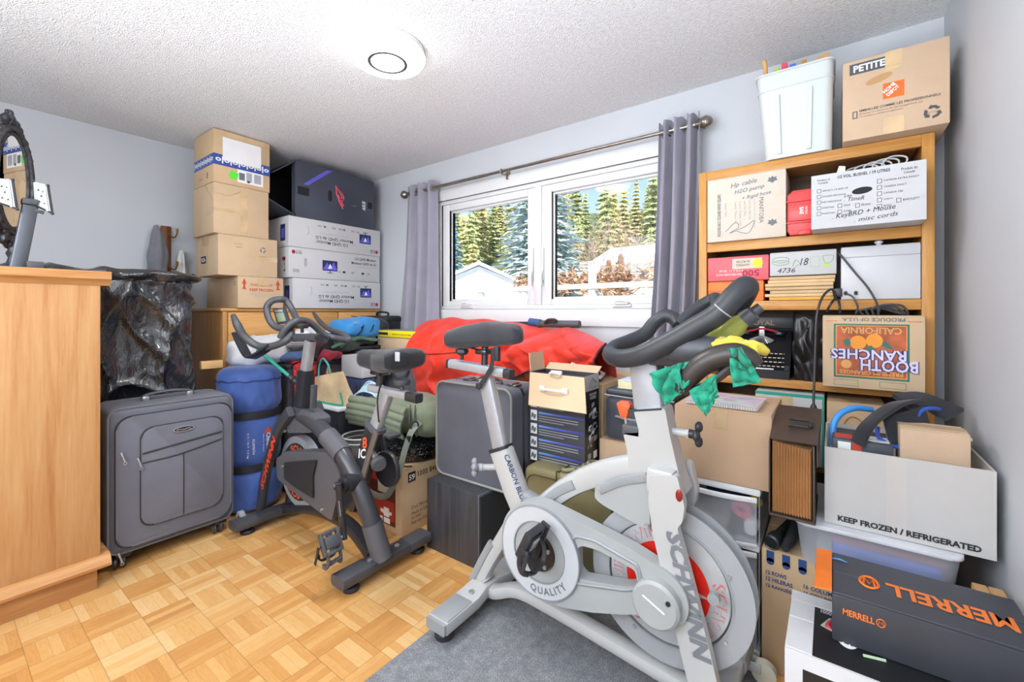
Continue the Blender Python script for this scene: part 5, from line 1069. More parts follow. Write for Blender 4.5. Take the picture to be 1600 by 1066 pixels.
for k, st in enumerate(('CANADA EXTRA FANCY', 'CANADA FANCY', 'CANADA CEE', 'ANJOU', 'BOSC')): f.frame_rect('ink', .6, .70-k*.11, .64, .775-k*.11, .0012).text('ink', st, .655, .725-k*.11, w=(.29, .19, .16, .08, .07)[k], h=.032)
for u, v, st, w in ((.25, .35, 'GALA', .06), (.25, .24, 'OTHER', .07), (.41, .32, 'PEARS', .08), (.76, .33, 'BARTLETT', .13)): f.frame_rect('ink', u, v, u+.04, v+.075, .0012).text('ink', st, u+.055, v+.02, w=w, h=.035)
f.poly('inner_black', [(.47+.09*math.cos(2*PI*i/24), .615+.06*math.sin(2*PI*i/24)+.01*math.cos(2*PI*i/24)) for i in range(24)], .0006)
f.text('ink', 'Lite', .31, .53, w=.07, h=.05, shear=.3).text('ink', '. TimeR', .31, .45, w=.18, h=.07, shear=.3).text('ink', '. KeyBRD + Mouse', .2, .13, w=.56, h=.11, shear=.3, rot=5).text('ink', '. misc cords', .4, .06, w=.38, h=.075, shear=.3, rot=5).done(dict(ink='lettering', inner_black='hand_hole'))
b = MB(); q = random.Random(6)
for k in range(5): b.tube([(.05+.02*k, 2.16, 1.70), (.04+.03*k, 2.15, 1.765+.006*k), (.09+.03*k, 2.17, 1.785+.004*k), (.14+.02*k, 2.15, 1.77), (.16, 2.18, 1.71)], .003, 6, 6)
tag(b.build('cable_bundle', plain('pale_grey_cable', 'c4c6c8', .5)), 'pale grey cables looping out of the white fruit box', 'cable')
tag(MB().prism([(0, 0), (.03, 0), (.032, .035), (.012, .04)], 0, .02, 'y', .002, X=Matrix.Translation((.01, 2.11, 1.745))).build('power_adapter', M['white_plastic']), 'small white plug standing at the left of the fruit box opening', 'plug')
# second shelf
zs = 1.2685
c = ycar('paper_box', 'red and white 500 sheet paper box upside down on the orange ream', (-0.475, 2.215, 1.472), (-0.225, 2.215, 1.358), 2.215, .22, 1.362, plain('red_paper_print', 'e2636b', .5), gap=.0003)
f = c.face('-y'); f.text('ink_crimson', '500', .86, .42, w=.28, h=.26, flip=True, bold=.03).text('white', 'FORM FEED PAPER WHITE', .6, .3, w=.45, h=.08, flip=True).text('white', '9 1/2 x 11  20 LB', .6, .45, w=.4, h=.08, flip=True).rect('board_cream', .42, .48, .9, .9, .0008).disc('yellow', .83, .69, .08, .19, .0014).text('ink', 'BURSTER', .7, .82, w=.22, h=.09, flip=True).text('ink', 'HAMMERED', .7, .68, w=.22, h=.09, flip=True).done(dict(ink_crimson='lettering', white='lettering', board_cream='label', yellow='seal', ink='label_text'))
o = ycar('paper_ream', 'bright orange paper ream box under the red paper box', (-0.476, 2.22, 1.36), (-0.245, 2.22, 1.268), 2.22, .22, zs, M['orange'], gap=.0003)
f = o.face('-y'); f.line('orange_deep', [(0, .5), (1, .5)], .001).done(dict(orange_deep='seam'))
c = ycar('card_box', 'white box with green line drawings and the number 18 on the paper stack', (-0.22, 2.21, 1.476), (0.015, 2.21, 1.353), 2.21, .22, 1.375, M['board_white'], gap=.001)
M['sage'] = plain('sage_print', 'a9c2a0', .6)
f = c.face('-y'); f.text('ink', '18', .47, .4, w=.13, h=.3, shear=.3).text('ink', '4736', .12, .12, w=.28, h=.2, shear=.25)
for u, v, ru, rv in ((.17, .68, .13, .12), (.17, .56, .13, .1)): f.line('sage', [(u+ru*math.cos(2*PI*i/20), v+rv*math.sin(2*PI*i/20)) for i in range(21)], .0015)
f.frame_rect('sage', .62, .32, .76, .76, .002).line('sage', [(.36, .4), (.4, .65), (.46, .5), (.4, .38)], .0015).line('sage', [(.8, .75), (.83, .5), (.88, .45), (.93, .52), (.95, .75), (.8, .75)], .0015).disc('lime', .86, .36, .04, .07).done(dict(ink='handwriting', sage='drawing', lime='drawing'))
for k in range(7):
    z = zs+.0005+k*.0148; q = random.Random(k); dx = q.uniform(-.012, .012)
    tag(MB().box((-.232+dx, 2.215+q.uniform(-.01, .01), z), (.008+dx*.5, 2.43, z+.0138), .003).build('envelope_stack', plain('manila', 'd8b88c', .7) if k else plain('amber_envelope', 'd9a548', .6)), 'buff envelopes and papers stacked under the white box numbered 18', 'papers', 'papers under the numbered box')
c = ycar('computer_case', 'plain white computer case lying on the middle shelf', (0.029, 2.21, 1.479), (0.267, 2.21, 1.265), 2.21, .25, zs, plain('computer_white', 'cccdd1', .35, var=.02), gap=.0003)
f = c.face('-y'); f.line('ink_pale', [(0, .8), (1, .8)], .001)
for u in (.065, .2): f.disc('ink', u, .12, .027, .04, .003)
f.done(dict(ink_pale='panel_joint', ink='port'))
kx = (0.149, 2.25, 1.494); tag(MB().lathe([(0, 0), (.01, 0), (.007, .006), (.014, .012), (.014, .018), (.006, .024), (0, .025)], (kx[0], 2.25, c.X.translation.z+c.d.z+.0005), n=16).build('door_stop', M['white_plastic']), 'small white round knob lying on the white computer case', 'knob')
# third shelf: typewriter, black bag, orange box
zs = .9255; ty = plain('typewriter_enamel', '1b1c20', .3, var=.1)
tx0, tx1 = -.385, -.145
o = thing('typewriter', 'old black typewriter with round keys on the lower shelf behind the handlebar', 'typewriter', ((tx0+tx1)/2, 2.33, zs))
MB().prism([(2.215, zs), (2.46, zs), (2.46, zs+.17), (2.36, zs+.185), (2.33, zs+.15), (2.29, zs+.07), (2.215, zs+.035)], tx0, tx1, 'x', .006).build('body', ty, o)
for x0, x1 in ((tx0, tx0+.025), (tx1-.025, tx1)): MB().prism([(2.22, zs+.02), (2.46, zs+.02), (2.46, zs+.2), (2.36, zs+.205), (2.31, zs+.16), (2.26, zs+.085), (2.22, zs+.06)], x0, x1, 'x', .006).build('side_cover', ty, o)
MB().box((tx0-.02, 2.36, zs+.215), (tx1+.02, 2.375, zs+.272), .004).build('paper_table', M['black_plastic'], o)
MB().text('ROYAL', frame(((tx0+tx1)/2-.005, 2.3595, zs+.23), (1, 0, 0), (0, 0, 1)), h=.022, w=.11, bold=.03, align='c').build('lettering', plain('old_gold', '9c8760', .5), o, 0)
MB().cyl((tx0-.03, 2.39, zs+.215), (tx1+.03, 2.39, zs+.215), .016).build('platen', M['black_matte'], o)
for x in (tx0+.05, tx1-.05): MB().cyl((x, 2.35, zs+.19), (x, 2.35, zs+.2), .03, n=24).build('ribbon_spool', M['steel_dark'], o)
b = MB(); b.tube([(tx0+.055, 2.33, zs+.2), (-.3, 2.325, zs+.207), ((tx0+tx1)/2, 2.33, zs+.215), (-.22, 2.325, zs+.207), (tx1-.055, 2.33, zs+.2)], .005, 6, 4); b.build('ribbon', plain('red_ribbon', 'b3283a', .7), o)
b = MB()
for k in range(17):
    a = PI*(k+.5)/17; b.tube([((tx0+tx1)/2+.05*math.cos(a), 2.32-.01*math.sin(a), zs+.165-.02*math.sin(a)), ((tx0+tx1)/2+.012*math.cos(a), 2.335, zs+.18)], .0016, 5)
b.box(((tx0+tx1)/2-.012, 2.335, zs+.17), ((tx0+tx1)/2+.012, 2.35, zs+.225), .003); b.build('typebars', M['silver'], o)
for r in range(4):
    for k in range(11):
        x = tx0+.035+k*.0178+.005*(r % 2); y = 2.226+r*.02; z = zs+.052+r*.017
        d = MB().cyl((x, y, z), (x, y, z+.003), .0066, n=12).build('key', plain('ivory_key', 'd9d4c6', .4), o)
MB().box((tx0+.06, 2.214, zs+.036), (tx1-.06, 2.224, zs+.045), .003).build('space_bar', M['silver'], o)
b = MB()
def bagf2(u, v):
    x = -.135+.115*u; z = zs+.003+.285*v; return V((x+.012*noise.noise(V((z*9, u*3, 1))), 2.225+.02*math.sin(PI*u)*-1+.02*ridge((u*.5, z*2, 3), 5)+.05*(v-.5)**2*(1 if v > .5 else .3), z-.02*u*v))
b.grid(bagf2, 24, 44); b.grid(lambda u, v: bagf2(u, v)+V((0, .17, 0)), 10, 20); b.grid(lambda u, v: bagf2(0, v)+V((0, .17*u, 0)), 6, 44); b.grid(lambda u, v: bagf2(1, v)+V((0, .17*u, 0)), 6, 44); b.grid(lambda u, v: bagf2(u, 1)+V((0, .17*v, 0)), 24, 6)
tag(b.build('leather_bag', plain('black_leather', '17171b', .3, var=.15), smooth=70), 'black creased leather bag standing between the typewriter and the orange crate carton', 'bag')
c = Carton('fruit_carton', 'orange crate carton printed with two oranges, upside down on the lower shelf', 'box', (-.03, 2.12, .926), (.268, 2.42, 1.205), M['board_pale'], seam='x')
M['bd'] = plain('border_green', '2f6e60', .5); M['bn'] = plain('rust_print', 'a9542c', .5, var=.25, vs=14); M['fr'] = plain('orange_fruit', 'f29a2a', .5); M['purp'] = plain('violet_letter', '38346f', .5); M['lilac'] = plain('lilac_letter', 'd5cfe8', .5); M['gold'] = plain('gold_letter', 'd9a05a', .5)
f = c.face('-y'); f.rect('bd', .12, .14, .86, .885, .0005).rect('gold', .14, .165, .84, .865, .0009).rect('bn', .15, .18, .83, .855, .0013)
f.text('gold', 'CALIFORNIA', .79, .84, w=.6, h=.09, flip=True, bold=.02, lift=.002).text('gold', 'PREMIUM ORANGES', .8, .25, w=.62, h=.055, flip=True, bold=.02, lift=.002)
for u, v in ((.37, .63), (.53, .66)): f.disc('fr', u, v, .083, .095, .002)
f.poly('bd', [(.22, .66), (.27, .69), (.3, .62), (.27, .57), (.23, .6)], .0022).poly('bd', [(.61, .66), (.66, .64), (.71, .56), (.65, .56), (.6, .6)], .0022).poly('bd', [(.44, .56), (.5, .6), (.54, .54), (.48, .52)], .0022)
f.text('purp', 'RANCHES', .84, .545, w=.76, h=.15, flip=True, bold=.09, lift=.0026).text('lilac', 'RANCHES', .83, .54, w=.74, h=.14, flip=True, bold=.02, lift=.0034)
f.text('purp', 'BOOTH', .945, .415, w=.56, h=.17, flip=True, bold=.09, lift=.003).text('lilac', 'BOOTH', .935, .408, w=.54, h=.155, flip=True, bold=.02, lift=.0038)
f.disc('gold', .25, .33, .055, .06, .0024).text('ink_grey', 'PRODUCE OF U.S.A.', .82, .97, w=.62, h=.05, flip=True, bold=.02).frame_rect('bd', .12, .03, .37, .115, .001).frame_rect('bd', .58, .03, .83, .115, .001).line('orange', [(.03, .92), (.16, .925)], .001).line('orange', [(.84, .925), (.97, .92)], .001)
f.done(dict(bd='border_print', gold='lettering', bn='picture_ground', fr='orange_picture', purp='lettering_shadow', lilac='lettering', ink_grey='lettering', orange='rule'))
b = MB(); q = random.Random(12)
b.tube([V((0.025, 2.2, 1.453)), V((0.071, 2.17, 1.376)), V((0.109, 2.16, 1.316)), V((0.134, 2.16, 1.262)), V((0.146, 2.18, 1.22))], .004, 7, 6)
for k in range(4): b.tube([(.10+.015*k, 2.2, 1.207), (.09+.02*k, 2.19, 1.225+.006*k), (.15+.02*k, 2.2, 1.232+.004*k), (.2+.01*k, 2.21, 1.216), (.225, 2.22, 1.208)], .004, 7, 6)
b.tube([V((0.045, 2.2, 1.292)), V((0.065, 2.17, 1.278)), V((0.081, 2.17, 1.238)), V((0.075, 2.18, 1.212))], .0035, 7, 5)
tag(b.build('cable', M['dark_grey']), 'grey cables coiled on top of the orange crate carton', 'cable')
o = thing('extension_cord', 'black power cord hanging from the middle shelf down to the file case', 'cord', (-0.057, 2.03, 0.815))
MB().tube([V((0.012, 2.19, 1.264)), V((0, 2.17, 1.31)), V((-0.031, 2.12, 1.276)), V((-0.049, 2.1, 1.2)), V((-0.053, 2.09, 1.086)), V((-0.056, 2.07, 0.962)), V((-0.057, 2.03, 0.864))], .0045, 8, 6).tube([V((0.013, 2.2, 1.277)), V((-0.004, 2.17, 1.251)), V((-0.017, 2.18, 1.22))], .0045, 8, 4).tube([V((0.021, 2.2, 1.269)), V((0.025, 2.18, 1.238)), V((0.025, 2.19, 1.215))], .0045, 8, 4).build('cable', M['black_plastic'], o)
a = V((-0.057, 2.03, 0.854)); MB().lathe([(0, .015), (.007, .01), (.012, -.004), (.013, -.02), (.008, -.03), (0, -.031)], a, n=12).build('plug', M['black_plastic'], o)
p = V((0.021, 2.2, 1.295)); MB().box(p+V((-.012, 0, -.016)), p+V((.012, .1, .02)), .004).build('socket_block', M['black_plastic'], o)
# behind the file case, under the lower shelf
c = ycar('carton', 'white carton with teal edges on the lowest shelf of the bookcase', (-0.271, 2.17, 0.875), (-0.025, 2.17, 0.72), 2.17, .28, .586, M['board_white'], seam='x')
f = c.face('-y'); f.rect('teal_print', 0, .955, 1, 1, .001).rect('teal_print', .97, 0, 1, .955, .001).rect('tape', .38, 0, .56, .955, .0014)
for u in (.60, .66): f.line('teal_print', [(u+.045*math.cos(2*PI*i/16), .62+.07*math.sin(2*PI*i/16)) for i in range(17)], .002, .002)
f.done(dict(teal_print='edge_print', tape='tape'))
c = ycar('carton', 'brown carton with a curly emblem beside the teal edged carton', (-0.017, 2.16, 0.862), (0.165, 2.16, 0.73), 2.16, .28, .586, M['board'], seam='x')
f = c.face('-y'); f.line('board_deep', [(.1, .2), (.25, .6), (.4, .8), (.6, .75), (.7, .5), (.5, .3), (.3, .4), (.35, .65), (.5, .6)], .003, .001).text('ink_red', 'CONI', .3, .12, w=.3, h=.1, bold=.02).done(dict(board_deep='emblem', ink_red='lettering'))

# ---------------------------------------------------------------- drawers, carton, file case
milk = NT('translucent_plastic'); milk.set(color='d9dbe4', rough=.25, trans=.3, ior=1.1, alpha=.5)
o = thing('drawer_tower', 'white plastic drawer tower with see-through drawers behind the white bike wheel', 'drawers', (-.34, 1.92, 0))
DX0, DX1, DY = -.485, -.198, 1.72
b = MB(); b.box((DX0, DY, .575), (DX1, 2.12, .602), .008); b.box((DX0+.01, DY+.03, 0), (DX1-.01, 2.11, .02))
for z in (.02, .20, .385): b.box((DX0+.004, DY-.004, z), (DX1-.004, 2.1, z+.016), .003)
b.box((DX0+.004, 2.09, .02), (DX1-.004, 2.1, .575)); b.build('frame', M['white_plastic'], o)
for x in (DX0+.004, DX1-.008): MB().box((x, DY+.01, .02), (x+.004, 2.09, .575)).build('side_panel', milk.m, o)
for z0, z1 in ((.04, .195), (.22, .38), (.405, .57)):
    d = MB()
    def fr_(u, v): return V((DX0+.012+(DX1-DX0-.024)*u, DY-.004-.022*math.sin(PI*u), z0+(z1-z0)*v))
    d.grid(fr_, 12, 5); d.box((DX0+.014, DY+.0, z0), (DX0+.017, 2.06, z1-.02)); d.box((DX1-.017, DY+.0, z0), (DX1-.014, 2.06, z1-.02)); d.box((DX0+.014, DY, z0), (DX1-.014, 2.06, z0+.003)); d.box((DX0+.014, 2.057, z0), (DX1-.014, 2.06, z1-.02))
    dd = d.build('drawer', milk.m, o, 40)
    MB().bar([fr_(k/10, 1)+V((0, -.004, -.004)) for k in range(11)], .012, .016, up=(0, 0, 1)).build('drawer_lip', M['white_plastic'], dd); MB().bar([fr_(k/10, 0)+V((0, -.002, .003)) for k in range(11)], .008, .01, up=(0, 0, 1)).build('drawer_sill', M['white_plastic'], dd)
def small(nm, lab, cat, mb, m): tag(mb.build(nm, m), lab, cat)
small('ribbon_roll', 'pink ribbon roll in the top see-through drawer', 'ribbon', MB().torus((-.262, 1.76, .505), (0, 1, .1), .022, .012, 24, 10), M['rose'])
small('cup', 'white cup lying in the top see-through drawer', 'cup', MB().lathe([(.022, 0), (.026, .05), (.024, .05), (.02, .002), (0, .002)], (-.232, 1.73, .452), (0, 1, .1), 20, cap=False), M['white'])
small('folded_cloth', 'grey folded cloth in the top see-through drawer', 'cloth', MB().box((-.42, 1.735, .412), (-.30, 1.9, .465), .015), plain('grey_cloth', '9a9a92', .9))
small('yarn', 'yellow yarn ball in the top see-through drawer', 'yarn', MB().ball((-.222, 1.80, .53), .022), M['yellow'])
small('toy_block', 'green block in the top see-through drawer', 'block', MB().box((-.25, 1.79, .409), (-.22, 1.84, .48), .004), M['green_dark'])
small('notebook', 'yellow notebook at the left of the top see-through drawer', 'notebook', MB().box((-.46, 1.74, .409), (-.435, 1.9, .49), .003), M['yellow'])
small('dark_pouch', 'dark blue pouch at the back of the top see-through drawer', 'pouch', MB().box((-.42, 1.91, .409), (-.27, 2.04, .54), .02), M['ink_navy'])
c = Carton('carton', 'plain brown carton on the plastic drawer tower', 'box', (-.487, 1.715, .603), (-.165, 2.08, .866), M['board_kraft'], seam='y', tape=M['tape_clear'])
t = NT('colour_print'); vo = t.n('TexVoronoi'); vo.inputs['Scale'].default_value = 22; t.link(t.co((1, 2.2, 1)), vo.inputs['Vector']); hs = t.n('HueSaturation'); hs.inputs['Saturation'].default_value = .75; hs.inputs['Value'].default_value = 1.0; t.link(vo.outputs['Color'], hs.inputs['Color']); mx = t.n('Mix', data_type='RGBA'); mx.inputs[0].default_value = .55; t.link(hs.outputs[0], mx.inputs[6]); mx.inputs[7].default_value = lin('e6d4e0'); t.set(color=mx.outputs[2], rough=.4)
o = thing('magazine_pad', 'colourful printed spiral pad lying on the plain carton', 'pad', (-.33, 1.85, .868))
X = Matrix.Translation((-.33, 1.83, .868)) @ Matrix.Rotation(-.03, 4, 'Z')
MB().box((-.12, -.09, 0), (.12, .13, .012), .001, X=X).build('pages', M['white'], o); MB().box((-.121, -.092, .012), (.121, .131, .014), X=X).build('cover', t.m, o, 0)
b = MB()
for k in range(30): b.torus(X @ V((-.115+.008*k, -.092, .007)), (1, 0, 0), .007, .001, 10, 4)
b.build('spiral', M['silver'], o)
# expanding file
fc = V((-.095, 1.8, 0)); o = thing('expanding_file', 'brown expanding file with fanned pleats beside the plain carton', 'file', (-.095, 1.78, .556))
x0, x1, yf, z0, z1 = -.162, -.042, 1.635, .567, .802
dkb = plain('dark_brown_cover', '4c3e36', .45)
NP = 14
for k in range(NP):
    xa = x0+.005+(x1-x0-.014)*k/NP; w = (x1-x0-.014)/NP; b = MB()
    b.prism([(xa, yf+.012), (xa+w*.5, yf), (xa+w, yf+.012), (xa+w, yf+.25), (xa, yf+.25)], z0+.006, z1-.004-.001*k, 'z'); b.build('pleat', plain('manila_pleat', 'c99a66', .7), o, 0)
b = MB(); b.box((x0-.002, yf-.004, z0-.006), (x1+.002, yf+.27, z0), .001); b.box((x0-.004, yf-.002, z0), (x0, yf+.26, z1), .001); b.box((x1-.006, yf-.002, z0), (x1-.001, yf+.26, z1), .001)
b.build('case', dkb, o)
b = MB(); b.grid(lambda u, v: V((x0-.003+.006*v+(x1-x0+.01)*u, yf+.005+.27*v, z1+.006+.09*v*(1-.3*v)-.0*u)), 6, 10); b.grid(lambda u, v: V((x1+.007+.006*v, yf+.005+.27*v, z1+.006+.09*v*(1-.3*v)-(.07-.03*v)*u)), 4, 10); b.build('flap', dkb, o, 40, solid=.003)
b = MB()
for q in (.3, .45): b.tube([V((x0+.045, yf+.02+.27*q-.02, z1+.012+.09*q)), V((x1-.02, yf+.02+.27*q-.02, z1+.012+.09*q))], .005, 6)
b.box((x1-.02, yf+.09, z1+.035), (x1-.008, yf+.13, z1+.05), .003); b.build('clasp', M['black_matte'], o)
# translucent bin with papers
o = thing('storage_bin', 'translucent plastic bin of papers under the white freezer carton', 'bin', (.095, 1.88, .417))
BX0, BX1, BY0, BY1, BZ0, BZ1 = -.1, .292, 1.665, 2.08, .417, .553
b = MB(); b.rings([[V((x, y, BZ0+.001)) for x, y in rr2(BX0+.02, BX1-.02, BY0+.02, BY1-.02, .03)], [V((x, y, BZ1-.012)) for x, y in rr2(BX0+.006, BX1-.006, BY0+.006, BY1-.006, .03)]]); b.face([b.bm.verts.new((x, y, BZ0+.001)) for x, y in rr2(BX0+.02, BX1-.02, BY0+.02, BY1-.02, .03)]); b.build('body', milk.m, o, 40)
MB().prism(rr2(BX0, BX1, BY0, BY1, .03), BZ1-.014, BZ1-.002, 'z', .004).build('lid', plain('milky_lid', 'cfd0d6', .3), o)
small('blue_folder', 'blue folder seen through the translucent bin', 'folder', MB().box((.0, 1.70, .445), (.25, 1.95, .5), .01), M['blue_print'])
small('paper_stack', 'white papers under the blue folder in the translucent bin', 'papers', MB().box((-.04, 1.69, .42), (.26, 2.0, .443), .002), M['white'])
small('pink_folder', 'thin plum coloured folder on top in the translucent bin', 'folder', MB().box((.0, 1.69, .502), (.26, 1.98, .515), .002), plain('plum', '8f4a5e', .5))
c = Carton('fruit_carton', 'brown banana style carton with blue awning stripes on the floor by the drawer tower', 'box', (-.194, 1.707, 0), (.09, 2.1, .415), M['board'], seam='x')
f = c.face('-y'); u0 = 0
for k in range(6): f.rect('ink_blue', .05+k*.16, .90, .13+k*.16, .985, .001).disc('ink_blue', .09+k*.16, .9, .04, .028, .001)
for k, st in enumerate(('12 ROWS', '12 HILERAS', '12 RANG\u00c9ES')): f.text('ink_blue', st, .045, .79-k*.052, h=.034, w=(.21, .27, .28)[k], bold=.03)
for k, st in enumerate(('16 COLUMNS', '16 COLUMNAS', '16 COLONNES')): f.text('ink_blue', st, .42, .765-k*.052, h=.034, w=.34, bold=.03)
f.poly('ink_blue', [(.28, .5), (.7, .5), (.7, .44), (.46, .44), (.46, .3), (.38, .3), (.36, .44), (.3, .44)], .001).poly('ink_blue', [(.3, .33), (.36, .33), (.4, .2), (.7, .2), (.7, .14), (.38, .14)], .001).done(dict(ink_blue='lettering'))
o = thing('flashlight', 'black flashlight lying on the awning striped carton', 'flashlight', (-.16, 1.78, .416))
a, e_ = V((-.166, 1.70, .44)), V((-.118, 1.93, .438)); d = (e_-a).normalized(); L = (e_-a).length
MB().lathe([(0, 0), (.018, 0), (.0235, .004), (.0235, .05), (.018, .07), (.0165, .08), (.0165, L-.01), (.012, L), (0, L)], a, d, 24).build('barrel', M['black_plastic'], o)
MB().lathe([(0, -.002), (.017, -.002), (.017, .0), (0, .001)], a, d, 20).torus(a-d*.0, d, .02, .0025, 24, 6).build('lens', M['steel_dark'], o)
small('umbrella', 'folded black umbrella lying beside the flashlight against the translucent bin', 'umbrella', MB().tube([(-.125, 1.69, .438), (-.105, 1.80, .455), (-.085, 1.64, .0)][:2]+[(-.10, 1.95, .46)], [.012, .02, .014], 10), M['black_matte'])
# white open carton and what is in it
c = Carton('freezer_carton', 'white open carton lettered KEEP FROZEN/REFRIGERATED on the translucent bin', 'box', (-.019, 1.70, .5535), (.354, 2.08, .792), plain('freezer_carton_white', 'c0bdba', .6, var=.02), open_top=True, wall=.006)
M['sealing'] = plain('sealing_tape', 'c6c0bc', .3, var=.02)
f = c.face('-y'); f.text('ink', 'KEEP FROZEN / REFRIGERATED', .09, .055, w=.835, h=.075, bold=.045).rect('sealing', .40, 0, .52, 1.0, .0004).done(dict(ink='lettering', sealing='tape'))
MB().box((.0, 1.712, .562), (.335, 2.06, .70), .01).build('inner_pack', M['board_dull'], c.o)
c2 = Carton('carton', 'small plain brown carton standing in the white freezer carton', 'box', (.165, 1.75, .702), (.315, 1.86, .872), M['board_dull'], seam='x', tape=M['tape_clear'])
c2 = Carton('printed_box', 'small grey and red printed box in the left of the white freezer carton', 'box', (.0, 1.75, .705), (.15, 1.9, .815), M['box_dark'], gap=.0003)
f = c2.face('-y'); f.rect('white', .1, .45, .32, .9, .001).rect('ink_red', .34, .3, .5, .95, .001).rect('ink_pale', .52, .2, .95, .6, .001).text('ink', 'LED 60W', .55, .3, w=.35).done(dict(white='label', ink_red='label', ink_pale='label', ink='lettering'))
f = c2.face('+z'); f.rect('ink_red', .05, .05, .35, .4, .001).rect('white', .4, .05, .95, .5, .001).text('ink', 'LED BULB', .45, .2, w=.4).done(dict(ink_red='label', white='label', ink='lettering'))
o = thing('blue_tube', 'bright blue flexible tube arching out of the white freezer carton', 'tube', (0.003, 1.82, 0.783))
MB().tube([V((0.003, 1.82, 0.772)), V((0.003, 1.83, 0.828)), V((0.021, 1.85, 0.87)), V((0.061, 1.88, 0.892)), V((0.109, 1.92, 0.886))], .010, 10, 6).build('hose', plain('bright_blue', '3d93dc', .35), o); o2 = o
o = thing('knee_brace', 'black padded brace with blue trim draped over the white freezer carton', 'brace', (.15, 1.9, .8))
def strap(pts, w, t, m, nm, up=(0, -.5, 1)): return MB().bar([V(p) for p in pts], w, t, up=up, sub=6).build(nm, m, o)
nb = cloth('neoprene', '2b2d33', .75, .1, 12)
strap([(0.065, 1.74, 0.805), (0.084, 1.75, 0.854), (0.118, 1.8, 0.889), (0.169, 1.86, 0.922), (0.219, 1.93, 0.927)], .042, .012, nb, 'strap', (-.6, -.6, .5))
strap([(0.187, 1.95, 0.917), (0.242, 1.99, 0.922), (0.29, 2, 0.9), (0.32, 1.98, 0.887)], .07, .015, nb, 'back_pad', (0, -.6, .8))
b = MB(); b.grid(lambda u, v: V((0.13, 1.84, 0.879))+(V((0.231, 1.9, 0.915))-V((0.13, 1.84, 0.879)))*u+(V((0.145, 1.8, 0.793))-V((0.13, 1.84, 0.879)))*v*(1-.35*u)+V((0, -.012*math.sin(PI*u), 0)), 12, 10); b.build('pad', nb, o, 60, solid=.012)
b = MB(); b.tube([V((0.118, 1.81, 0.851)), V((0.117, 1.79, 0.826)), V((0.144, 1.78, 0.807)), V((0.174, 1.78, 0.805)), V((0.179, 1.78, 0.824))], .006, 8, 5); b.tube([V((0.214, 1.86, 0.881)), V((0.229, 1.88, 0.906)), V((0.254, 1.9, 0.913)), V((0.277, 1.93, 0.907))], .006, 8, 5); b.build('trim', plain('royal_blue', '2f57b8', .5), o)
small('paper_slip', 'white paper lying behind the small brown carton in the white freezer carton', 'paper', MB().box((.17, 1.87, .83), (.34, 1.99, .838), .001), M['white'])
# shoe box and power tool box in the right foreground
p0, p1 = (-0.074, 1.506, 0.41), (-0.093, 1.244, 0.41)
c = Carton('tool_box', 'white and black power tool box on the floor under the black shoe box', 'box', (p1[0], p1[1], 0), (p1[0]+.46, p0[1], .41), M['board_white'], seam='x')
f = c.face('+z'); f.rect('box_black', .12, .0, 1.0, .80, .0006).rect('board_white', .0, .82, 1, 1, .0008)
f.poly('sage', [(.15, .5), (.19, .68), (.40, .5), (.42, .36), (.36, .36)], .0012)
f.line('rose', [(.26+.075*math.cos(a/10), .46+.24*math.sin(a/10)) for a in range(2, 31, 2)], .008, .002)
f.disc('white', .27, .45, .05, .16, .0016); f.disc('ink_blue', .27, .45, .035, .11, .002)
for k in range(9): f.line('white', [(.27, .45), (.27+.045*math.cos(k*.7), .45+.14*math.sin(k*.7))], .0022, .0032)
f.line('sage', [(.33, .26), (.42, .3)], .004, .002).text('white', '1000W', .15, .72, w=.08, h=.07, lift=.002).poly('orange_deep', [(.62, .05), (.66, .22), (.7, .02)], .0015).disc('blue_print', .7, .06, .06, .06, .0015)
f.done(dict(box_black='print_panel', board_white='edge', sage='picture', rose='picture', white='lettering', ink_blue='picture', green_hi='picture', orange_deep='picture', blue_print='picture'))
f = c.face('-y'); f.rect('box_black', .08, .45, .9, .90, .0008).text('white', 'WORX', .13, .62, w=.5, h=.18, bold=.05, shear=.2).poly('orange', [(.13, .68), (.17, .84), (.19, .84), (.15, .68)], .003).text('white', "it's", .13, .5, w=.12, h=.08, bold=.02).done(dict(box_black='print_panel', white='lettering', orange='logo'))
c = Carton('shoe_box', 'black shoe box with large orange upside down lettering in the right foreground', 'box', (.0, 1.332, .4115), (.352, 1.552, .53), M['board_black'], gap=.0002)
f = c.face('+z'); f.text('orange', 'MERRELL', .93, .55, w=.62, h=.26, flip=True, bold=.03)
f.line('orange', [(.215+.052*math.cos(2*PI*i/28), .44+.125*math.sin(2*PI*i/28)) for i in range(29)], .0032, .0015).line('orange', [(.25, .35), (.24, .52), (.215, .4), (.19, .52), (.18, .35)], .003, .0015, 1).done(dict(orange='lettering'))
f = c.face('-y'); f.text('orange', 'MERRELL', .06, .60, w=.17, h=.13, bold=.03)
f.line('orange', [(.262+.022*math.cos(2*PI*i/20), .665+.075*math.sin(2*PI*i/20)) for i in range(21)], .0012, .001).line('orange', [(.25, .63), (.255, .7), (.262, .65), (.27, .7), (.275, .63)], .001, .001, 1).rect('box_dark', .0, .93, 1.0, .945, .0006).done(dict(orange='lettering', box_dark='lid_edge'))
flap((.0, 1.335, .529), (.0, 1.55, .529), (-.036, 0, -.004)).build('open_flap', M['orange'], c.o, 0)
small('paper_tab', 'small blue tab at the left end of the black shoe box', 'tab', MB().tube([(.0, 1.505, .533), (.018, 1.508, .5345), (.034, 1.503, .533)], [.002, .005, .001], 8, flat=.4), plain('tab_blue', '4a8fd6', .5))
c = Carton('carton', 'brown carton wedged between the shoe box and the right wall', 'box', (.298, 1.60, 0), (.358, 1.66, .5), M['board_deep'], seam='y')
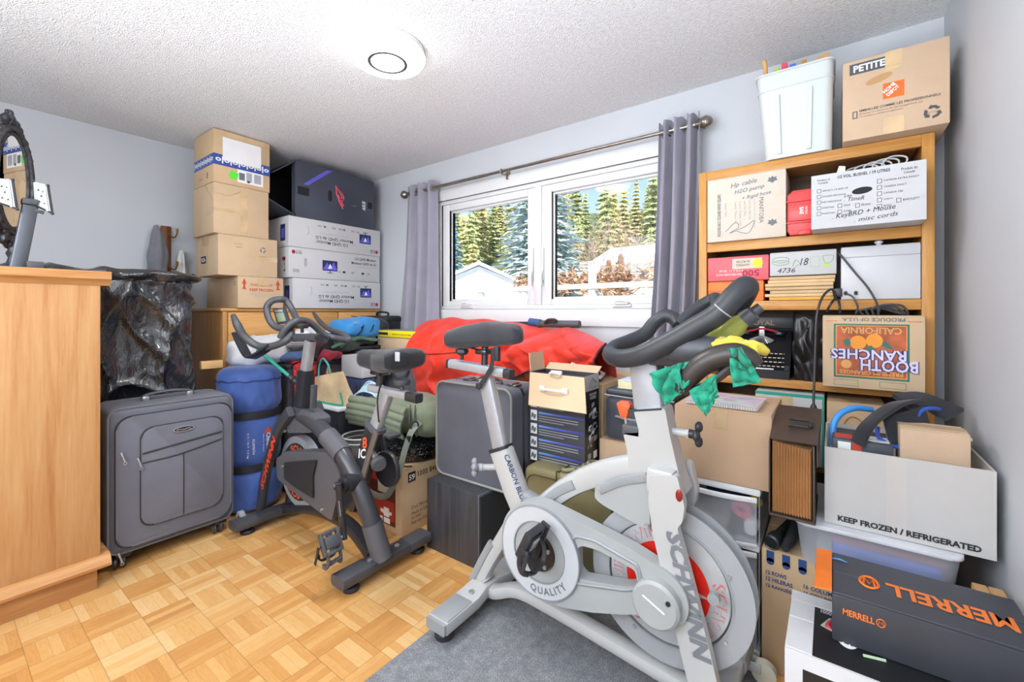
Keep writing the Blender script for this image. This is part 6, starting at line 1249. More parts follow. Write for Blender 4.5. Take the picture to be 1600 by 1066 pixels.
# ---------------------------------------------------------------- exercise bikes
def plate(b, outer, holes, lo, hi, bev=0):
    # flat plate in the X-Z plane with holes, thick from y = lo to hi
    bm = bmesh.new(); es = []
    for lp in [outer]+holes:
        vs = [bm.verts.new((x, lo, z)) for x, z in lp]
        es += [bm.edges.new((vs[i], vs[(i+1) % len(vs)])) for i in range(len(vs))]
    bmesh.ops.triangle_fill(bm, use_beauty=True, use_dissolve=False, edges=es)
    r = bmesh.ops.extrude_face_region(bm, geom=list(bm.faces))
    for v in r['geom']:
        if isinstance(v, bmesh.types.BMVert): v.co.y = hi
    me = bpy.data.meshes.new('t'); bm.to_mesh(me); b.bm.from_mesh(me); bpy.data.meshes.remove(me); bm.free(); return b
def rounded(pts, r, n=4):
    out = []; N = len(pts)
    for i in range(N):
        p, a, c = Vector(pts[i]), Vector(pts[i-1]), Vector(pts[(i+1) % N])
        u, w = (a-p), (c-p); k = min(r, u.length*.45, w.length*.45); s, e = p+u.normalized()*k, p+w.normalized()*k
        for j in range(n+1): t = j/n; out.append(tuple(s*(1-t)**2+p*2*t*(1-t)+e*t*t))
    return out
def xz(*ps): return [(p[0], p[2]) for p in ps]
def circ(c, r, n=40, a0=0, a1=2*PI): return [(c[0]+r*math.cos(a0+(a1-a0)*i/n), c[1]+r*math.sin(a0+(a1-a0)*i/n)) for i in range(n)]
def arc_text(b, st, c, r, a, h, y, bold=.0, face=-1, outline=False):
    # letters along a circle in the X-Z plane, tops pointing outwards, read from -Y
    t = MB(); t.text(st, Matrix.Identity(4), h=h, bold=bold, ext=0, space=1.1); xs = [v.co.x for v in t.bm.verts]; w = max(xs)
    for v in t.bm.verts: g = a-(v.co.x-w/2)/r; q = r+v.co.y; v.co = V((c[0]+q*math.cos(g), y, c[1]+q*math.sin(g)))
    me = bpy.data.meshes.new('t'); t.bm.to_mesh(me); b.bm.from_mesh(me); bpy.data.meshes.remove(me); t.bm.free()
def saddle(name, parent, rear, nose, W, H, mat, dish=.016):
    # a cushioned bicycle seat from rear to nose
    A, B = V(rear), V(nose); d = (B-A); L = d.length; d.normalize(); s = V((0, 0, 1)).cross(d).normalized(); u = d.cross(s)
    def f(a, t):
        g = 2*PI*a; w = W*.5*(.36+.64*max(0, 1-t/.62)**.8 if t < .62 else .36-.06*(t-.62))*min(1, (t/.07)**.5 if t < .07 else 1)*(1 if t < .93 else max(.05, 1-((t-.93)/.07)**2)**.5)
        hh = H*.5*(1 if t > .05 else max(.25, t/.05)**.5)*(1 if t < .92 else max(.1, 1-((t-.92)/.08)**2)**.5)
        c, q = sgn(math.cos(g), .95), sgn(math.sin(g), .85); hh *= (.72+.28*math.sin(PI*min(1, t*.9+.12)))
        dip = dish*math.sin(PI*t)-.01*(abs(c)**2)*(1 if q > 0 else -.3)
        return A+d*L*t+s*(w*c)+u*(hh*q*(1 if q > 0 else .8)-dip+.004*noise.noise(V((t*7, a*9, 2))))
    return MB().grid(f, 40, 26, closed_u=True, cap=True).build(name, mat, parent, 70)
def pedal(parent, c, mat, tilt=0.0, s=1):
    # clipless pedal with toe cage and strap; s picks the side the strap loops on
    R = Matrix.Translation(V(c)) @ Matrix.Rotation(tilt, 4, 'Y'); b = MB()
    for y in (-.088, -.012): b.box((-.048, y-.006, -.014), (.048, y+.006, .014), .004, X=R)
    for x in (-.042, .042): b.box((x-.007, -.085, -.012), (x+.007, -.01, .012), .003, X=R)
    b.box((-.024, -.08, -.017), (.024, -.014, .017), .005, X=R); b.box((-.044, -.062, -.006), (.044, -.036, .006), .003, X=R)
    p = b.build('pedal', mat, parent)
    b = MB(); b.cyl(R @ V((0, -.09, 0)), R @ V((0, .02, 0)), .008); b.box((-.02, -.066, s*.016-.003), (.02, -.03, s*.016+.005), .003, X=R); b.build('axle', M['silver'], p)
    b = MB()
    for y, yo in ((-.078, -.004), (-.02, .004)): b.bar([R @ V(q) for q in ((.036, y, 0), (.072, y, s*.008), (.088, y+yo, s*.03), (.076, y+yo, s*.05))], .018, .007, up=(0, 1, 0), sub=4)
    b.bar([R @ V(q) for q in ((.076, -.08, s*.05), (.082, -.05, s*.056), (.076, -.018, s*.05))], .02, .007, up=(0, 0, 1), sub=3)
    b.bar([R @ V(q) for q in ((.072, -.078, s*.008), (.078, -.05, s*.008), (.072, -.02, s*.008))], .018, .007, up=(0, 0, 1), sub=3); b.build('toe_cage', mat, p)
    b = MB(); b.bar([R @ V(q) for q in ((0, -.096, 0), (.02, -.096, s*.035), (.05, -.082, s*.058), (.055, -.05, s*.064), (.05, -.018, s*.058), (.02, -.002, s*.035), (0, -.002, 0))], .014, .004, up=(.2, -.3, 1), sub=5)
    k = R @ V((0, -.097, s*.02)); b.bar([k, k+V((-.004, -.004, -.035)), k+V((-.016, -.006, -.075))], .013, .004, up=(0, 1, 0), sub=4); b.build('strap', M['black_matte'], p)
    return p

# ---- white bike
wb = thing('exercise_bike', 'white spin exercise bike with a red flywheel on the black mat in the foreground', 'exercise bike', (-.72, 1.4, .008))
wh = plain('white_gloss_frame', 'b6b6b5', .22, var=.01); gy = plain('pale_grey_shroud', 'a3a6a6', .4, var=.02); gy2 = plain('mid_grey_insert', '929598', .45, var=.02); guard = NT('smoky_guard'); guard.set(color='b9bbbe', rough=.2, trans=.25, alpha=.88, ior=1.1)
YC, YN = 1.40, 1.31
b = MB(); b.bar([(-1.166, 1.125, .07), (-1.166, 1.3, .073), (-1.17, 1.36, .078), (-1.17, 1.44, .078), (-1.166, 1.5, .073), (-1.166, 1.63, .07)], [.1, .1, .088, .088, .1, .1], [.045, .045, .052, .052, .045, .045], up=(0, 0, 1)); b.build('rear_stabilizer', wh, wb)
for ya, yb in ((1.13, 1.27), (1.5, 1.62)): MB().box((-1.212, ya, .086), (-1.12, yb, .097), .008).build('foot_pad', gy2, wb)
MB().bar([(-1.166, 1.112, .07), (-1.166, 1.126, .07)], .094, .04, up=(0, 0, 1)).build('end_cap', gy2, wb)
for y in (1.16, 1.58): MB().lathe([(0, .0), (.034, .0), (.037, .008), (.037, .02), (.03, .026), (.012, .03), (.012, .05), (0, .05)], (-1.166, y, .008), n=24).build('levelling_foot', M['black_plastic'], wb)
MB().cyl((-1.16, 1.305, .098), (-1.16, 1.305, .104), .012, n=6).build('bolt', M['silver'], wb)
b = MB(); b.bar([(-1.17, YC, .075), (-1.111, 1.4, 0.072), (-0.998, 1.4, 0.12), (-0.851, 1.4, 0.118), (-0.62, 1.4, 0.096), (-0.403, 1.4, 0.072), (-.3, YC, .062)], [.05, .05, .048, .048, .048, .05, .05], .06, up=(0, 1, 0), sub=5, bev=.7); b.build('base_beam', wh, wb)
b = MB(); b.bar([(-1.17, YC, .095), (-1.172, 1.4, 0.132), (-1.078, 1.4, 0.29), (-0.983, 1.4, 0.433)], [.075, .06, .06, .07], .06, up=(0, 1, 0), sub=4, bev=.6); rs = b.build('rear_strut', wh, wb)
MB().bar([(-1.218, 1.375, 0.095), (-1.152, 1.375, 0.217), (-1.114, 1.375, 0.281)], .03, .02, up=(0, 1, 0), sub=3, bev=.6).build('strut_insert', gy2, wb)
b = MB(); b.bar([(-1.084, 1.4, 0.665), (-1.011, 1.4, 0.512), (-0.943, 1.4, 0.406)], [.096, .098, .104], .062, up=(0, 1, 0), bev=.6); b.build('seat_tube', wh, wb)
b = MB(); b.bar([(-1.088, 1.4, 0.67), (-1.083, 1.4, 0.658)], .1, .066, up=(0, 1, 0), bev=.6); b.build('tube_collar', M['black_matte'], wb)
b = MB(); b.bar([(-1.162, 1.4, 0.945), (-1.084, 1.4, 0.66)], .068, .042, up=(0, 1, 0), bev=.6); b.build('seat_post', M['alu'], wb)
d_ = (V((-0.955, 1.36, 0.48))-V((-1.041, 1.36, 0.646))); X = frame(V((-1.045, 1.366, 0.651)), d_, V((.95, 0, .3))); MB().text('CARBON BLUE', X, w=.19, h=.026, bold=.01).build('lettering', M['ink_navy'], wb, 0)
k0 = V((-1.101, 1.4, 0.584)); b = MB(); b.cyl(k0, k0+V((-.05, -.04, 0)), .013).lathe([(0, -.0), (.014, 0), (.016, .02), (0, .022)], k0+V((-.045, -.036, 0)), (-.7, -.6, 0), 16); b.build('pin_collar', wh, wb)
b = MB(); c0 = k0+V((-.075, -.058, 0))
for k in range(3): g = 2*PI*k/3+.5; b.ball(c0+V((0.006*math.cos(g), -.01*math.cos(g), .024*math.sin(g)))+V((.016*math.cos(g), -.016*math.cos(g), 0)), (.014, .014, .016), 10, 8)
b.cyl(c0+V((.03, .02, 0)), c0, .014); b.build('adjust_knob', plain('smoke_grey_knob', '8b8e94', .3), wb)
b = MB(); b.bar([(-1.369, 1.4, 0.989), (-1.215, 1.4, 0.981), (-1.061, 1.4, 0.972)], .04, .042, up=(0, 1, 0), bev=.5); b.build('seat_slider', M['alu'], wb)
b = MB(); b.bar([(-1.068, 1.4, 0.971), (-1.029, 1.4, 0.97)], .036, .04, up=(0, 1, 0), bev=.5); b.bar([(-1.377, 1.4, 0.99), (-1.365, 1.4, 0.989)], .042, .044, up=(0, 1, 0)); b.build('slider_cap', M['black_plastic'], wb)
p = V((-1.3, 1.4, 1.011)); MB().cyl(p, p+V((0, 0, .025)), .008).lathe([(0, .02), (.018, .02), (.03, .032), (.028, .045), (.012, .05), (0, .05)], p, n=6).build('slider_knob', M['black_plastic'], wb)
p = V((-1.172, 1.4, 0.992)); b = MB(); b.cyl(p, p+V((.003, 0, .08)), .014); b.box(p+V((-.03, -.03, .05)), p+V((.03, .03, .07)), .006); b.tube([p+V((-.1, -.018, .085)), p+V((0, -.018, .066)), p+V((.09, -.018, .08))], .0045, 6, 4); b.build('seat_clamp', M['steel_dark'], wb)
saddle('saddle', wb, (-1.33, 1.4, 1.093), (-0.983, 1.4, 1.124), .23, .115, cloth('black_gel_cover', '37383d', .7, .06, 8), dish=-.012)
b = MB(); b.bar([(-1.096, 1.36, 1.071), (-1.106, 1.365, 1.001), (-1.143, 1.365, 0.946), (-1.178, 1.365, 0.903)], .018, .004, up=(0, 1, 0), sub=4); p = V((-1.172, 1.363, 0.912)); b.box(p-V((.014, .006, .01)), p+V((.014, .006, .012)), .004); p = V((-1.073, 1.36, 1.052)); b.box(p-V((.012, .01, .03)), p+V((.012, .01, .03)), .005); b.build('seat_strap', M['black_matte'], wb)
# top tube and head
b = MB(); b.bar([(-0.908, 1.4, 0.453), (-0.828, 1.4, 0.534), (-0.73, 1.4, 0.612), (-0.608, 1.4, 0.677), (-0.476, 1.4, 0.722)], [.075, .075, .078, .084, .09], [.06, .06, .062, .066, .07], up=(0, 1, 0), sub=5, bev=.6); b.build('top_tube', wh, wb)
b = MB(); b.bar([(-0.951, 1.385, 0.516), (-0.881, 1.385, 0.498)], .03, .05, up=(0, 1, 0), bev=.6); b.build('tube_insert', gy2, wb)
b = MB(); b.bar([(-0.864, 1.372, 0.506), (-0.801, 1.372, 0.567), (-0.736, 1.372, 0.608)], .034, .02, up=(0, 1, 0), sub=3, bev=.7); b.build('tube_insert', gy2, wb)
HS = [(-0.516, 1.365, 0.904), (-0.416, 1.365, 0.923), (-0.401, 1.365, 0.84), (-0.372, 1.365, 0.719), (-0.35, 1.365, 0.666), (-0.454, 1.365, 0.64), (-0.527, 1.365, 0.684), (-0.538, 1.365, 0.776), (-0.551, 1.365, 0.822), (-0.497, 1.365, 0.832)]
b = MB(); plate(b, rounded(xz(*HS), .012), [], 1.362, 1.44); b.build('head_tube', wh, wb)
MB().bar([(-0.534, 1.4, 0.897), (-0.425, 1.4, 0.918)], .006, .082, up=(0, 1, 0)).build('head_collar', M['black_matte'], wb)
b = MB(); b.box(V((-0.554, 1.362, 0.824))+V((0, 0, -.008)), V((-0.496, 1.362, 0.85))+V((0, .075, 0)), .003); b.build('stop_plate', M['dark_grey'], wb)
p = V((-0.548, 1.385, 0.837)); MB().cyl(p, p+V((-.004, 0, .035)), .005).build('brake_stem', M['silver'], wb); p = p+V((-.006, 0, .032)); MB().prism([(-.012, 0), (.010, 0), (.024, .045), (.016, .054), (-.014, .054), (-.026, .045)], -.012, .012, 'y', .005, X=Matrix.Translation(p)).build('brake_knob', M['orange_deep'], wb)
p = V((-0.411, 1.4, 0.845)); MB().cyl(p+V((-.02, 0, 0)), p+V((.05, -.0, .0)), .012).cyl(p+V((.05, 0, 0)), p+V((.058, 0, 0)), .015, n=6).build('head_pin', wh, wb)
b = MB(); c0 = p+V((.075, 0, 0)); b.cyl(c0-V((.018, 0, 0)), c0+V((.01, 0, 0)), .014)
for k in range(3): g = 2*PI*k/3+1.0; b.ball(c0+V((.008, .02*math.cos(g), .026*math.sin(g))), (.012, .016, .017), 10, 8)
b.build('head_knob', M['black_plastic'], wb)
b = MB(); b.bar([(-0.495, 1.4, 1.067), (-0.476, 1.4, 0.903)], .094, .046, up=(0, 1, 0), bev=.5); b.build('handlebar_post', M['alu'], wb)
b = MB(); b.bar([(-0.543, 1.4, 1.062), (-0.421, 1.4, 1.06)], .022, .056, up=(0, 1, 0), bev=.5); b.build('post_cap', M['silver'], wb)
MB().bar([(-0.441, 1.4, 1.059), (-0.425, 1.4, 0.95)], .012, .03, up=(0, 1, 0)).build('post_strip', M['black_matte'], wb)
# fork legs
for y0, y1 in ((1.315, 1.345), (1.465, 1.495)):
    f0 = 1.33
    FL = [(-0.446, 1.33, 0.719), (-0.366, 1.33, 0.737), (-0.345, 1.33, 0.652), (-0.352, 1.33, 0.603), (-0.366, 1.33, 0.585), (-0.278, 1.33, 0.269), (-0.253, 1.33, 0.164), (-0.33, 1.33, 0.124), (-0.381, 1.33, 0.318), (-0.438, 1.33, 0.548), (-0.452, 1.33, 0.643)]
    b = MB(); plate(b, rounded(xz(*FL), .01), [], y0, y1); fk = b.build('fork_leg', wh, wb, 35)
    if y0 < 1.4:
        a0, a1 = V((-0.377, 1.314, 0.573)), V((-0.295, 1.314, 0.224)); X = frame(a0+V((0, -.0008, 0)), a1-a0, V((1, 0, .3))); L = (a1-a0).length
        MB().text('SCHWINN', X @ Matrix.Translation((0, -.024, 0)), w=L, h=.05, bold=.05, shear=.2).build('lettering', plain('grey_letter', '777a80', .4), fk, 0)
        p = V((-0.36, 1.313, 0.682)); MB().ball(p, (.010, .004, .018), 12, 8).build('head_badge', plain('badge_red', '8f2a24', .3, .3), fk)
    b = MB(); p = V((-0.257, 1.33, 0.409)); b.cyl((p.x-.012, y0+.005, p.z), (p.x-.012, y1-.005, p.z), .016); b.build('axle_boss', gy2, wb)
MB().box((-.462, 1.318, .665), (-.378, 1.492, .742), .012).build('fork_crown', wh, wb)
# front stabilizer and transport wheels
b = MB(); b.bar([(-.275, 1.06, .075), (-.275, 1.3, .08), (-.275, 1.5, .08), (-.275, 1.66, .075)], .1, .05, up=(0, 0, 1), bev=.5); b.build('front_stabilizer', wh, wb)
b = MB(); b.bar([(-.268, 1.56, .085), (-.262, 1.665, .08)], .1, .062, up=(0, 0, 1), bev=.7); b.build('stabilizer_end', gy, wb)
for y in (1.10, 1.62):
    MB().box((-.225, y-.014, .045), (-.185, y-.004, .075), .003).box((-.225, y+.02, .045), (-.185, y+.03, .075), .003).build('wheel_bracket', wh, wb)
    MB().lathe([(0, -.016), (.02, -.016), (.036, -.012), (.0365, .012), (.02, .016), (0, .016)], (-.178, y+.008, .046), (0, 1, 0), 28).build('transport_wheel', plain('ivory_wheel', 'c9c6b4', .4), wb)
    MB().lathe([(0, .0), (.034, .0), (.037, .01), (.03, .02), (.012, .03), (.012, .05), (0, .05)], (-.285, y-.01, .008), n=20).build('levelling_foot', M['black_plastic'], wb)
# flywheel
HC = (-.418, .368)
def disc(r, y0, y1, m, nm, ri=0, par=wb, n=72): return (MB().ring((HC[0], y0, HC[1]), (0, 1, 0), ri, r, y1-y0, n) if ri else MB().lathe([(0, 0), (r, 0), (r, y1-y0), (0, y1-y0)], (HC[0], y0, HC[1]), (0, 1, 0), n)).build(nm, m, par, 35)
fw = disc(.185, 1.395, 1.435, M['alu'], 'flywheel')
disc(.183, 1.385, 1.394, plain('silver_ring', 'b9bbbd', .35, .3), 'flywheel_rim', .128, fw); disc(.128, 1.384, 1.394, plain('signal_red', 'cf2417', .35), 'flywheel_face', .0, fw)
b = MB(); s = []
for k in range(10): g = 2*PI*k/10; s.append((HC[0]+(.126 if k % 2 == 0 else .03)*math.cos(g), HC[1]+(.126 if k % 2 == 0 else .03)*math.sin(g)))
b.prism(s, 1.380, 1.3838, 'y'); b.build('star', plain('star_grey', 'b8babb', .35, .3), fw)
b = MB(); arc_text(b, 'SCHWINN', HC, .140, -.45, .034, 1.3842, .035); arc_text(b, 'SCHWINN', HC, .140, PI*.72, .034, 1.3842, .035); arc_text(b, 'SCHWINN', HC, .140, PI*1.08, .034, 1.3842, .035)
lt_ = b.build('lettering', plain('red_outline', 'd0685c', .5), fw, 0)
b = MB(); arc_text(b, 'SCHWINN', HC, .1412, -.45, .0316, 1.3836, .022); arc_text(b, 'SCHWINN', HC, .1412, PI*.72, .0316, 1.3836, .022); arc_text(b, 'SCHWINN', HC, .1412, PI*1.08, .0316, 1.3836, .022); b.build('lettering_fill', M['ink_pale'], fw, 0)
GR = circ(HC, .248, 72); GH = circ(HC, .192, 60)
b = MB(); plate(b, GR, [GH], 1.380, 1.386); plate(b, circ(HC, .248, 72), [], 1.440, 1.446); b.build('wheel_guard', guard.m, wb, 35)
b = MB(); b.ring((HC[0], 1.379, HC[1]), (0, 1, 0), .188, .195, .010, 72); b.build('guard_edge', gy2, wb)
for g in (.45, -.55, 2.55, -2.1, 1.6): MB().cyl((HC[0]+.2*math.cos(g), 1.374, HC[1]+.2*math.sin(g)), (HC[0]+.2*math.cos(g), 1.381, HC[1]+.2*math.sin(g)), .0055, n=8).build('guard_bolt', M['silver'], wb)
# brake cover
b = MB(); plate(b, rounded(xz((-0.646, 1.36, 0.633), (-0.473, 1.36, 0.71), (-0.46, 1.36, 0.701), (-0.46, 1.36, 0.534), (-0.483, 1.36, 0.535), (-0.621, 1.36, 0.572), (-0.649, 1.36, 0.587)), .01), [], 1.355, 1.445); bc_ = b.build('brake_cover', gy, wb, 35)
b = MB(); b.bar([(-0.632, 1.354, 0.619), (-0.555, 1.354, 0.667), (-0.467, 1.354, 0.699)], .03, .012, up=(0, 1, 0), sub=3, bev=.7); b.build('cover_ridge', gy2, bc_)
for q in ((-0.63, 1.35, 0.629), (-0.475, 1.35, 0.701), (-0.469, 1.35, 0.549)): MB().cyl(V(q)+V((0, .006, 0)), V(q)-V((0, .003, 0)), .007, n=12).build('screw', M['silver'], bc_)
# chain guard: panel with a window, disc round the crank, hub cap
CC = ((-0.835, 1.3, 0.381)[0], (-0.835, 1.3, 0.37)[2])
out = circ(CC, .172, 26, math.radians(75), math.radians(285))+xz((-0.737, 1.3, 0.208), (-0.632, 1.3, 0.235), (-0.537, 1.3, 0.268), (-0.462, 1.3, 0.297))+circ(HC, .088, 16, math.radians(-80), math.radians(85))+xz((-0.502, 1.3, 0.486), (-0.62, 1.3, 0.508), (-0.739, 1.3, 0.528))
hole = rounded(xz((-0.692, 1.3, 0.42), (-0.671, 1.3, 0.442), (-0.613, 1.3, 0.446), (-0.488, 1.3, 0.424), (-0.478, 1.3, 0.379), (-0.522, 1.3, 0.36), (-0.671, 1.3, 0.33), (-0.69, 1.3, 0.346)), .012)
b = MB(); plate(b, out, [hole], 1.302, 1.352); cg = b.build('chain_guard', gy, wb, 30)
b = MB(); big = [((x-(-.58))*1.16+(-.585), (z-.37)*1.42+.367) for x, z in hole]
b.tube([V((x, 1.301, z)) for x, z in big], .006, 6, closed=True); b.build('window_ridge', gy2, cg)
b = MB(); plate(b, circ(CC, .158, 60), [circ(CC, .108, 50)], 1.292, 1.302); ring_ = b.build('disc_ring', plain('frosted_ring', 'c0c3c7', .25, var=.02), cg, 35)
b = MB(); plate(b, circ(CC, .162, 60), [circ(CC, .158, 60)], 1.290, 1.304); plate(b, circ(CC, .108, 50), [circ(CC, .104, 50)], 1.292, 1.303); b.build('disc_trim', M['mid_grey'], cg)
MB().lathe([(0, 0), (.106, 0), (.106, .004), (0, .004)], (CC[0], 1.298, CC[1]), (0, 1, 0), 50).build('disc_face', gy, cg)
b = MB()
tt = MB(); tt.text('QUALITY', Matrix.Identity(4), h=.030, bold=.03, ext=0, space=1.25); w_ = max(v.co.x for v in tt.bm.verts)
for v in tt.bm.verts: g = -PI/2+.35+(v.co.x-w_/2)/.138; q = .118+(.03-v.co.y); v.co = V((CC[0]+q*math.cos(g), 1.2915, CC[1]+q*math.sin(g)))
me = bpy.data.meshes.new('t'); tt.bm.to_mesh(me); b.bm.from_mesh(me); bpy.data.meshes.remove(me); tt.bm.free()
b.build('lettering', M['ink_grey'], cg, 0)
MB().lathe([(0, 0), (.062, 0), (.066, .01), (0, .01)], (CC[0], 1.286, CC[1]), (0, 1, 0), 40).build('chainring', plain('bronze_dark', '4c3f36', .3, .6), wb)
for k in range(5): g = 2*PI*k/5+.4; MB().cyl((CC[0]+.05*math.cos(g), 1.279, CC[1]+.05*math.sin(g)), (CC[0]+.05*math.cos(g), 1.287, CC[1]+.05*math.sin(g)), .007, n=10).build('ring_bolt', M['silver'], wb)
MB().lathe([(0, 0), (.062, 0), (.07, .008), (.07, .05), (0, .05)], (HC[0]+.0, 1.268, HC[1]-.01), (0, 1, 0), 44).build('hub_cap', gy, wb)
MB().tube([V((HC[0]-.035, 1.2675, HC[1]+.012)), V((HC[0]+.03, 1.2675, HC[1]-.02))], .0022, 5).build('hub_mark', M['white'], wb); MB().cyl((HC[0]+.04, 1.264, HC[1]+.015), (HC[0]+.04, 1.27, HC[1]+.015), .007, n=10).build('hub_screw', M['steel_dark'], wb)
# cranks and pedals
blk_ = M['black_plastic']
b = MB(); b.cyl((CC[0], 1.25, CC[1]), (CC[0], 1.55, CC[1]), .016); b.build('crank_axle', M['steel_dark'], wb)
e1 = (CC[0]+.055, 1.245, CC[1]+.125)
MB().bar([(CC[0]-.006, 1.258, CC[1]-.015), (e1[0]+.003, 1.25, e1[2]+.008)], .034, .016, up=(0, 1, 0), bev=.6).build('crank_arm', blk_, wb)
pedal(wb, (CC[0]+.035, 1.24, CC[1]+.095), blk_, tilt=2.03)
e2 = (CC[0]-.05, 1.555, CC[1]-.13); MB().bar([(CC[0], 1.545, CC[1]), e2], .034, .016, up=(0, 1, 0), bev=.6).build('crank_arm', blk_, wb)
MB().box((e2[0]-.045, 1.56, e2[2]-.012), (e2[0]+.045, 1.64, e2[2]+.012), .006).build('pedal', blk_, wb)
# handlebar
rub = plain('soft_black_grip', '303236', .45, var=.05)
b = MB(); b.tube([(-0.43, 1.56, 1.173), (-0.453, 1.58, 1.197), (-0.484, 1.58, 1.204), (-0.518, 1.57, 1.178), (-0.54, 1.54, 1.14), (-0.579, 1.5, 1.115), (-0.609, 1.44, 1.095), (-0.602, 1.38, 1.075), (-0.545, 1.32, 1.071), (-0.468, 1.29, 1.086), (-0.389, 1.28, 1.125), (-0.309, 1.28, 1.174), (-0.252, 1.28, 1.211), (-0.214, 1.29, 1.256), (-0.19, 1.31, 1.284), (-0.186, 1.34, 1.281), (-0.206, 1.37, 1.242), (-0.244, 1.4, 1.196), (-0.301, 1.42, 1.136), (-0.343, 1.42, 1.099)], [.021, .024, .024, .024, .025, .026, .027, .028, .029, .030, .030, .030, .030, .031, .031, .028, .024, .022, .02, .02], 14, sub=6); b.build('handlebar', rub, wb)
b = MB(); b.tube([(-0.43, 1.56, 1.173), (-0.387, 1.6, 1.224), (-0.339, 1.62, 1.258), (-0.315, 1.6, 1.261), (-0.307, 1.54, 1.214), (-0.336, 1.47, 1.153)], .022, 12, sub=5); b.build('handlebar_far', rub, wb)
MB().ring((-0.236, 1.28, 1.222), V((-0.205, 1.28, 1.264))-V((-0.252, 1.28, 1.211)), .0295, .0315, .004, 24).build('grip_band', M['mid_grey'], wb)
b = MB(); b.bar([(-0.47, 1.4, 1.065), (-0.386, 1.4, 1.082), (-0.311, 1.4, 1.108)], [.03, .06, .05], [.07, .09, .07], up=(0, 1, 0), sub=4, bev=.6); b.build('bar_mount', M['dark_grey'], wb)
b = MB(); b.tube([(-0.404, 1.33, 1.108), (-0.34, 1.3, 1.113), (-0.272, 1.3, 1.112), (-0.252, 1.28, 1.093)], [.03, .04, .04, .03], 12, sub=4); b.build('mount_shell', M['dark_grey'], wb)
b = MB(); b.tube([(-0.327, 1.2, 1.007), (-0.301, 1.2, 1.05), (-0.27, 1.2, 1.083), (-0.233, 1.2, 1.105), (-0.192, 1.2, 1.115), (-0.161, 1.2, 1.106), (-0.143, 1.2, 1.089)], [.022, .034, .037, .037, .035, .028, .016], 14, sub=6, flat=.8); b.tube([(-0.29, 1.2, 1.011), (-0.251, 1.2, 1.038), (-0.214, 1.2, 1.07), (-0.189, 1.2, 1.101)], .011, 8, sub=4); b.build('arm_rest', plain('brown_black_pad', '37302e', .4), wb)
MB().bar([(-0.28, 1.38, 1.083), (-0.259, 1.3, 1.081), (-0.243, 1.22, 1.082)], .03, .03, up=(0, 0, 1), sub=3).build('rest_bracket', M['black_plastic'], wb)
liq = NT('olive_bottle'); liq.set(color='b3b85e', rough=.2, trans=.35, ior=1.2)
o = thing('water_bottle', 'yellow green bottle with a grey cap lying in the white bike handlebar', 'bottle', (-0.221, 1.33, 1.17))
a, e_ = V((-0.288, 1.36, 1.119)), V((-0.198, 1.36, 1.197)); d = (e_-a).normalized(); L = (e_-a).length
MB().lathe([(0, 0), (.025, .0), (.03, .006), (.03, L*.8), (.022, L*.95), (.022, L), (0, L)], a, d, 24).build('body', liq.m, o); MB().lathe([(0, L), (.024, L), (.024, L+.03), (.014, L+.035), (.013, L+.055), (0, L+.056)], a, d, 20).build('cap', M['dark_grey'], o)
def ragf(P, thick, amp, seed, nu=18, nv=18):
    # cloth patch stretched over four corner points with creases and a soft sag
    P = [V(p) for p in P]; b = MB(); n = (P[1]-P[0]).cross(P[3]-P[0]).normalized()
    def f(u, v):
        p = P[0]*(1-u)*(1-v)+P[1]*u*(1-v)+P[2]*u*v+P[3]*(1-u)*v
        return p+n*(amp*ridge((u*1.2+v*.7+seed, v*1.5-u*.4, seed), 1.6)**2+amp*.5*noise.noise(V((u*4, v*4, seed))))
    return b.grid(f, nu, nv)
gr = cloth('green_cloth', '1f8f72', .75, .06, 8)
o = thing('green_towel', 'thin green cloth threaded through the arm rest of the white bike', 'cloth', (-0.255, 1.15, 1.025))
ragf([(-0.403, 1.17, 1.051), (-0.322, 1.17, 1.085), (-0.307, 1.16, 1.015), (-0.359, 1.16, 0.972)], 0, .03, 1).build('panel', gr, o, 70, solid=.002)
ragf([(-0.327, 1.175, 1.084), (-0.277, 1.19, 1.095), (-0.298, 1.175, 1.033), (-0.32, 1.16, 1.008)], 0, .02, 4).build('panel', gr, o, 70, solid=.002)
ragf([(-0.297, 1.16, 1.016), (-0.231, 1.16, 1.067), (-0.226, 1.15, 1.013), (-0.255, 1.15, 0.958)], 0, .02, 2).build('panel', gr, o, 70, solid=.002)
ragf([(-0.203, 1.155, 1.13), (-0.174, 1.155, 1.135), (-0.133, 1.15, 1.056), (-0.192, 1.15, 1.038)], 0, .03, 3).build('panel', gr, o, 70, solid=.002)
ye = cloth('yellow_cloth', 'd6c246', .85, .08, 10)
b = MB(); blob(b, (-0.193, 1.25, 1.131), (.062, .035, .024), .8, .02, 16, 5, rid=.008)
tag(b.build('yellow_cloth', ye, smooth=70), 'crumpled yellow cloth lying on the arm rest of the white bike', 'cloth')
# rubber mat
t = NT('speckled_rubber'); s1 = t.noise(420, detail=1); s2 = t.noise(30, detail=3)
t.set(color=t.ramp(t.math('ADD', t.math('MULTIPLY', s1, .8), t.math('MULTIPLY', s2, .2)), [(.4, '66686c'), (.56, '85878b'), (.66, 'b3b5b8')]), rough=.9, spec=.2); t.bump(s1, .4, .003)
tag(MB().box((-1.235, .1, .0004), (-.18, 1.70, .008), .002).build('rubber_mat', t.m), 'dark grey speckled rubber mat under the white exercise bike', 'mat')

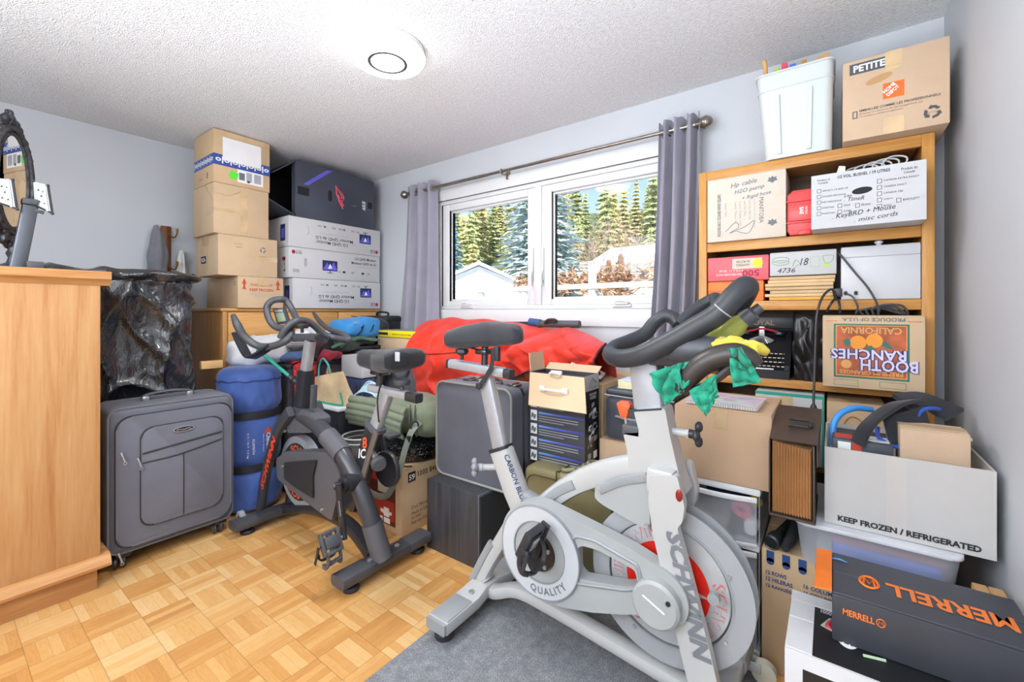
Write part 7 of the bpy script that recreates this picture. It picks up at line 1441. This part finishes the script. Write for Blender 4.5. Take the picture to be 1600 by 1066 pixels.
# ---- black bike
bb = thing('exercise_bike', 'matte black spin exercise bike with red lettering near the dresser', 'exercise bike', (-2.15, 1.28, 0))
bk_ = plain('graphite_frame', '434449', .32, .15, var=.05); bk2 = plain('black_frame', '2a2b2f', .35); gp = plain('graphite_panel', '57585d', .42, var=.03)
Y0 = 1.27
b = MB(); b.bar([(-1.702, 1.07, .06), (-1.702, 1.22, .062), (-1.702, 1.34, .062), (-1.702, 1.545, .06)], .092, .045, up=(0, 0, 1), bev=.6); b.build('rear_stabilizer', bk_, bb)
b = MB(); b.bar([(-2.60, 1.01, .06), (-2.60, 1.53, .06)], .085, .045, up=(0, 0, 1), bev=.6); b.build('front_stabilizer', bk_, bb)
for x, ya, yb in ((-1.702, 1.055, 1.20), (-1.702, 1.42, 1.555), (-2.60, .995, 1.11)):
    MB().bar([(x, ya, .062), (x, yb, .062)], .097, .048, up=(0, 0, 1), bev=.6).build('end_cap', plain('charcoal_cap', '47484d', .5), bb)
for x, y in ((-1.70, 1.12), (-1.70, 1.5), (-2.60, 1.07), (-2.60, 1.48)): MB().lathe([(0, 0), (.034, 0), (.036, .012), (.03, .02), (.012, .024), (.012, .045), (0, .045)], (x, y, 0), n=22).build('levelling_foot', M['black_matte'], bb)
for y in (1.215, 1.37): MB().cyl((-1.70, y, .082), (-1.70, y, .09), .012, n=6).build('bolt', M['silver'], bb)
MB().lathe([(0, -.014), (.03, -.014), (.034, -.01), (.034, .01), (.03, .014), (0, .014)], (-2.655, 1.06, .075), (0, 1, 0), 24).build('transport_wheel', M['mid_grey'], bb); MB().box((-2.66, 1.042, .06), (-2.63, 1.078, .085), .003).build('wheel_bracket', M['steel_dark'], bb)
b = MB(); b.bar([(-2.58, Y0, .07), (-2.46, Y0, .1), (-2.212, 1.27, 0.156), (-1.947, 1.27, 0.154), (-1.76, Y0, .07)], .05, .06, up=(0, 1, 0), sub=5, bev=.5); b.build('base_beam', bk2, bb)
b = MB(); b.tube([(-2.414, 1.25, 0.654), (-2.204, 1.23, 0.636), (-2.027, 1.215, 0.588), (-1.908, 1.21, 0.533), (-1.826, 1.215, 0.453), (-1.77, 1.225, 0.361), (-1.72, 1.245, 0.23), (-1.682, 1.27, 0.071)], [.04, .04, .04, .04, .041, .042, .043, .043], 16, sub=5); b.build('main_tube', bk_, bb)
for t_a, t_b in (((-2.045, 1.215, 0.595), (-1.903, 1.21, 0.528)), ((-1.723, 1.244, 0.238), (-1.682, 1.27, 0.076))): MB().tube([t_a, t_b], .0475, 18).build('tube_sleeve', gp, bb)
for y in (1.185, 1.355):
    b = MB(); P = [V((-2.359, 1.19, 0.68)), V((-2.486, 1.19, 0.566)), V((-2.583, 1.19, 0.404)), V((-2.661, 1.19, 0.221)), V((-2.709, 1.19, 0.029))]
    b.bar([V((p.x, y, p.z)) for p in P], .06, .035, up=(0, 1, 0), sub=5, bev=.5); fk = b.build('fork_leg', bk_, bb)
    if y < 1.3:
        P0, P1 = V((-2.655, 1.166, 0.204)), V((-2.501, 1.166, 0.526)); X = frame(P0, P1-P0, V((-1, 0, .2))); MB().text('SCHWINN', X @ Matrix.Translation((0, -.025, 0)), w=(P1-P0).length, h=.04, bold=.04, shear=.2).build('lettering', plain('bright_red_letter', 'e5442a', .45), fk, 0)
b = MB(); b.bar([(-2.396, 1.27, 0.634), (-2.369, 1.27, 0.781), (-2.355, 1.27, 0.896)], [.1, .085, .08], [.08, .07, .065], up=(0, 1, 0), bev=.4); b.build('head_tube', bk2, bb)
b = MB(); b.bar([(-2.219, 1.235, 0.707), (-2.207, 1.235, 0.831)], .022, .03, up=(0, 1, 0), bev=.4); b.build('bottle_cage', M['dark_grey'], bb)
b = MB(); b.bar([(-2.355, 1.27, 0.889), (-2.308, 1.27, 1.062)], .062, .045, up=(0, 1, 0), bev=.5); b.build('handlebar_post', M['alu'], bb)
b = MB(); b.bar([(-2.539, 1.27, 1.071), (-2.212, 1.27, 1.083)], .04, .05, up=(0, 1, 0), bev=.5); b.build('slider', M['dark_grey'], bb)
p = V((-2.396, 1.27, 1.101)); MB().cyl(p, p+V((0, 0, .03)), .009).lathe([(0, .025), (.03, .025), (.034, .032), (.034, .046), (.03, .05), (0, .05)], p, n=12).build('slider_knob', M['black_plastic'], bb)
p = V((-2.178, 1.24, 1.085)); MB().cyl(p, p+V((.03, -.0, 0)), .02).build('slider_end', M['black_matte'], bb)
HB = plain('grey_grip', '4b4d52', .4, var=.04)
b = MB(); b.tube([(-2.734, 1.05, 1.202), (-2.701, 1.06, 1.144), (-2.685, 1.09, 1.078), (-2.643, 1.14, 1.026), (-2.554, 1.18, 1.024), (-2.475, 1.22, 1.058), (-2.478, 1.25, 1.096), (-2.539, 1.27, 1.127)], [.012, .022, .021, .021, .021, .021, .02, .018], 12, sub=6); b.tube([(-2.5, 1.2, 1.072), (-2.468, 1.22, 1.13), (-2.447, 1.26, 1.166), (-2.462, 1.32, 1.168), (-2.473, 1.38, 1.14), (-2.472, 1.44, 1.085), (-2.433, 1.5, 1.056), (-2.33, 1.52, 1.051), (-2.491, 1.58, 1.079), (-2.67, 1.6, 1.102), (-2.821, 1.62, 1.15), (-2.939, 1.64, 1.211)], [.019, .02, .02, .02, .02, .02, .02, .019, .017, .016, .017, .010], 12, sub=6)
b.build('handlebar', HB, bb)
b = MB(); b.tube([(-2.467, 1.27, 1.151), (-2.499, 1.25, 1.129), (-2.579, 1.22, 1.128), (-2.628, 1.2, 1.172), (-2.66, 1.2, 1.239), (-2.648, 1.22, 1.28), (-2.632, 1.26, 1.292), (-2.63, 1.3, 1.281), (-2.594, 1.32, 1.22), (-2.53, 1.31, 1.171)], .019, 12, sub=6); b.build('console_hoop', HB, bb)
p = [V((-2.719, 1.26, 1.239)), V((-2.627, 1.28, 1.239)), V((-2.574, 1.28, 1.16)), V((-2.663, 1.26, 1.144))]; n_ = (p[1]-p[0]).cross(p[3]-p[0]).normalized(); n_ = -n_ if n_.y > 0 else n_
b = MB(); A = [b.bm.verts.new(q) for q in p]; B2 = [b.bm.verts.new(q-n_*.02) for q in p]; b.face(A); b.face(B2)
for i in range(4): b.face((A[i], A[(i+1) % 4], B2[(i+1) % 4], B2[i]))
cs = b.build('console', M['dark_grey'], bb, 0)
g = lambda s, t: p[0]*(1-s)*(1-t)+p[1]*s*(1-t)+p[2]*s*t+p[3]*(1-s)*t
MB().quad(*[g(s, t)+n_*.001 for s, t in ((.12, .3), (.88, .3), (.88, .9), (.12, .9))]).build('screen', plain('lcd_screen', '9aa890', .2), cs, 0); MB().quad(*[g(s, t)+n_*.001 for s, t in ((.12, .08), (.88, .08), (.88, .24), (.12, .24))]).build('screen_label', M['ink_pale'], cs, 0)
for P in ([(-2.821, 1.1, 1.1), (-2.793, 1.12, 1.021), (-2.749, 1.14, 0.954), (-2.659, 1.14, 0.967), (-2.554, 1.18, 1.028)], [(-2.473, 1.42, 1.017), (-2.451, 1.36, 0.947), (-2.383, 1.33, 0.994), (-2.403, 1.4, 1.059), (-2.463, 1.48, 1.009)]):
    MB().bar([V(q) for q in P], .012, .06, up=(.3, -1, .2), sub=4, bev=.3).build('dumbbell_cradle', M['black_plastic'], bb)
# seat assembly
b = MB(); b.bar([(-1.735, 1.27, 0.674), (-1.815, 1.27, 0.486), (-1.904, 1.27, 0.262)], .082, .06, up=(0, 1, 0), bev=.35); b.build('seat_tube', bk2, bb)
b = MB(); b.bar([(-1.682, 1.238, 0.666), (-1.759, 1.238, 0.497), (-1.84, 1.238, 0.305)], .03, .012, up=(0, 1, 0), bev=.3); b.build('tube_face', plain('bronze_grey_panel', '77706b', .3, .4), bb)
MB().bar([(-1.725, 1.27, 0.688), (-1.735, 1.27, 0.668)], .095, .07, up=(0, 1, 0), bev=.4).build('tube_collar', gp, bb)
b = MB(); b.bar([(-1.64, 1.27, 0.853), (-1.725, 1.27, 0.682)], .06, .042, up=(0, 1, 0), bev=.5); b.build('seat_post', M['alu'], bb)
b = MB(); b.bar([(-1.769, 1.27, 0.858), (-1.613, 1.27, 0.853), (-1.491, 1.27, 0.85)], .036, .04, up=(0, 1, 0), bev=.5); b.build('seat_slider', M['alu'], bb)
b = MB(); b.bar([(-1.499, 1.27, 0.849), (-1.429, 1.27, 0.846)], .04, .044, up=(0, 1, 0), bev=.4); b.build('slider_cap', M['black_plastic'], bb)
p = V((-1.542, 1.27, 0.867)); MB().cyl(p, p+V((0, 0, .03)), .01).lathe([(0, .028), (.034, .028), (.038, .035), (.038, .05), (.03, .055), (0, .055)], p, n=10).build('slider_knob', M['dark_grey'], bb)
p = V((-1.706, 1.27, 0.876)); b = MB(); b.cyl(p, p+V((.01, 0, .09)), .015); b.box(p+V((-.03, -.03, .05)), p+V((.04, .03, .07)), .006); b.build('seat_clamp', M['steel_dark'], bb)
saddle('saddle', bb, (-1.486, 1.27, 1.01), (-1.84, 1.27, 0.993), .25, .12, cloth('black_seat_cover', '26272b', .6, .08, 8))
MB().box(V((-1.461, 1.17, 1.026))+V((0, -.004, -.012)), V((-1.432, 1.17, 1.041))+V((0, 0, .012)), .002).build('seat_tag', M['ink_pale'], bb)
MB().tube([V((-1.585, 1.2, 0.945)), V((-1.625, 1.22, 0.897)), V((-1.662, 1.23, 0.819)), V((-1.659, 1.235, 0.717))], .004, 6, 5).build('drawstring', M['black_matte'], bb)
a0 = V((-1.745, 1.228, 0.586)); X = frame(V((-1.816, 1.236, 0.522)), V((.9, 0, .15)), V((.15, 0, 1))); MB().text('IC', X, h=.045, bold=.02, shear=.3).build('lettering', M['white'], bb, 0); MB().text('8', X @ Matrix.Translation((.042, .045, 0)), h=.055, bold=.03, shear=.2).build('numeral', M['orange_deep'], bb, 0)
p = V((-1.75, 1.27, 0.56)); b = MB(); b.cyl(p+V((-.01, 0, 0)), p+V((.07, -.03, -.02)), .013); b.build('knob_stem', M['silver'], bb); c0 = p+V((.085, -.035, -.025)); d = V((.8, -.35, -.2))
MB().lathe([(0, -.01), (.026, -.01), (.034, .0), (.036, .02), (.03, .03), (0, .032)], c0, d, 10).build('adjust_knob', M['dark_grey'], bb)
# flywheel and covers
WC = (-2.405, .325)
MB().ring((WC[0], 1.25, WC[1]), (0, 1, 0), .12, .195, .045, 64).build('flywheel', M['alu'], bb); MB().lathe([(0, 0), (.122, 0), (.122, .03), (0, .03)], (WC[0], 1.255, WC[1]), (0, 1, 0), 50).build('flywheel_face', M['inner_black'], bb)
MB().ring((WC[0], 1.246, WC[1]), (0, 1, 0), .10, .158, .004, 60).build('flywheel_band', M['black_matte'], bb)
b = MB(); arc_text(b, 'SCHWINN', WC, .112, 1.05, .036, 1.2445, .04); arc_text(b, 'SCHWINN', WC, .112, -2.4, .036, 1.2445, .04); b.build('lettering', M['orange_deep'], bb, 0)
b = MB(); plate(b, rounded(xz((-2.442, 1.2, 0.578), (-2.277, 1.2, 0.699), (-2.144, 1.2, 0.667), (-2.144, 1.2, 0.625), (-2.187, 1.2, 0.588), (-2.427, 1.2, 0.548)), .012), [], 1.205, 1.29); b.build('upper_cover', gp, bb, 35)
for q in ((-2.456, 1.2, 0.554), (-2.169, 1.2, 0.637)): MB().cyl(V(q)+V((0, .01, 0)), V(q)-V((0, .003, 0)), .007, n=10).build('screw', M['silver'], bb)
b = MB(); plate(b, rounded(xz((-2.529, 1.2, 0.39), (-2.413, 1.2, 0.452), (-2.019, 1.2, 0.523), (-1.941, 1.2, 0.489), (-1.892, 1.2, 0.437), (-1.919, 1.2, 0.329), (-1.969, 1.2, 0.197), (-2.138, 1.2, 0.218), (-2.514, 1.2, 0.277)), .02), [], 1.19, 1.262); cv = b.build('chain_cover', gp, bb, 35)
b = MB(); plate(b, rounded(xz((-2.415, 1.18, 0.394), (-2.09, 1.18, 0.473), (-2.126, 1.18, 0.372), (-2.12, 1.18, 0.272), (-2.292, 1.18, 0.286), (-2.415, 1.18, 0.306)), .01), [], 1.178, 1.186); b.build('cover_inset', plain('black_inset', '2a2b2e', .5), cv, 35)
for q in ((-2.436, 1.18, 0.368), (-2.043, 1.18, 0.235)): MB().cyl(V(q)+V((0, .01, 0)), V(q)-V((0, .003, 0)), .006, n=10).build('screw', M['silver'], cv)
# cranks
BC = V((-1.804, 1.16, 0.425)); MB().cyl(BC+V((0, .1, 0)), BC+V((0, -.02, 0)), .034, n=24).cyl(BC+V((0, .06, 0)), BC+V((0, .0, 0)), .042, n=24).build('bottom_bracket', bk2, bb)
ce = V((-1.748, 1.115, 0.222)); cs_ = V((-1.796, 1.12, 0.422)); MB().bar([cs_+V((-.003, 0, .018)), ce+V((.002, 0, -.014))], .036, .018, up=(0, 1, 0), bev=.6).build('crank_arm', bk2, bb)
MB().cyl(BC+V((0, -.02, 0)), V((BC.x-.02, 1.115, BC.z)), .016).build('crank_axle', M['steel_dark'], bb)
MB().text('SCHWINN', frame((cs_+ce)/2+V((-.006, -.0095, .05)), ce-cs_, V((1, 0, .1))), h=.01, bold=.02).build('lettering', M['ink_pale'], bb, 0)
pedal(bb, ce+V((-.0, -.012, .0)), M['dark_grey'], tilt=1.05, s=-1)
MB().bar([V((BC.x, 1.40, BC.z)), V((BC.x-.05, 1.40, BC.z+.15))], .036, .018, up=(0, 1, 0), bev=.6).build('crank_arm', bk2, bb); MB().box((BC.x-.09, 1.415, BC.z+.14), (BC.x-.01, 1.49, BC.z+.16), .006).build('pedal', M['dark_grey'], bb)
MB().lathe([(0, 0), (.085, 0), (.09, .006), (.09, .02), (0, .026)], (BC.x+.015, 1.37, BC.z+.01), (0, 1, 0), 44).build('rear_cover', bk2, bb)
